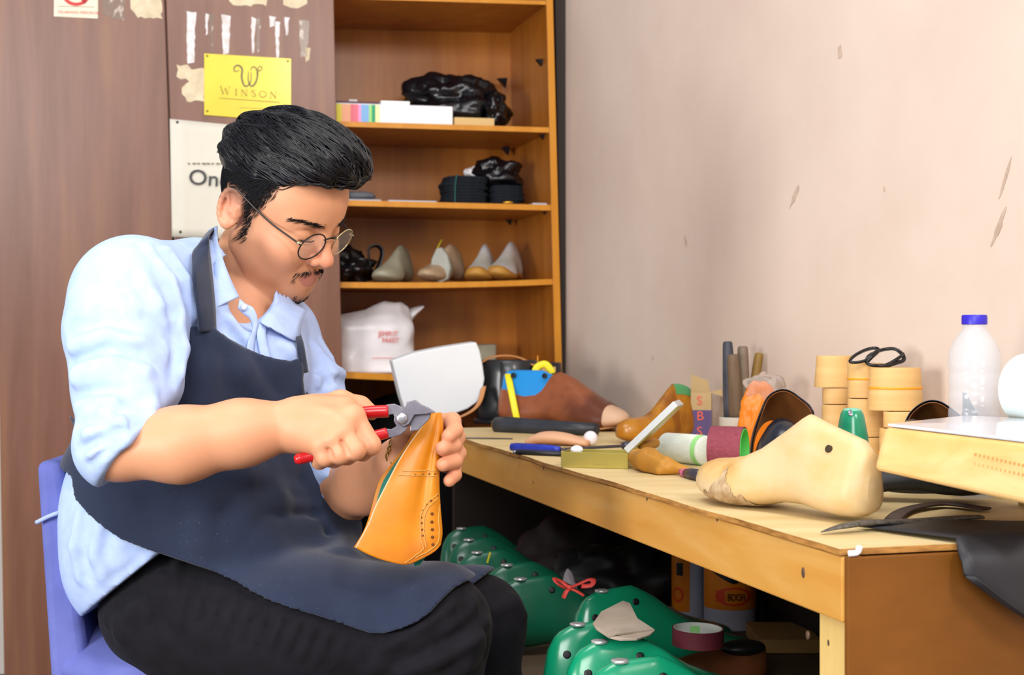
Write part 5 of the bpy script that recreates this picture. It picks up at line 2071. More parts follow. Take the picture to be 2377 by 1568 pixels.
hd = SDF()
hd.ell((-.006, 0, .035), (.089, .077, .083))
hd.ell((.040, 0, .036), (.060, .066, .066), k=.03)
hd.ell((.035, 0, -.03), (.053, .058, .070), k=.03)
hd.ell((.042, 0, -.078), (.044, .046, .036), k=.03)
for s in (-1, 1):
    hd.cone((-.006, s * .055, -.050), (.056, s * .024, -.099), .019, .016, k=.02)
    hd.ell((.030, s * .046, -.048), (.040, .021, .036), k=.03)
    hd.ell((.060, s * .038, -.032), (.026, .025, .022), k=.02)
    hd.cone((.080, s * .012, .020), (.066, s * .046, .018), .012, .010, k=.014)
hd.ball((.066, 0, -.101), .018, k=.02)
hd.ell((.066, 0, -.070), (.018, .028, .026), k=.016)
for s in (-1, 1):
    hd.ell((.098, s * .033, -.002), (.014, .020, .012), k=.012, op='d')
    hd.ell((.073, s * .032, -.003), (.0155, .0185, .0135), k=.004)
    # the lid slit, half shut and looking down
    hd.cone((.088, s * .021, -.0105), (.083, s * .044, -.0095), .0016, .0016, k=.0015, op='d')
    hd.crease([(.088, s * .018, .0065), (.086, s * .032, .0085), (.077, s * .047, .0055)], .0022, .0012)
# nose
hd.cone((.086, 0, .010), (.104, 0, -.030), .0075, .0092, k=.010)
hd.ball((.1070, 0, -.0365), .0108, k=.007)
for s in (-1, 1):
    hd.ell((.0945, s * .0125, -.0405), (.0100, .0068, .0078), k=.005)
    hd.ell((.1025, s * .0068, -.0490), (.0055, .0036, .0045), k=.002, op='d')
    hd.crease([(.090, s * .021, -.041), (.080, s * .030, -.058)], .0045, .0011)
hd.crease([(.092, 0, -.052), (.0885, 0, -.060)], .003, .0012)
# lips
for s in (-1, 1):
    hd.cone((.0798, 0, -.0665), (.070, s * .024, -.0705), .0050, .0024, k=.007)
    hd.cone((.0770, s * .008, -.0772), (.070, s * .021, -.0732), .0062, .0026, k=.007)
hd.cone((.0770, .008, -.0772), (.0770, -.008, -.0772), .0062, .0062, k=.006)
hd.crease([(.069, -.0265, -.0715), (.078, -.012, -.0721), (.0830, 0, -.0717), (.078, .012, -.0721), (.069, .0265, -.0715)], .0016, .0024)
hd.crease([(.076, -.012, -.088), (.078, 0, -.0885), (.076, .012, -.088)], .005, .0020)
# ears
for s in (-1, 1):
    er = SDF()
    RE = np.array([[.93, s * .36 * -1, 0], [s * .36, .93, 0], [0, 0, 1]]).T
    c = np.array((-.024, s * .0785, .002))
    er.ell(c, (.0185, .0065, .031), RE)
    er.ell(c + np.array((-.004, s * .009, .006)), (.0105, .0065, .0185), RE, k=.004, op='d')
    ring = []
    for a in np.linspace(-0.9, 4.4, 16):
        q = np.array((math.cos(a) * .0165, 0, math.sin(a) * .028 + (-.001)))
        ring.append(c + RE @ np.array((q[0] * (1 if a < 2.2 else .9), s * .003, q[2])))
    for i in range(len(ring) - 1):
        er.cone(ring[i], ring[i + 1], .0036, .0036, k=.003)
    er.ell(c + np.array((.003, s * .003, -.026)), (.008, .0055, .009), RE, k=.005)
    er.cone(c + np.array((.013, s * .0015, -.010)), c + np.array((.012, s * .002, .0)), .004, .004, k=.004)
    er.cone(c + np.array((.004, s * .004, -.006)), c + np.array((-.004, s * .005, .016)), .0032, .0028, k=.003)
    hd.sub(er, k=.006)
n0, n1 = neck_pts()
n1 = n1 + np.array((-.012, .008, 0))
hd.cone(n0, n1, .050 / HS, .045 / HS, k=.009)
hd.cone(W2H(A3(P(530, 830, 1.90))), n0, .085 / HS, .054 / HS, k=.03)
# throat muscle
hd.cone(W2H(A3(P(548, 600, 1.935))), W2H(A3(P(594, 750, 1.880))), .010, .009, k=.016)

lo, hi = hd.bounds(.008)
lo[2] = max(lo[2], -.36)
hv, hf = sdf_mesh(hd.ev, lo, hi, .0017)
hw = H2W(hv)

# ---- arms and hands (world space)
ra = SDF()
ra.chain([A3(P(300, 720, 1.74)), A3(P(285, 900, 1.67)), A3(P(275, 1040, 1.605))], [.044, .035, .034], k=.02)
ra.chain([A3(P(275, 1040, 1.605)), A3(P(420, 1033, 1.600)), A3(P(560, 1006, 1.612)), A3(P(672, 988, 1.625))], [.0365, .0415, .0365, .0295], k=.02)
W = A3(P(692, 985, 1.627))
MC = [A3(P(820, 968, 1.598)), A3(P(797, 1000, 1.583)), A3(P(772, 1021, 1.578)), A3(P(746, 1036, 1.582))]
PI = [A3(P(860, 1034, 1.590)), A3(P(824, 1044, 1.573)), A3(P(791, 1054, 1.571)), A3(P(755, 1062, 1.577))]
DI = [A3(P(842, 1050, 1.622)), A3(P(806, 1058, 1.608)), A3(P(775, 1066, 1.606)), A3(P(742, 1072, 1.606))]
TI = [A3(P(822, 1038, 1.638)), A3(P(790, 1044, 1.628)), A3(P(762, 1050, 1.626)), A3(P(732, 1058, 1.622))]
RF = [.0118, .0122, .0116, .0102]
for i in range(4):
    ra.cone(W + (MC[i] - W) * 0.1, MC[i], .0255, RF[i] * 1.12, k=.016)
ra.ell(A3(P(752, 980, 1.604)), (.036, .017, .026), basis(MC[1] - W, (0, -1, 0.4)), k=.016)
ra.cone(A3(P(735, 960, 1.622)), A3(P(800, 950, 1.618)), .020, .016, k=.014)
for i in range(4):
    ra.ball(MC[i] + np.array((0, -.003, .001)), RF[i] * 1.05, k=.008)
    sd_ = SDF().chain([MC[i], PI[i]], [RF[i] * 1.08, RF[i] * 1.04]).chain([PI[i], DI[i]], [RF[i] * 1.02, RF[i] * .92], k=.003).chain([DI[i], TI[i]], [RF[i] * .9, RF[i] * .78], k=.003)
    ra.sub(sd_, k=.0042)
th = SDF().chain([A3(P(738, 950, 1.632)), A3(P(792, 932, 1.640)), A3(P(836, 944, 1.648)), A3(P(862, 958, 1.644))], [.0165, .0128, .0118, .0095], k=.006)
ra.sub(th, k=.008)
for i in range(3):
    a, b_ = (MC[i] + MC[i + 1]) / 2, (PI[i] + PI[i + 1]) / 2
    ra.crease([a + np.array((0.003, -.010, -.003)), b_ + np.array((0, -.010, 0))], .0038, .0036)
    ra.crease([W + (MC[i] - W) * .55 + np.array((0, -.02, 0)), MC[i] + np.array((0, -.016, 0))], .005, -.0008)
lo, hi = ra.bounds(.006)
lo[2] = max(lo[2], 0.60)
rv, rf = sdf_mesh(ra.ev, lo, hi, .0021)

la = SDF()
la.chain([A3(P(690, 860, 1.97)), A3(P(735, 1010, 1.93)), A3(P(792, 1145, 1.885))], [.044, .042, .040], k=.02)
la.chain([A3(P(792, 1145, 1.885)), A3(P(850, 1122, 1.82)), A3(P(920, 1078, 1.762))], [.040, .038, .028], k=.02)
LW = A3(P(922, 1076, 1.760))
LM = [A3(P(992, 985, 1.722)), A3(P(1000, 1015, 1.727)), A3(P(1002, 1045, 1.725)), A3(P(996, 1072, 1.722))]
LP = [A3(P(1050, 978, 1.703)), A3(P(1060, 1016, 1.700)), A3(P(1063, 1053, 1.698)), A3(P(1053, 1084, 1.697))]
LD = [A3(P(1056, 1000, 1.672)), A3(P(1052, 1035, 1.668)), A3(P(1055, 1071, 1.668)), A3(P(1055, 1103, 1.673))]
LT = [A3(P(1041, 1014, 1.655)), A3(P(1027, 1042, 1.650)), A3(P(1029, 1079, 1.651)), A3(P(1043, 1117, 1.663))]
LR = [.0103, .0104, .0100, .0090]
for i in range(4):
    la.cone(LW + (LM[i] - LW) * .1, LM[i], .022, LR[i] * 1.15, k=.016)
    sd_ = SDF().chain([LM[i], LP[i]], [LR[i] * 1.15, LR[i] * 1.04]).chain([LP[i], LD[i]], [LR[i] * 1.04, LR[i] * .96], k=.003).chain([LD[i], LT[i]], [LR[i] * .96, LR[i] * .86], k=.003)
    la.sub(sd_, k=.003)
la.sub(SDF().chain([A3(P(945, 1062, 1.748)), A3(P(936, 1022, 1.728)), A3(P(952, 990, 1.702)), A3(P(966, 972, 1.688))], [.017, .0135, .0118, .0095], k=.006), k=.010)
lo, hi = la.bounds(.006)
lo[2] = max(lo[2], 0.58)
lv, lf = sdf_mesh(la.ev, lo, hi, .0021)

# ---- one skin surface
M_skin = mat('skin', '#e2a583', 0.48, sss=0.10, bump=0.03, bscale=220, spec=0.45)
nt = M_skin.node_tree
pb_ = nt.nodes['Principled BSDF']
at = nt.nodes.new('ShaderNodeAttribute')
at.attribute_name = 'tone'
nt.links.new(at.outputs['Color'], pb_.inputs['Base Color'])
skv = np.concatenate([hw, rv, lv])
skf = np.concatenate([hf, rf + len(hw), lf + len(hw) + len(rv)])


def gauss(p, c, r):
    return np.exp(-(((p - np.asarray(c)) / np.asarray(r)) ** 2).sum(1))


base = np.array(lin('#d99b76')[:3])
tone = np.tile(base, (len(skv), 1))


def blend(m, col):
    global tone
    c = np.array(lin(col)[:3])
    m = np.clip(m, 0, 1)[:, None]
    tone = tone * (1 - m) + c * m


nh = len(hw)
full = lambda m: np.concatenate([m, np.zeros(len(skv) - nh)])
h_ = hv
# blush of nose, ears, cheeks
blend(full(0.5 * gauss(h_, (.108, 0, -.037), (.02, .02, .02)) + 0.5 * gauss(h_, (-.024, -.082, .0), (.02, .012, .03)) + 0.5 * gauss(h_, (-.024, .082, .0), (.02, .012, .03))), '#e08a70')
blend(full(0.22 * (gauss(h_, (.06, -.045, -.03), (.03, .03, .025)) + gauss(h_, (.06, .045, -.03), (.03, .03, .025)))), '#d98a6e')
# lips
lipd = np.minimum(np.abs(h_[:, 1]) / .0245, 1.2)
zc = -.0722
upz = .0085 * (1 - lipd ** 2.2)
lom = -.0135 * (1 - lipd ** 2.4)
dz = h_[:, 2] - zc
inl = (lipd < 1) & (dz < upz + .0005) & (dz > lom) & (h_[:, 0] > .064)
blend(full(inl * 0.70), '#b8706e')
# stubble: chin, upper lip, sideburn fade
stub = 0.72 * gauss(h_, (.070, 0, -.110), (.020, .026, .013)) + 0.35 * gauss(h_, (.095, 0, -.0905), (.01, .010, .006))
stub += 0.65 * gauss(h_, (.076, -.016, -.0605), (.012, .013, .0045)) + 0.65 * gauss(h_, (.076, .016, -.0605), (.012, .013, .0045))
blend(full(np.clip(stub, 0, .75)), '#4a3a36')
side = np.clip(1 - np.abs(h_[:, 0] - .006 - (h_[:, 2] + .02) * 0.05) / .017, 0, 1) * np.clip((h_[:, 2] + .060) / .045, 0, 1) * np.clip((.06 - h_[:, 2]) / .03, 0, 1) * (np.abs(h_[:, 1]) > .05)
blend(full(np.clip(side * 0.62, 0, .62)), '#54463f')
# shaved scalp under the hair
dens = lambda q: np.clip((q[:, 2] - .000 - np.clip(q[:, 0] - .022, 0, 1) * 1.9) / .042, 0, 1) * (q[:, 0] < .066)
sc_ = dens(h_)
sc2 = np.clip((h_[:, 2] + .055) / .03, 0, 1) * np.clip((-.034 - h_[:, 0]) / .02, 0, 1)
blend(full(np.clip(np.maximum(sc_ ** .8, sc2) * .92, 0, .92)), '#1c191b')
# knuckles of both hands
hands = skv[nh:]
kn = np.zeros(len(hands))
for q in PI + MC + LP + LD:
    kn += 0.30 * gauss(hands, q, (.011, .011, .011))
for q in TI + LT:
    kn += 0.5 * gauss(hands, q, (.010, .010, .010))
blend(np.concatenate([np.zeros(nh), np.clip(kn, 0, .55)]), '#d67f66')

person = mesh('person', skv, skf, M_skin, None, base=ppos)
tag(person, 'seated man in glasses, pale blue shirt and dark apron cutting leather with red pliers', 'person')
ca = person.data.color_attributes.new('tone', 'FLOAT_COLOR', 'POINT')
buf = np.ones((len(skv), 4), np.float32)
buf[:, :3] = tone
ca.data.foreach_set('color', buf.ravel())

# ---- shirt
M_shirt = mat('blue_shirt', '#a8bfee', 0.75, col2='#b3c8f2', scale=60, bump=0.03, bscale=300, spec=0.2)
st = SDF()
RB = basis(FW)
st.ell(A3(P(405, 1200, 1.87)), (.134, .158, .175), RB)
st.ell(A3(P(478, 900, 1.87)), (.122, .160, .185), basis(FW, (0.12, -0.03, 1)), k=.03)
st.ell(A3(P(408, 1320, 1.90)), (.105, .145, .085), RB, k=.05)
st.cone(A3(P(310, 700, 1.755)), A3(P(648, 775, 1.985)), .073, .052, k=.05)
st.cone(A3(P(320, 685, 1.76)), A3(P(452, 650, 1.86)), .068, .048, k=.03)
st.cone(A3(P(452, 655, 1.87)), A3(P(545, 715, 1.90)), .050, .050, k=.03)
st.cone(A3(P(520, 800, 1.87)), A3(P(610, 850, 1.85)), .070, .055, k=.04)
rs_ = SDF()
rs_.chain([A3(P(306, 692, 1.745)), A3(P(294, 770, 1.715)), A3(P(296, 890, 1.67)), A3(P(284, 1035, 1.612))], [.0745, .0705, .0600, .0505], k=.03)
rs_.cone(A3(P(275, 1035, 1.608)), A3(P(330, 1040, 1.602)), .0495, .0455, k=.02)
rs_.half(A3(P(312, 1027, 1.60)), (.80, 0, -.60), k=.006)
st.sub(rs_, k=.018)
ls_ = SDF()
ls_.chain([A3(P(648, 778, 1.985)), A3(P(702, 910, 1.955)), A3(P(745, 1040, 1.925)), A3(P(795, 1150, 1.885))], [.053, .053, .052, .052], k=.03)
ls_.half(A3(P(790, 1130, 1.88)), (.80, -0.1, -.55), k=.006)
st.sub(ls_, k=.018)


# drape creases, laid on the cloth where the photograph shows them
def crease(sd, pts, w, amp):
    sd_pts = [A3(hit(sd, x, y)) for x, y in pts]
    return (sd_pts, w, amp)


CR = [([(402, 720), (410, 800), (402, 880)], .007, .008), ([(398, 780), (380, 755), (340, 735)], .008, .005), ([(455, 600), (475, 640), (470, 700)], .006, .003),
      ([(330, 570), (385, 640), (400, 720)], .008, .0035), ([(365, 575), (420, 650), (440, 740)], .006, .0035), ([(395, 590), (440, 655)], .005, .003), ([(310, 640), (345, 700), (380, 740)], .010, .003),
      ([(165, 770), (240, 745), (330, 762), (395, 800)], .011, .0055), ([(165, 845), (250, 812), (340, 830), (395, 868)], .009, .005), ([(170, 920), (260, 905), (330, 935)], .009, .0045),
      ([(180, 985), (245, 975), (330, 945)], .007, .004), ([(185, 1045), (260, 1010), (330, 965)], .006, .005), ([(165, 810), (230, 790), (300, 795)], .010, -.004), ([(172, 885), (250, 868), (330, 885)], .010, -.0035),
      ([(240, 960), (300, 990)], .008, -.004), ([(205, 1080), (290, 1010), (350, 958)], .005, .004),
      ([(520, 760), (560, 800), (590, 850)], .006, .003), ([(545, 725), (580, 780), (600, 820)], .006, .003), ([(505, 730), (540, 780)], .005, .003),
      ([(735, 860), (760, 840), (785, 850)], .006, .004), ([(740, 910), (770, 880), (800, 890)], .006, .004), ([(720, 790), (745, 820), (760, 870)], .007, .004), ([(745, 790), (770, 830)], .006, -.003),
      ([(740, 900), (765, 905), (800, 912)], .006, -.004), ([(720, 1090), (770, 1090), (820, 1080)], .006, .004), ([(735, 1140), (770, 1120), (800, 1100)], .006, .004),
      ([(200, 1180), (185, 1260), (195, 1340)], .009, .003), ([(260, 1200), (235, 1290)], .009, .003), ([(300, 1280), (330, 1300)], .006, .004), ([(250, 1350), (290, 1330), (330, 1290)], .007, .003)]
def fold(sd, pts, r, k=.012, sink=.4):
    q = [A3(hit(sd, x, y)) + np.array((0, r * sink, 0)) for x, y in pts]
    return [(q[i], q[i + 1], r) for i in range(len(q) - 1)], k


def add_folds(sd, specs):
    todo = [fold(sd, *s_) for s_ in specs]
    for segs, k in todo:
        for a_, b_, r in segs:
            sd.cone(a_, b_, r, r, k=k)


N_PLAIN = len(st.ops)
add_folds(st, [([(175, 795), (250, 775), (330, 785), (385, 815)], .009), ([(180, 865), (260, 840), (340, 855)], .009), ([(185, 945), (265, 930), (345, 915)], .008), ([(205, 1010), (280, 985), (350, 940)], .007), ([(215, 1060), (285, 1020), (345, 965)], .007),
               ([(345, 580), (395, 650), (412, 725)], .008), ([(385, 585), (428, 655), (446, 730)], .007), ([(412, 745), (420, 810), (412, 870)], .008), ([(330, 650), (365, 715), (392, 750)], .008),
               ([(540, 745), (575, 790), (598, 830)], .006), ([(650, 800), (672, 818), (690, 850)], .006), ([(735, 815), (758, 850), (770, 890)], .007), ([(735, 880), (770, 862), (792, 868)], .007), ([(725, 1085), (770, 1105), (800, 1095)], .007), ([(190, 1200), (178, 1270), (190, 1340)], .008), ([(240, 1210), (225, 1290), (245, 1340)], .008)])
for a_, w_, am in [crease(st, *c) for c in CR]:
    st.crease(a_, w_, am * 1.5)

# ---- trousers
tr_ = SDF()
tr_.ell(A3(P(430, 1400, 1.88)), (.105, .150, .090), basis((1, -.15, 0)))
tr_.chain([A3(P(440, 1440, 1.80)), A3(P(700, 1470, 1.755)), A3(P(1012, 1458, 1.735))], [.088, .086, .064], k=.03)
tr_.chain([A3(P(400, 1435, 1.97)), A3(P(760, 1440, 1.965)), A3(P(1110, 1447, 1.945))], [.088, .080, .062], k=.03)
tr_.chain([A3(P(1012, 1458, 1.735)), A3(P(1000, 1640, 1.75)), Vector((-.12, 1.77, .12))], [.064, .062, .055], k=.03)
tr_.chain([A3(P(1110, 1447, 1.945)), A3(P(1110, 1640, 1.96)), Vector((-.05, 1.97, .12))], [.062, .060, .055], k=.03)
TRC = [([(380, 1290), (395, 1340), (392, 1400)], .007, .005), ([(245, 1430), (300, 1400), (380, 1330)], .008, .003), ([(270, 1450), (330, 1400)], .008, -.003)]
TRC += [([(430 + i * 34, 1350 + i * 14), (415 + i * 34, 1380 + i * 14), (402 + i * 34, 1425 + i * 13)], .005, .0022) for i in range(12)]
TRC += [([(900, 1530), (960, 1490), (1040, 1440), (1085, 1400)], .009, .006), ([(920, 1545), (1000, 1510), (1085, 1465), (1115, 1440)], .009, .006), ([(905, 1510), (980, 1470), (1050, 1415)], .010, -.004),
        ([(1120, 1400), (1128, 1450), (1130, 1520)], .008, .004), ([(940, 1560), (1040, 1525), (1115, 1480)], .010, -.004)]
add_folds(tr_, [([(905, 1535), (965, 1500), (1040, 1455), (1092, 1405)], .010), ([(930, 1556), (1010, 1524), (1090, 1482), (1120, 1450)], .011), ([(925, 1500), (990, 1462), (1050, 1415)], .009),
                ([(1020, 1600), (1080, 1540), (1118, 1490)], .010), ([(860, 1560), (900, 1520), (925, 1490)], .009), ([(1150, 1420), (1190, 1400), (1212, 1430)], .008),
                ([(255, 1440), (320, 1400), (382, 1335)], .010), ([(280, 1475), (345, 1420), (392, 1370)], .009), ([(345, 1320), (375, 1300), (410, 1310)], .012), ([(398, 1330), (402, 1380), (420, 1440)], .010)] +
               [([(440 + i * 36, 1352 + i * 14), (428 + i * 36, 1385 + i * 14), (418 + i * 36, 1420 + i * 13)], .006, .006) for i in range(11)])
for a_, w_, am in [crease(tr_, *c) for c in TRC]:
    tr_.crease(a_, w_, am * 1.6)
M_trous = mat('black_trousers', '#151419', 0.85, col2='#1a191f', scale=40, bump=0.08, bscale=400, spec=0.15, sheen=0.03)
lo, hi = tr_.bounds(.01)
v_, f_ = sdf_mesh(tr_.ev, lo, hi, .0045, relax=1)
mesh('trousers', v_, f_, M_trous, person)

cutp, cutn = A3(P(300, 1345, 1.80)), np.array((.62, 0.0, -.78))


nhole = SDF()
nhole.cone(A3(P(545, 725, 1.885)), A3(P(622, 530, 1.95)), .060, .064, k=.01)
nhole.cone(A3(P(538, 612, 1.86)), A3(P(530, 570, 1.90)), .026, .030, k=.01)
nhole.cone(A3(P(597, 752, 1.775)), A3(P(565, 670, 1.82)), .016, .050, k=.01)


def shirt_fn(X):
    d = st.ev(X)
    cut = (X - cutp) @ cutn
    d2 = np.maximum(d, np.minimum(cut, -.345 - X[:, 0]))
    return np.maximum(d2, -nhole.ev(X))


lo, hi = st.bounds(.01)
v_, f_ = sdf_mesh(shirt_fn, lo, hi, .0036, relax=1)
shirt = mesh('shirt', v_, f_, M_shirt, person)

# ---- apron: bib, strap and lap as one cloth shell over shirt and trousers
M_apr = mat('navy_apron', '#232b40', 0.85, col2='#2a3349', scale=9, bump=0.08, bscale=500, spec=0.15, sheen=0.2)
# pale dust specks worked into the cloth
nt = M_apr.node_tree
vn = nt.nodes.new('ShaderNodeTexNoise')
vn.inputs['Scale'].default_value = 420
vn.inputs['Detail'].default_value = 1
v2 = nt.nodes.new('ShaderNodeTexNoise')
v2.inputs['Scale'].default_value = 7
mm_ = nt.nodes.new('ShaderNodeMath')
mm_.operation = 'MULTIPLY'
r1_ = nt.nodes.new('ShaderNodeValToRGB')
r1_.color_ramp.elements[0].position, r1_.color_ramp.elements[1].position = .70, .82
r2_ = nt.nodes.new('ShaderNodeValToRGB')
r2_.color_ramp.elements[0].position, r2_.color_ramp.elements[1].position = .50, .72
mx_ = nt.nodes.new('ShaderNodeMix')
mx_.data_type = 'RGBA'
pbn = nt.nodes['Principled BSDF']
src_ = pbn.inputs['Base Color'].links[0].from_socket
tcn = [n for n in nt.nodes if n.type == 'TEX_COORD'][0]
for q in (vn, v2):
    nt.links.new(tcn.outputs['Object'], q.inputs['Vector'])
nt.links.new(vn.outputs[0], r1_.inputs[0])
nt.links.new(v2.outputs[0], r2_.inputs[0])
nt.links.new(r1_.outputs[0], mm_.inputs[0])
nt.links.new(r2_.outputs[0], mm_.inputs[1])
nt.links.new(mm_.outputs[0], mx_.inputs[0])
nt.links.new(src_, mx_.inputs[6])
mx_.inputs[7].default_value = lin('#5f6678')
nt.links.new(mx_.outputs[2], pbn.inputs['Base Color'])
DO = 1.76


def poly_sdf(X, poly, skew=0.0):
    px = CX + X[:, 0] * F / DO - skew * (X[:, 1] - 1.745)
    py = CY - (X[:, 2] - CZ) * F / DO
    d2 = np.full(len(X), 1e18)
    ins = np.zeros(len(X), bool)
    n = len(poly)
    for i in range(n):
        ax_, ay = poly[i]
        bx_, by = poly[(i + 1) % n]
        ex_, ey_ = bx_ - ax_, by - ay
        wx, wy = px - ax_, py - ay
        t = np.clip((wx * ex_ + wy * ey_) / (ex_ * ex_ + ey_ * ey_), 0, 1)
        d2 = np.minimum(d2, (wx - ex_ * t) ** 2 + (wy - ey_ * t) ** 2)
        c = (ay > py) != (by > py)
        ins ^= c & (px < (bx_ - ax_) * (py - ay) / (by - ay + 1e-12) + ax_)
    return np.where(ins, -1, 1) * np.sqrt(d2) * DO / F


def o2(px, py, d):
    """a photo pixel at distance d expressed in the apron pattern's frame"""
    return (CX + (px - CX) * d / DO, CY + (py - CY) * d / DO)


BIB = [o2(*q) for q in ((503, 758, 1.75), (530, 785, 1.75), (560, 806, 1.75), (600, 823, 1.76), (640, 834, 1.77), (672, 838, 1.79), (698, 830, 1.82), (709, 846, 1.83), (712, 880, 1.84), (718, 930, 1.84), (735, 1000, 1.84), (800, 1100, 1.84),
                        (860, 1185, 1.80), (420, 1240, 1.72), (300, 1130, 1.76), (395, 1100, 1.73), (388, 960, 1.72), (400, 868, 1.73), (432, 812, 1.75), (460, 758, 1.76))]
LAP = [o2(*q) for q in ((100, 1080, 1.80), (190, 1098, 1.80), (205, 1150, 1.78), (240, 1200, 1.74), (300, 1252, 1.72), (372, 1290, 1.70), (480, 1335, 1.68), (600, 1380, 1.67), (760, 1428, 1.66), (895, 1473, 1.66),
                        (930, 1472, 1.66), (975, 1458, 1.66), (1010, 1440, 1.67), (1040, 1415, 1.68), (1062, 1385, 1.69), (1085, 1358, 1.70), (1100, 1347, 1.72), (1122, 1330, 1.74), (1130, 1290, 1.75), (1100, 1050, 1.75), (300, 1040, 1.75), (100, 1000, 1.75))]
ap_body = SDF()
ap_body.sub(st)
ap_body.sub(tr_, k=.03)
# cloth bridging the lap
ap_body.cone(A3(P(640, 1330, 1.86)), A3(P(1000, 1392, 1.84)), .060, .035, k=.05)
ap_body.cone(A3(P(520, 1215, 1.80)), A3(P(640, 1290, 1.85)), .070, .045, k=.05)
APC = [([(512, 768), (560, 860), (618, 930)], .006, .0060), ([(540, 790), (585, 860), (640, 920)], .010, .0045), ([(500, 775), (545, 865), (600, 930)], .010, -.0035), ([(640, 925), (690, 880), (720, 840)], .010, .004), ([(470, 770), (480, 850), (470, 930)], .012, -.003),
       ([(420, 1120), (560, 1100), (690, 1080)], .016, -.006), ([(330, 1170), (500, 1190), (640, 1200), (720, 1195)], .012, .005), ([(560, 1130), (640, 1145), (715, 1165)], .011, .004),
       ([(600, 1212), (700, 1200), (760, 1195)], .011, .005), ([(470, 1215), (600, 1230), (720, 1225)], .012, -.006), ([(600, 1090), (660, 1120), (690, 1140)], .010, .004), ([(640, 1050), (690, 1080)], .01, -.006),
       ([(720, 1220), (770, 1260), (780, 1310)], .010, .005), ([(760, 1215), (800, 1240), (812, 1290)], .010, -.005), ([(600, 1250), (680, 1300), (700, 1370)], .018, -.003), ([(860, 1420), (900, 1400), (960, 1330)], .014, .003)]
add_folds(ap_body, [([(400, 1135), (540, 1115), (680, 1090)], .014, .02), ([(330, 1165), (480, 1175), (620, 1170), (700, 1150)], .012, .02), ([(560, 1205), (660, 1185), (716, 1160)], .012, .016),
                    ([(640, 1075), (690, 1100), (712, 1135)], .010, .014), ([(640, 1215), (740, 1200), (800, 1225)], .012, .016), ([(735, 1225), (775, 1255), (790, 1310)], .012, .016), ([(480, 1240), (600, 1255), (700, 1250)], .012, .02),
                    ([(505, 775), (548, 865), (604, 935)], .010, .012), ([(470, 790), (468, 860), (455, 930)], .010, .016), ([(640, 930), (690, 885), (722, 850)], .010, .014)])
for a_, w_, am in [crease(ap_body, *c) for c in APC]:
    ap_body.crease(a_, w_, am)
fwa = A3(FW)
pc_b = A3(P(470, 900, 1.87))


def apron_fn(X):
    d = ap_body.ev(X)
    sh_ = np.abs(d - .0075) - .0042
    out = sh_.copy()
    m = sh_ < .02
    if m.any():
        Y = X[m]
        bib = np.maximum(poly_sdf(Y, BIB), -((Y - pc_b) @ fwa + 0.035))
        lap = poly_sdf(Y, LAP, 430.0)
        clip = np.minimum(bib, lap)
        # keep the neck, arms and chair free of cloth
        out[m] = np.maximum(sh_[m], clip)
    return out


# sleeves are not part of what the apron lies on
ap_body.ops[0] = ('s', SDF(), None, None, None, .01, 'u')
tors = ap_body.ops[0][1]
for op in st.ops[:N_PLAIN]:
    if op[0] == 's':
        continue
    tors.ops.append(op)
lo = A3(P(120, 1560, 1.85)); hi = A3(P(1260, 700, 1.95))
lo[1], hi[1] = 1.60, 2.13
lo[0] -= .02
v_, f_ = sdf_mesh(apron_fn, lo, hi, .0033, relax=1)
apron = mesh('apron', v_, f_, M_apr, person)
# ------------------------------------------------------------------ collar, straps, hair, glasses
def strip(name, left, right, m, parent, n=24, nv=4, bulge=0.0, solid=0.0015, **k):
    """cloth strip between two edge curves (world points)"""
    L = curve_pts(left, n * 3)
    R_ = curve_pts(right, n * 3)
    def pick(c, u):
        f_ = u * (len(c) - 1)
        i = min(int(f_), len(c) - 2)
        return c[i].lerp(c[i + 1], f_ - i)
    b = MB()
    def fn(u, v):
        p = pick(L, u).lerp(pick(R_, u), v)
        if bulge:
            p = p - YW * (bulge * math.sin(math.pi * v))
        return p
    b.grid(fn, n, nv)
    return b.build(name, m, parent, solid=solid, **k)


body_hit = SDF().sub(tors)


def S(px, py, off=0.006):
    return hit(body_hit, px, py, off=off)


# neck strap of the apron, lying on the chest and round the collar
SH = lambda x, y, o=.006: hit(st, x, y, off=o)
lft = [P(478, 545, 1.96), SH(462, 568, .004), SH(447, 590, .007), SH(447, 630, .007), SH(452, 680, .007), SH(459, 725, .010), SH(462, 770, .012)]
rgt = [P(500, 528, 1.96), P(486, 545, SH(470, 580).y - .004), P(485, 570, SH(470, 590).y - .010), SH(490, 620, .012), SH(495, 670, .008), SH(499, 722, .010), SH(501, 770, .012)]
strip('neck_strap', lft, rgt, M_apr, apron, 30, 6, 0.004, 0.0025)
strip('neck_strap', [P(684, 772, 1.86), S(690, 800, .010), S(699, 868, .012)], [P(694, 768, 1.87), S(704, 798, .010), S(715, 865, .012)], M_apr, apron, 12, 4, 0.0, 0.002)
# tie behind the waist
strip('apron_tie', [P(162, 965, 1.92), P(185, 990, 1.88)], [P(170, 985, 1.92), P(186, 1012, 1.88)], M_apr, apron, 6, 2)
b = MB()
b.tube(curve_pts([P(225, 1410, 1.95), P(205, 1440, 1.93), P(185, 1475, 1.90), P(172, 1500, 1.88)], 12), 0.0035, 6, flat=0.4)
b.build('apron_tie', M_apr, apron)
b = MB()
b.tube(curve_pts([P(232, 1425, 1.93), P(222, 1445, 1.91), P(216, 1470, 1.90)], 10), 0.003, 6, flat=0.4)
b.build('apron_tie', M_apr, apron)

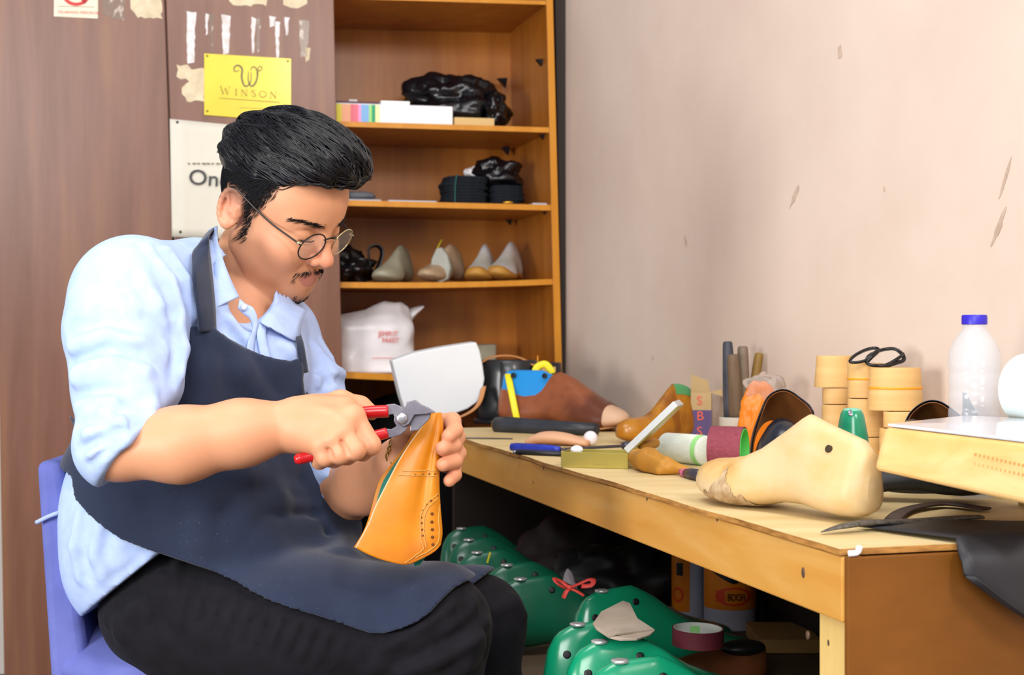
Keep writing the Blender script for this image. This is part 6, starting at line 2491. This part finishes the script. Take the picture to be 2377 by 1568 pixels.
# shirt collar
up_ = [P(505, 526, 1.935), P(506, 560, 1.845), P(522, 615, 1.800), P(540, 660, 1.785), P(555, 690, 1.778)]
lo_ = [P(484, 536, 1.94), P(486, 575, 1.848), P(492, 635, 1.795), P(496, 680, 1.772), P(500, 716, 1.762)]
strip('collar', up_, lo_, M_shirt, shirt, 24, 5, 0.004, 0.002)
up2 = [P(672, 702, 1.90), P(648, 702, 1.855), P(632, 716, 1.825), P(612, 736, 1.80), P(603, 748, 1.79)]
lo2 = [P(712, 720, 1.90), P(700, 752, 1.86), P(692, 790, 1.835), P(672, 786, 1.81), P(640, 768, 1.795)]
strip('collar', up2, lo2, M_shirt, shirt, 24, 5, 0.006, 0.002)
# band and placket under the collar
strip('placket', [P(556, 694, 1.788), P(570, 706, 1.785), P(588, 716, 1.785), P(598, 745, 1.785), S(592, 790, .004), S(588, 830, .004)],
      [P(552, 716, 1.778), P(566, 730, 1.778), P(580, 742, 1.78), P(586, 765, 1.78), S(575, 795, .006), S(570, 835, .006)], M_shirt, shirt, 20, 3)
strip('placket', [P(604, 748, 1.792), S(596, 775, .006), S(600, 805, .006), S(606, 836, .006)], [P(622, 752, 1.80), S(616, 778, .007), S(622, 806, .007), S(630, 838, .007)], M_shirt, shirt, 16, 3)
for x, y in ((566, 714),):
    MB().lathe([(0.0045, 0), (0.0045, 0.0014), (0.003, 0.002)], P(x, y, 1.776), (0, -1, 0.2), 14).build('button', mat('shirt_button', '#c4cde0', 0.3), shirt)

# rolled sleeve cuffs
def cuff(c, n, r0, r1, wd, name='sleeve_cuff'):
    c, n = Vector(c), Vector(n).normalized()
    b = MB()
    prof = [(r0 * 0.97, -wd), (r0 * 1.05, -wd * 0.9), (r0 * 1.07, -wd * 0.4), (r1 * 1.05, 0), (r1 * 1.01, wd * 0.06), (r1 * 0.95, 0), (r1 * 0.93, -wd * 0.5)]
    b.lathe(prof, c, n, 40, cap=False)
    return b.build(name, M_shirt, shirt)


# ---- eyes
M_eye = mat('eye_white', '#d8cfc8', 0.2)
M_iris = mat('iris', '#1a1210', 0.15)
M_lash = mat('lash', '#15100f', 0.5)
for s in (-1, 1):
    c = np.array((.0745, s * .032, -.0035))
    sub_v, sub_f = [], []
    b = MB()
    bb = MB().ball((0, 0, 0), .0128, 24, 14)
    e = mesh('eye', H2W(np.array([tuple(q) for q in bb.v]) + c), bb.f, M_eye, person)
    b2 = MB().lathe([(.0058, .0112), (.0045, .0120), (.001, .0124)], (0, 0, 0), (.80, 0, -.60), 20)
    mesh('iris', H2W(np.array([tuple(q) for q in b2.v]) + c), b2.f, M_iris, e)
    L1 = [(.0895, s * .0195, -.0098), (.0905, s * .030, -.0100), (.0855, s * .046, -.0085)]
    t = MB().tube(curve_pts([H2W(np.array(q) + np.array((.0008, 0, .0008))) for q in L1], 14), [0.0006] + [0.0011] * 12 + [0.0006] * 2 if False else 0.0010, 6)
    t.build('eyelashes', M_lash, person)

# ---- hair
M_hairs = mat('hair_strand', '#0a0a12', 0.36, spec=0.7)
M_hair = mat('black_hair', '#050509', 0.30, spec=0.4, col2='#0b0b12', scale=60, stretch=(1, 1, 1))
M_hair2 = mat('short_hair', '#0c0b10', 0.6, spec=0.3)
ht = SDF()
ht.ell((-.010, 0, .076), (.090, .0805, .064))
ht.ell((.030, 0, .106), (.074, .066, .048), k=.03)
ht.ell((.086, 0.008, .100), (.031, .058, .030), k=.025)
ht.ell((-.050, 0, .062), (.048, .066, .052), k=.03)
ht.ell((.050, -.045, .088), (.040, .026, .026), k=.02)
# keep to the top of the head
hair_lo = lambda X: (.050 + np.clip(-X[:, 0] - .03, 0, 1) * -.25 + np.clip(X[:, 0] - .030, 0, .05) * .62) - X[:, 2]


def hair_fn(X):
    d = ht.ev(X)
    n1 = np.sin(X[:, 1] * 260 + X[:, 0] * 35 + np.sin(X[:, 0] * 45) * 1.5) * .0013 + np.sin(X[:, 1] * 120 - X[:, 0] * 28 + X[:, 2] * 150) * .0022
    return np.maximum(d + n1, hair_lo(X) + np.sin(X[:, 0] * 210 + X[:, 1] * 90) * .002)


lo, hi = ht.bounds(.008)
v_, f_ = sdf_mesh(hair_fn, lo, hi, .0026, relax=1)
hair = mesh('hair', H2W(v_), f_, M_hair, person)
# strands combed back over the top
def grad(fn, X, e=.0008):
    g = np.zeros_like(X)
    for k in range(3):
        q = X.copy(); q[:, k] += e
        r = X.copy(); r[:, k] -= e
        g[:, k] = fn(q) - fn(r)
    return g / (np.linalg.norm(g, axis=1)[:, None] + 1e-12)


def strands(name, roots, dirs, steps, step, fn, off, rad, m, lift=0.0, wob=0.15, seed=1, curl=None):
    rg = np.random.default_rng(seed)
    X = roots.copy()
    D = dirs / np.linalg.norm(dirs, axis=1)[:, None]
    path = [X.copy()]
    wv = rg.normal(size=X.shape) * wob
    for i in range(steps):
        g = grad(fn, X)
        t = D + wv * 0.3
        if curl is not None:
            t = t + curl(X, i / steps)
        t = t - g * (t * g).sum(1)[:, None]
        t /= np.linalg.norm(t, axis=1)[:, None] + 1e-9
        X = X + t * step
        g = grad(fn, X)
        d = fn(X)
        X = X - g * (d - off - lift * (i + 1) / steps)[:, None] * 0.8
        path.append(X.copy())
    Pth = np.stack(path, 1)                                     # strands x points x 3
    n, mm, _ = Pth.shape
    W_ = H2W(Pth.reshape(-1, 3)).reshape(n, mm, 3)
    T = np.gradient(W_, axis=1)
    T /= np.linalg.norm(T, axis=2)[..., None] + 1e-12
    a = np.cross(T, np.array((0.3, 0.9, 0.2)))
    a /= np.linalg.norm(a, axis=2)[..., None] + 1e-12
    b_ = np.cross(T, a)
    k = 3
    prof = np.minimum(1, np.linspace(1.0, 0.15, mm) * 1.6)
    rr = (rad * (0.7 + 0.6 * rg.random(n)))[:, None] * prof[None]
    V_ = np.stack([W_ + (a * math.cos(2 * math.pi * j / k) + b_ * math.sin(2 * math.pi * j / k)) * rr[..., None] for j in range(k)], 2)
    idx = np.arange(n * mm * k).reshape(n, mm, k)
    fs = []
    for j in range(k):
        j2 = (j + 1) % k
        fs.append(np.stack([idx[:, :-1, j], idx[:, :-1, j2], idx[:, 1:, j2], idx[:, 1:, j]], -1).reshape(-1, 4))
    return V_.reshape(-1, 3), np.concatenate(fs), m, name


rg = np.random.default_rng(5)
sel = v_[rg.choice(len(v_), 3000, replace=False)]
sel = sel[(sel[:, 2] > .06)]
dirs = np.stack([-1 + 0 * sel[:, 0], -0.25 + sel[:, 1] * -2.0, 0.25 + 0 * sel[:, 0]], 1) + rg.normal(size=sel.shape) * .15
a1 = strands('hair_strands', sel, dirs, 8, .0065, hair_fn, .0012, .0009, M_hairs, lift=.0025, seed=2)
mesh('hair_strands', a1[0], a1[1], M_hairs, hair)
# short faded sides
skull = lambda X: hd.ev(X)
cand = hv[(hv[:, 2] > .0) & (hv[:, 2] < .075) & (hv[:, 0] < .045) & (hv[:, 0] > -.12)]
cand = np.concatenate([cand, hv[(hv[:, 2] > -.05) & (hv[:, 2] <= .0) & (hv[:, 0] < -.045)], hv[(hv[:, 2] > -.038) & (hv[:, 2] <= .02) & (np.abs(hv[:, 0] - .004) < .010) & (np.abs(hv[:, 1]) > .05)]])
cand = cand[(dens(cand) > .02) | (cand[:, 0] < -.046) | (np.abs(cand[:, 0] - .004) < .010)]
earm = (np.abs(cand[:, 0] + .024) < .024) & (np.abs(cand[:, 2] - .0) < .037) & (np.abs(cand[:, 1]) > .062)
cand = cand[~earm]
w_h = np.clip(dens(cand) ** 1.3, .05, 1)
w_h[cand[:, 0] < -.06] = 1
w_h[(np.abs(cand[:, 0] - .004) < .010) & (cand[:, 2] < .005)] = .30
pick_ = rg.random(len(cand)) < w_h * 1.0
cd = cand[pick_]
cd = np.concatenate([cd, cd + rg.normal(size=cd.shape) * .0008]) if len(cd) < 9000 else cd
dirs = np.stack([-.5 + 0 * cd[:, 0], 0 * cd[:, 0], -.85 + 0 * cd[:, 0]], 1) + rg.normal(size=cd.shape) * .2
a2 = strands('short_hair', cd, dirs, 3, .0042, skull, .0012, .00036, M_hair2, lift=.003, seed=3)
mesh('short_hair', a2[0], a2[1], M_hair2, hair)


def tuft(name, centers, dirs_, ln, rad, m, seed, off=.0012, lift=.0012):
    c = np.array(centers)
    g = grad(skull, c)
    for _ in range(4):
        c = c - g * skull(c)[:, None]
        g = grad(skull, c)
    a_ = strands(name, c, np.array(dirs_), 4, ln / 4, skull, off, rad, m, lift=lift, seed=seed)
    return mesh(name, a_[0], a_[1], m, person)


# eyebrows, moustache, chin beard
rg = np.random.default_rng(9)
for s in (-1, 1):
    cs, ds = [], []
    for i in range(130):
        t = rg.random()
        y = s * (.012 + t * .040)
        z = .0165 + .007 * math.sin(min(1, t * 1.25) * math.pi * .6) - .006 * max(0, t - .6) + rg.normal() * .0017 * (1 - .55 * t)
        cs.append((.095 - t * .028, y, z))
        ds.append((-.35, s * 1.0, .35 - .75 * t))
    tuft('eyebrow', cs, ds, .008, .00036, M_hair2, 4 + s)
cs, ds = [], []
for i in range(150):
    t = rg.random() ** .75 * (1 if rg.random() < .5 else -1)
    cs.append((.085 - abs(t) * .014, t * .025, -.0600 - .0085 * abs(t) ** 1.6 + rg.normal() * .0020))
    ds.append((.05, t * 1.0, -.75))
tuft('moustache', cs, ds, .0055, .00028, M_hair2, 12)
cs, ds = [], []
for i in range(130):
    t = rg.normal() * .010
    cs.append((.071 + rg.normal() * .006, t, -.112 + abs(t) * .2 + rg.normal() * .004))
    ds.append((.25, t * 8, -1.0))
tuft('chin_beard', cs, ds, .0075, .00030, M_hair2, 13)

# ---- glasses worn
M_frame = mat('dark_frame', '#2a2422', 0.3, 0.4)
M_gold = mat('pale_gold', '#c8bd98', 0.25, 0.9)
M_gl = mat('spectacle_lens', '#fdfdfd', 0.03, alpha=0.14, spec=0.9)
gc = H2W((.104, 0, -.012))
gl = mesh('eyeglasses', np.array([H2W((.1035, .004 * math.cos(a), -.001 + .003 * math.sin(a) + .0018)) for a in np.linspace(0, 6.28, 8)]), [], M_frame, person) if False else None
gla = bpy.data.objects.new('eyeglasses', None)
COL.objects.link(gla)
gla.empty_display_size = 0.02
gla.parent = person
gla.location = Vector(gc) - person.location
tilt = math.radians(-12)
gx = np.array((math.cos(tilt), 0, math.sin(tilt)))
gzv = np.array((-math.sin(tilt), 0, math.cos(tilt)))
GR = .0235
for s in (-1, 1):
    c = np.array((.1005, s * .0345, -.012))
    yv = np.array((-s * .12, .993 * 1.0, 0)) if s > 0 else np.array((.12, .993, 0))
    pts = [H2W(c + yv * (GR * 1.04 * math.cos(a)) + gzv * (GR * .94 * math.sin(a))) for a in [2 * math.pi * i / 48 for i in range(48)]]
    MB().tube(pts + [pts[0]], .00105, 8, cap=False).build('rim', M_frame if s < 0 else M_gold, gla)
    MB().add(pts, [tuple(range(48))]).build('lens', M_gl, gla, smooth=False)
    hinge = c + yv * (s * GR * 1.06) + gzv * .006
    arm = [H2W(hinge), H2W(hinge + np.array((-.004, s * .003, .001))), H2W((.045, s * .0745, .008)), H2W((.0, s * .0825, .026)), H2W((-.018, s * .0845, .0335)), H2W((-.036, s * .0845, .024)), H2W((-.044, s * .082, .005))]
    MB().tube(curve_pts(arm, 40), .0014, 8).build('temple_arm', M_frame, gla)
    MB().tube([H2W(hinge + np.array((.001, 0, 0))), H2W(hinge + np.array((-.006, s * .0035, .001)))], .0022, 8).build('hinge', M_gold, gla)
br = [H2W((.1015, -.0125, -.004)), H2W((.1075, -.006, .0015)), H2W((.1085, 0, .0022)), H2W((.1075, .006, .0015)), H2W((.1015, .0125, -.004))]
MB().tube(curve_pts(br, 20), .0012, 8).build('bridge', M_frame, gla)

# ---- wrist band on the left wrist
wc = Vector(LW) - (Vector(A3(P(850, 1122, 1.82))) - Vector(LW)).normalized() * 0.004
wn = (Vector(A3(P(850, 1122, 1.82))) - Vector(LW)).normalized()
wb_ = MB().lathe([(.0285, -.007), (.0293, -.004), (.0293, .004), (.0285, .007)], wc, wn, 36, cap=False).build('wristband', mat('black_band', '#141416', 0.5), person, solid=0.0015)
lk = MB()
for k in range(3):
    q = P(907 + k * 4, 1060 - k * 14, 1.728)
    ring = [q + Vector((.006 * math.cos(a), 0.002 * math.sin(a * 2), .008 * math.sin(a))) for a in [2 * math.pi * i / 20 for i in range(21)]]
    MB().tube(ring, .0011, 6, cap=False).build('chain_link', mat('brass_link', '#b89a4a', 0.3, 0.9), wb_)

# ---- shoes on the floor
for c, d_ in ((Vector((-.12, 1.77, 0)), (1, -.1, 0)), (Vector((-.05, 1.97, 0)), (1, 0, 0))):
    b = MB().loft(last_rings(0.27, .62, 1.05))
    X = Vector(d_).normalized()
    Yv = ZV.cross(X)
    mesh('shoe', [c + X * (q.x - .06) + Yv * q.y + ZV * (q.z + .001) for q in b.v], b.f, M_leath, person)

# ------------------------------------------------------------------ the shoe upper he holds
M_tan = mat('tan_shoe_leather', '#cc7608', 0.45, col2='#b86206', scale=5, coat=0.15, c3='#d2820c', bump=0.05, bscale=120)
M_green_l = mat('teal_lining', '#1f7a6a', 0.6)
M_raw = mat('raw_edge', '#e0bd92', 0.7)
DU = 1.668
Lc = curve_pts([(1002, 961, 0), (976, 997, 0), (947, 1038, 0), (925, 1073, 0), (903, 1115, 0), (874, 1172, 0), (855, 1218, 0), (826, 1272, 0)], 56)
Rc = curve_pts([(1023, 958, 0), (1028, 990, 0), (1024, 1050, 0), (1019, 1110, 0), (1021, 1170, 0), (1026, 1235, 0), (1022, 1266, 0)], 56)
Bc = curve_pts([(826, 1272, 0), (860, 1290, 0), (900, 1304, 0), (945, 1311, 0), (985, 1295, 0), (1010, 1280, 0), (1022, 1266, 0)], 40)
Lf = curve_pts([(1000, 960, 0), (968, 992, 0), (938, 1040, 0), (905, 1082, 0), (879, 1122, 0), (858, 1195, 0), (843, 1235, 0), (822, 1270, 0)], 56)


def pk(c, u):
    f_ = u * (len(c) - 1)
    i = min(int(f_), len(c) - 2)
    q = c[i].lerp(c[i + 1], f_ - i)
    return np.array((q.x, q.y))


def panel(Lx, near):
    T0, T1 = pk(Lx, 0), pk(Rc, 0)
    B0_, B1 = pk(Lx, 1), pk(Rc, 1)

    def fn(u, v):
        top = T0 * (1 - u) + T1 * u
        bot = pk(Bc, u) + (B0_ - pk(Bc, 0)) * (1 - u)
        q = (pk(Lx, v) * (1 - u) + pk(Rc, v) * u) + (top * (1 - v) + bot * v) - ((T0 * (1 - u) + T1 * u) * (1 - v) + (B0_ * (1 - u) + B1 * u) * v)
        bul = math.sin(math.pi * min(1, u * 0.62 + 0.30))
        d = DU + 0.010 - 0.030 * v
        ridge = 0.006 * math.exp(-((u - 0.52 - 0.10 * (1 - v)) / 0.12) ** 2) * math.sin(math.pi * min(1, v * 1.1))
        if near:
            d += -0.024 * bul * (0.35 + 0.65 * math.sin(math.pi * min(1, .12 + v * .75))) + 0.012 * (1 - u) * math.sin(math.pi * v) * 0 + ridge
        else:
            d += 0.030 * (1 - u ** 2) * math.sin(math.pi * min(1, .05 + v * .9)) + 0.002
        return P(q[0], q[1], d)
    return fn


up_root = thing('shoe_upper', 'tan leather shoe upper with punched holes held up in the left hand', 'shoe upper', P(945, 1311, DU))
fn_n = panel(Lc, True)
pn = MB().grid(fn_n, 44, 60).build('outer_panel', M_tan, up_root, solid=0.0016)
fn_f = panel(Lf, False)
MB().grid(fn_f, 36, 50).build('inner_panel', M_tan, up_root, solid=0.0014)
MB().grid(lambda u, v: fn_f(0.06 + u * 0.92, 0.25 + v * 0.74) - YW * 0.0022, 30, 40).build('lining', M_green_l, up_root)
b = MB().tube([fn_n(0.004, v / 50) - YW * 0.0006 for v in range(51)], 0.0011, 6)
b.build('cut_edge', M_raw, up_root)
b = MB()
b.add([P(960, 1306, DU - .008), P(988, 1294, DU - .008), P(975, 1312, DU - .004), P(962, 1316, DU - .004)], [(0, 1, 2, 3)])
b.build('lining_edge', M_green_l, up_root, smooth=False)
gridpts = [(fn_n(i / 120, j / 160)) for i in range(121) for j in range(161)]
gp = np.array([tuple(q) for q in gridpts])
gpx = np.stack([CX + F * gp[:, 0] / gp[:, 1], CY - F * (gp[:, 2] - CZ) / gp[:, 1]], 1)


def onp(px, py, off=0.0012):
    k = int(((gpx - np.array((px, py))) ** 2).sum(1).argmin())
    return Vector(gp[k]) - YW * off


M_thrd = mat('tan_thread', '#d9a050', 0.7)
M_holed = mat('punched_hole', '#6a3a10', 0.9)
lines = [[(1017, 1148), (1000, 1160), (985, 1178), (977, 1200), (976, 1230), (978, 1255), (983, 1275), (965, 1290), (940, 1308)],
         [(1018, 1156), (1004, 1168), (991, 1184), (985, 1204), (984, 1232), (986, 1255), (990, 1272)],
         [(1022, 1170), (1018, 1200), (1020, 1235), (1016, 1260), (998, 1278), (965, 1296)],
         [(925, 1103), (960, 1104), (990, 1104), (1018, 1106)], [(935, 1094), (965, 1093), (992, 1092), (1018, 1093)]]
for l in lines:
    MB().tube([onp(x.x, x.y, .0016) for x in curve_pts([(a, c, 0) for a, c in l], 40)], .0006, 5).build('stitching', M_thrd, up_root)
holes = [(1003, 1193), (1003, 1213), (1004, 1230), (1004, 1247), (1005, 1264)]
small = [(1001, 1164), (990, 1172), (981, 1186), (978, 1201), (979, 1215), (980, 1230), (981, 1243), (964, 1103), (982, 1102), (997, 1101), (1010, 1102), (1015, 1150)]
for lst, r in ((holes, .0019), (small, .0012)):
    for x, y in lst:
        MB().lathe([(r, -.0004), (r, .0003)], onp(x, y, .0012), -YW, 10).build('punched_hole' if r > .0015 else 'broguing', M_holed, up_root)

# ------------------------------------------------------------------ red handled cutting pliers
M_rg = mat('red_grip', '#c4141c', 0.3, coat=0.3)
M_ps = mat('plier_steel', '#8b8892', 0.42, 0.7, col2='#777480', scale=30)
pl = thing('pliers', 'red handled cutting pliers gripped in the right hand', 'pliers', P(935, 970, 1.62))
hd_u = curve_pts([P(745, 985, 1.622), P(800, 968, 1.622), P(850, 958, 1.621), P(902, 955, 1.620)], 20)
MB().tube(hd_u, [.0062] * 4 + [.0074] * (len(hd_u) - 4), 14).build('grip', M_rg, pl)
hd_l = curve_pts([P(683, 1068, 1.592), P(720, 1060, 1.597), P(800, 1036, 1.604), P(860, 1016, 1.610), P(898, 1006, 1.615)], 24)
MB().tube(hd_l, [.0035, .005] + [.0066] * (len(hd_l) - 2), 14).build('grip', M_rg, pl)


def plate(poly, d, th, name):
    b = MB().prism([P(x, y, d) for x, y in poly], YW * th)
    return b.build(name, M_ps, pl, smooth=False, bevel=0.0008)


plate([(896, 940), (915, 938), (935, 946), (948, 960), (956, 975), (948, 992), (930, 985), (918, 972), (912, 962), (896, 966)], 1.617, .006, 'handle_shank')
plate([(895, 996), (908, 997), (920, 990), (914, 978), (916, 962), (930, 952), (950, 944), (942, 966), (950, 976), (944, 998), (930, 1010), (912, 1016), (896, 1018)], 1.612, .005, 'jaw')
plate([(918, 960), (932, 952), (940, 944), (943, 935), (964, 929), (978, 940), (996, 948), (1011, 958), (990, 962), (962, 964), (950, 985), (936, 992), (920, 978)], 1.607, .005, 'blade')
plate([(952, 966), (975, 960), (1002, 958), (996, 975), (970, 1000), (952, 1002)], 1.614, .004, 'blade')
MB().lathe([(.0065, 0), (.0065, .0015), (.0052, .0022), (.001, .0023)], P(933, 972, 1.6065), -YW, 24).build('pivot', mat('pivot_steel', '#b4b2ba', 0.3, 0.8), pl)

# ------------------------------------------------------------------ chair
M_chair = mat('violet_blue_cloth', '#6a72b8', 0.8, col2='#6068ad', scale=14, bump=0.12, bscale=30, spec=0.2)
zt_c = 0.736
a0, a1 = P(82, 1068, 1.80), P(140, 1068, 1.80)
ch = thing('chair', 'violet blue cloth covered chair the man sits on', 'chair', Vector((a1.x + .25, 1.95, 0)))
lat = Vector((-0.10, 0.995, 0)).normalized()
cfw = Vector((0.995, 0.10, 0)).normalized()
W_c = 0.42
b = MB()
rings = []
for t in np.linspace(0, 1, 14):
    z = 0.40 + (zt_c - 0.40) * t
    lean = 0.022 * (1 - t)
    p0_ = Vector((a0.x + lean, 1.80, z + 0.012 * 0))
    th_ = 0.034 + 0.02 * (1 - t)
    rings.append([p0_, p0_ + cfw * th_, p0_ + cfw * th_ + lat * W_c - ZV * 0.004 * t, p0_ + lat * W_c - ZV * 0.004 * t])
b.loft(rings[::1])
b.build('backrest', M_chair, ch, bevel=0.012, bseg=3, smooth=True, sharp=50)
p = Vector((a0.x + 0.035, 1.79, 0.40))
sb_ = SDF()
cS = p + cfw * 0.215 + lat * 0.16 + ZV * 0.062
sb_.ell(A3(cS), (.27, .25, .062), basis(cfw))
lo, hi = sb_.bounds(.01)
sb2 = lambda X: np.maximum(sb_.ev(X), np.maximum(np.abs((X - A3(cS)) @ A3(cfw)) - .235, np.abs((X - A3(cS)) @ A3(lat)) - .215))
v_, f_ = sdf_mesh(lambda X: np.maximum(sb2(X), np.abs(X[:, 2] - cS.z) - .055), lo, hi, .008, relax=2)
mesh('seat', v_, f_, M_chair, ch)
for u_, w_ in ((0.03, 0.03), (0.03, 0.39), (0.40, 0.03), (0.40, 0.39)):
    q = p + cfw * u_ + lat * w_
    MB().tube([Vector((q.x, q.y, 0.0)), Vector((q.x, q.y, 0.38))], 0.016, 12).build('leg', M_black, ch)
tc2 = mat('pale_blue_cord', '#a3b4e0', 0.6)
pts = [P(84, 1214, 1.796), P(112, 1200, 1.792), P(140, 1189, 1.794), P(160, 1181, 1.85), P(180, 1174, 1.90)]
MB().tube(curve_pts(pts, 16), 0.0028, 8).build('tie_cord', tc2, ch)
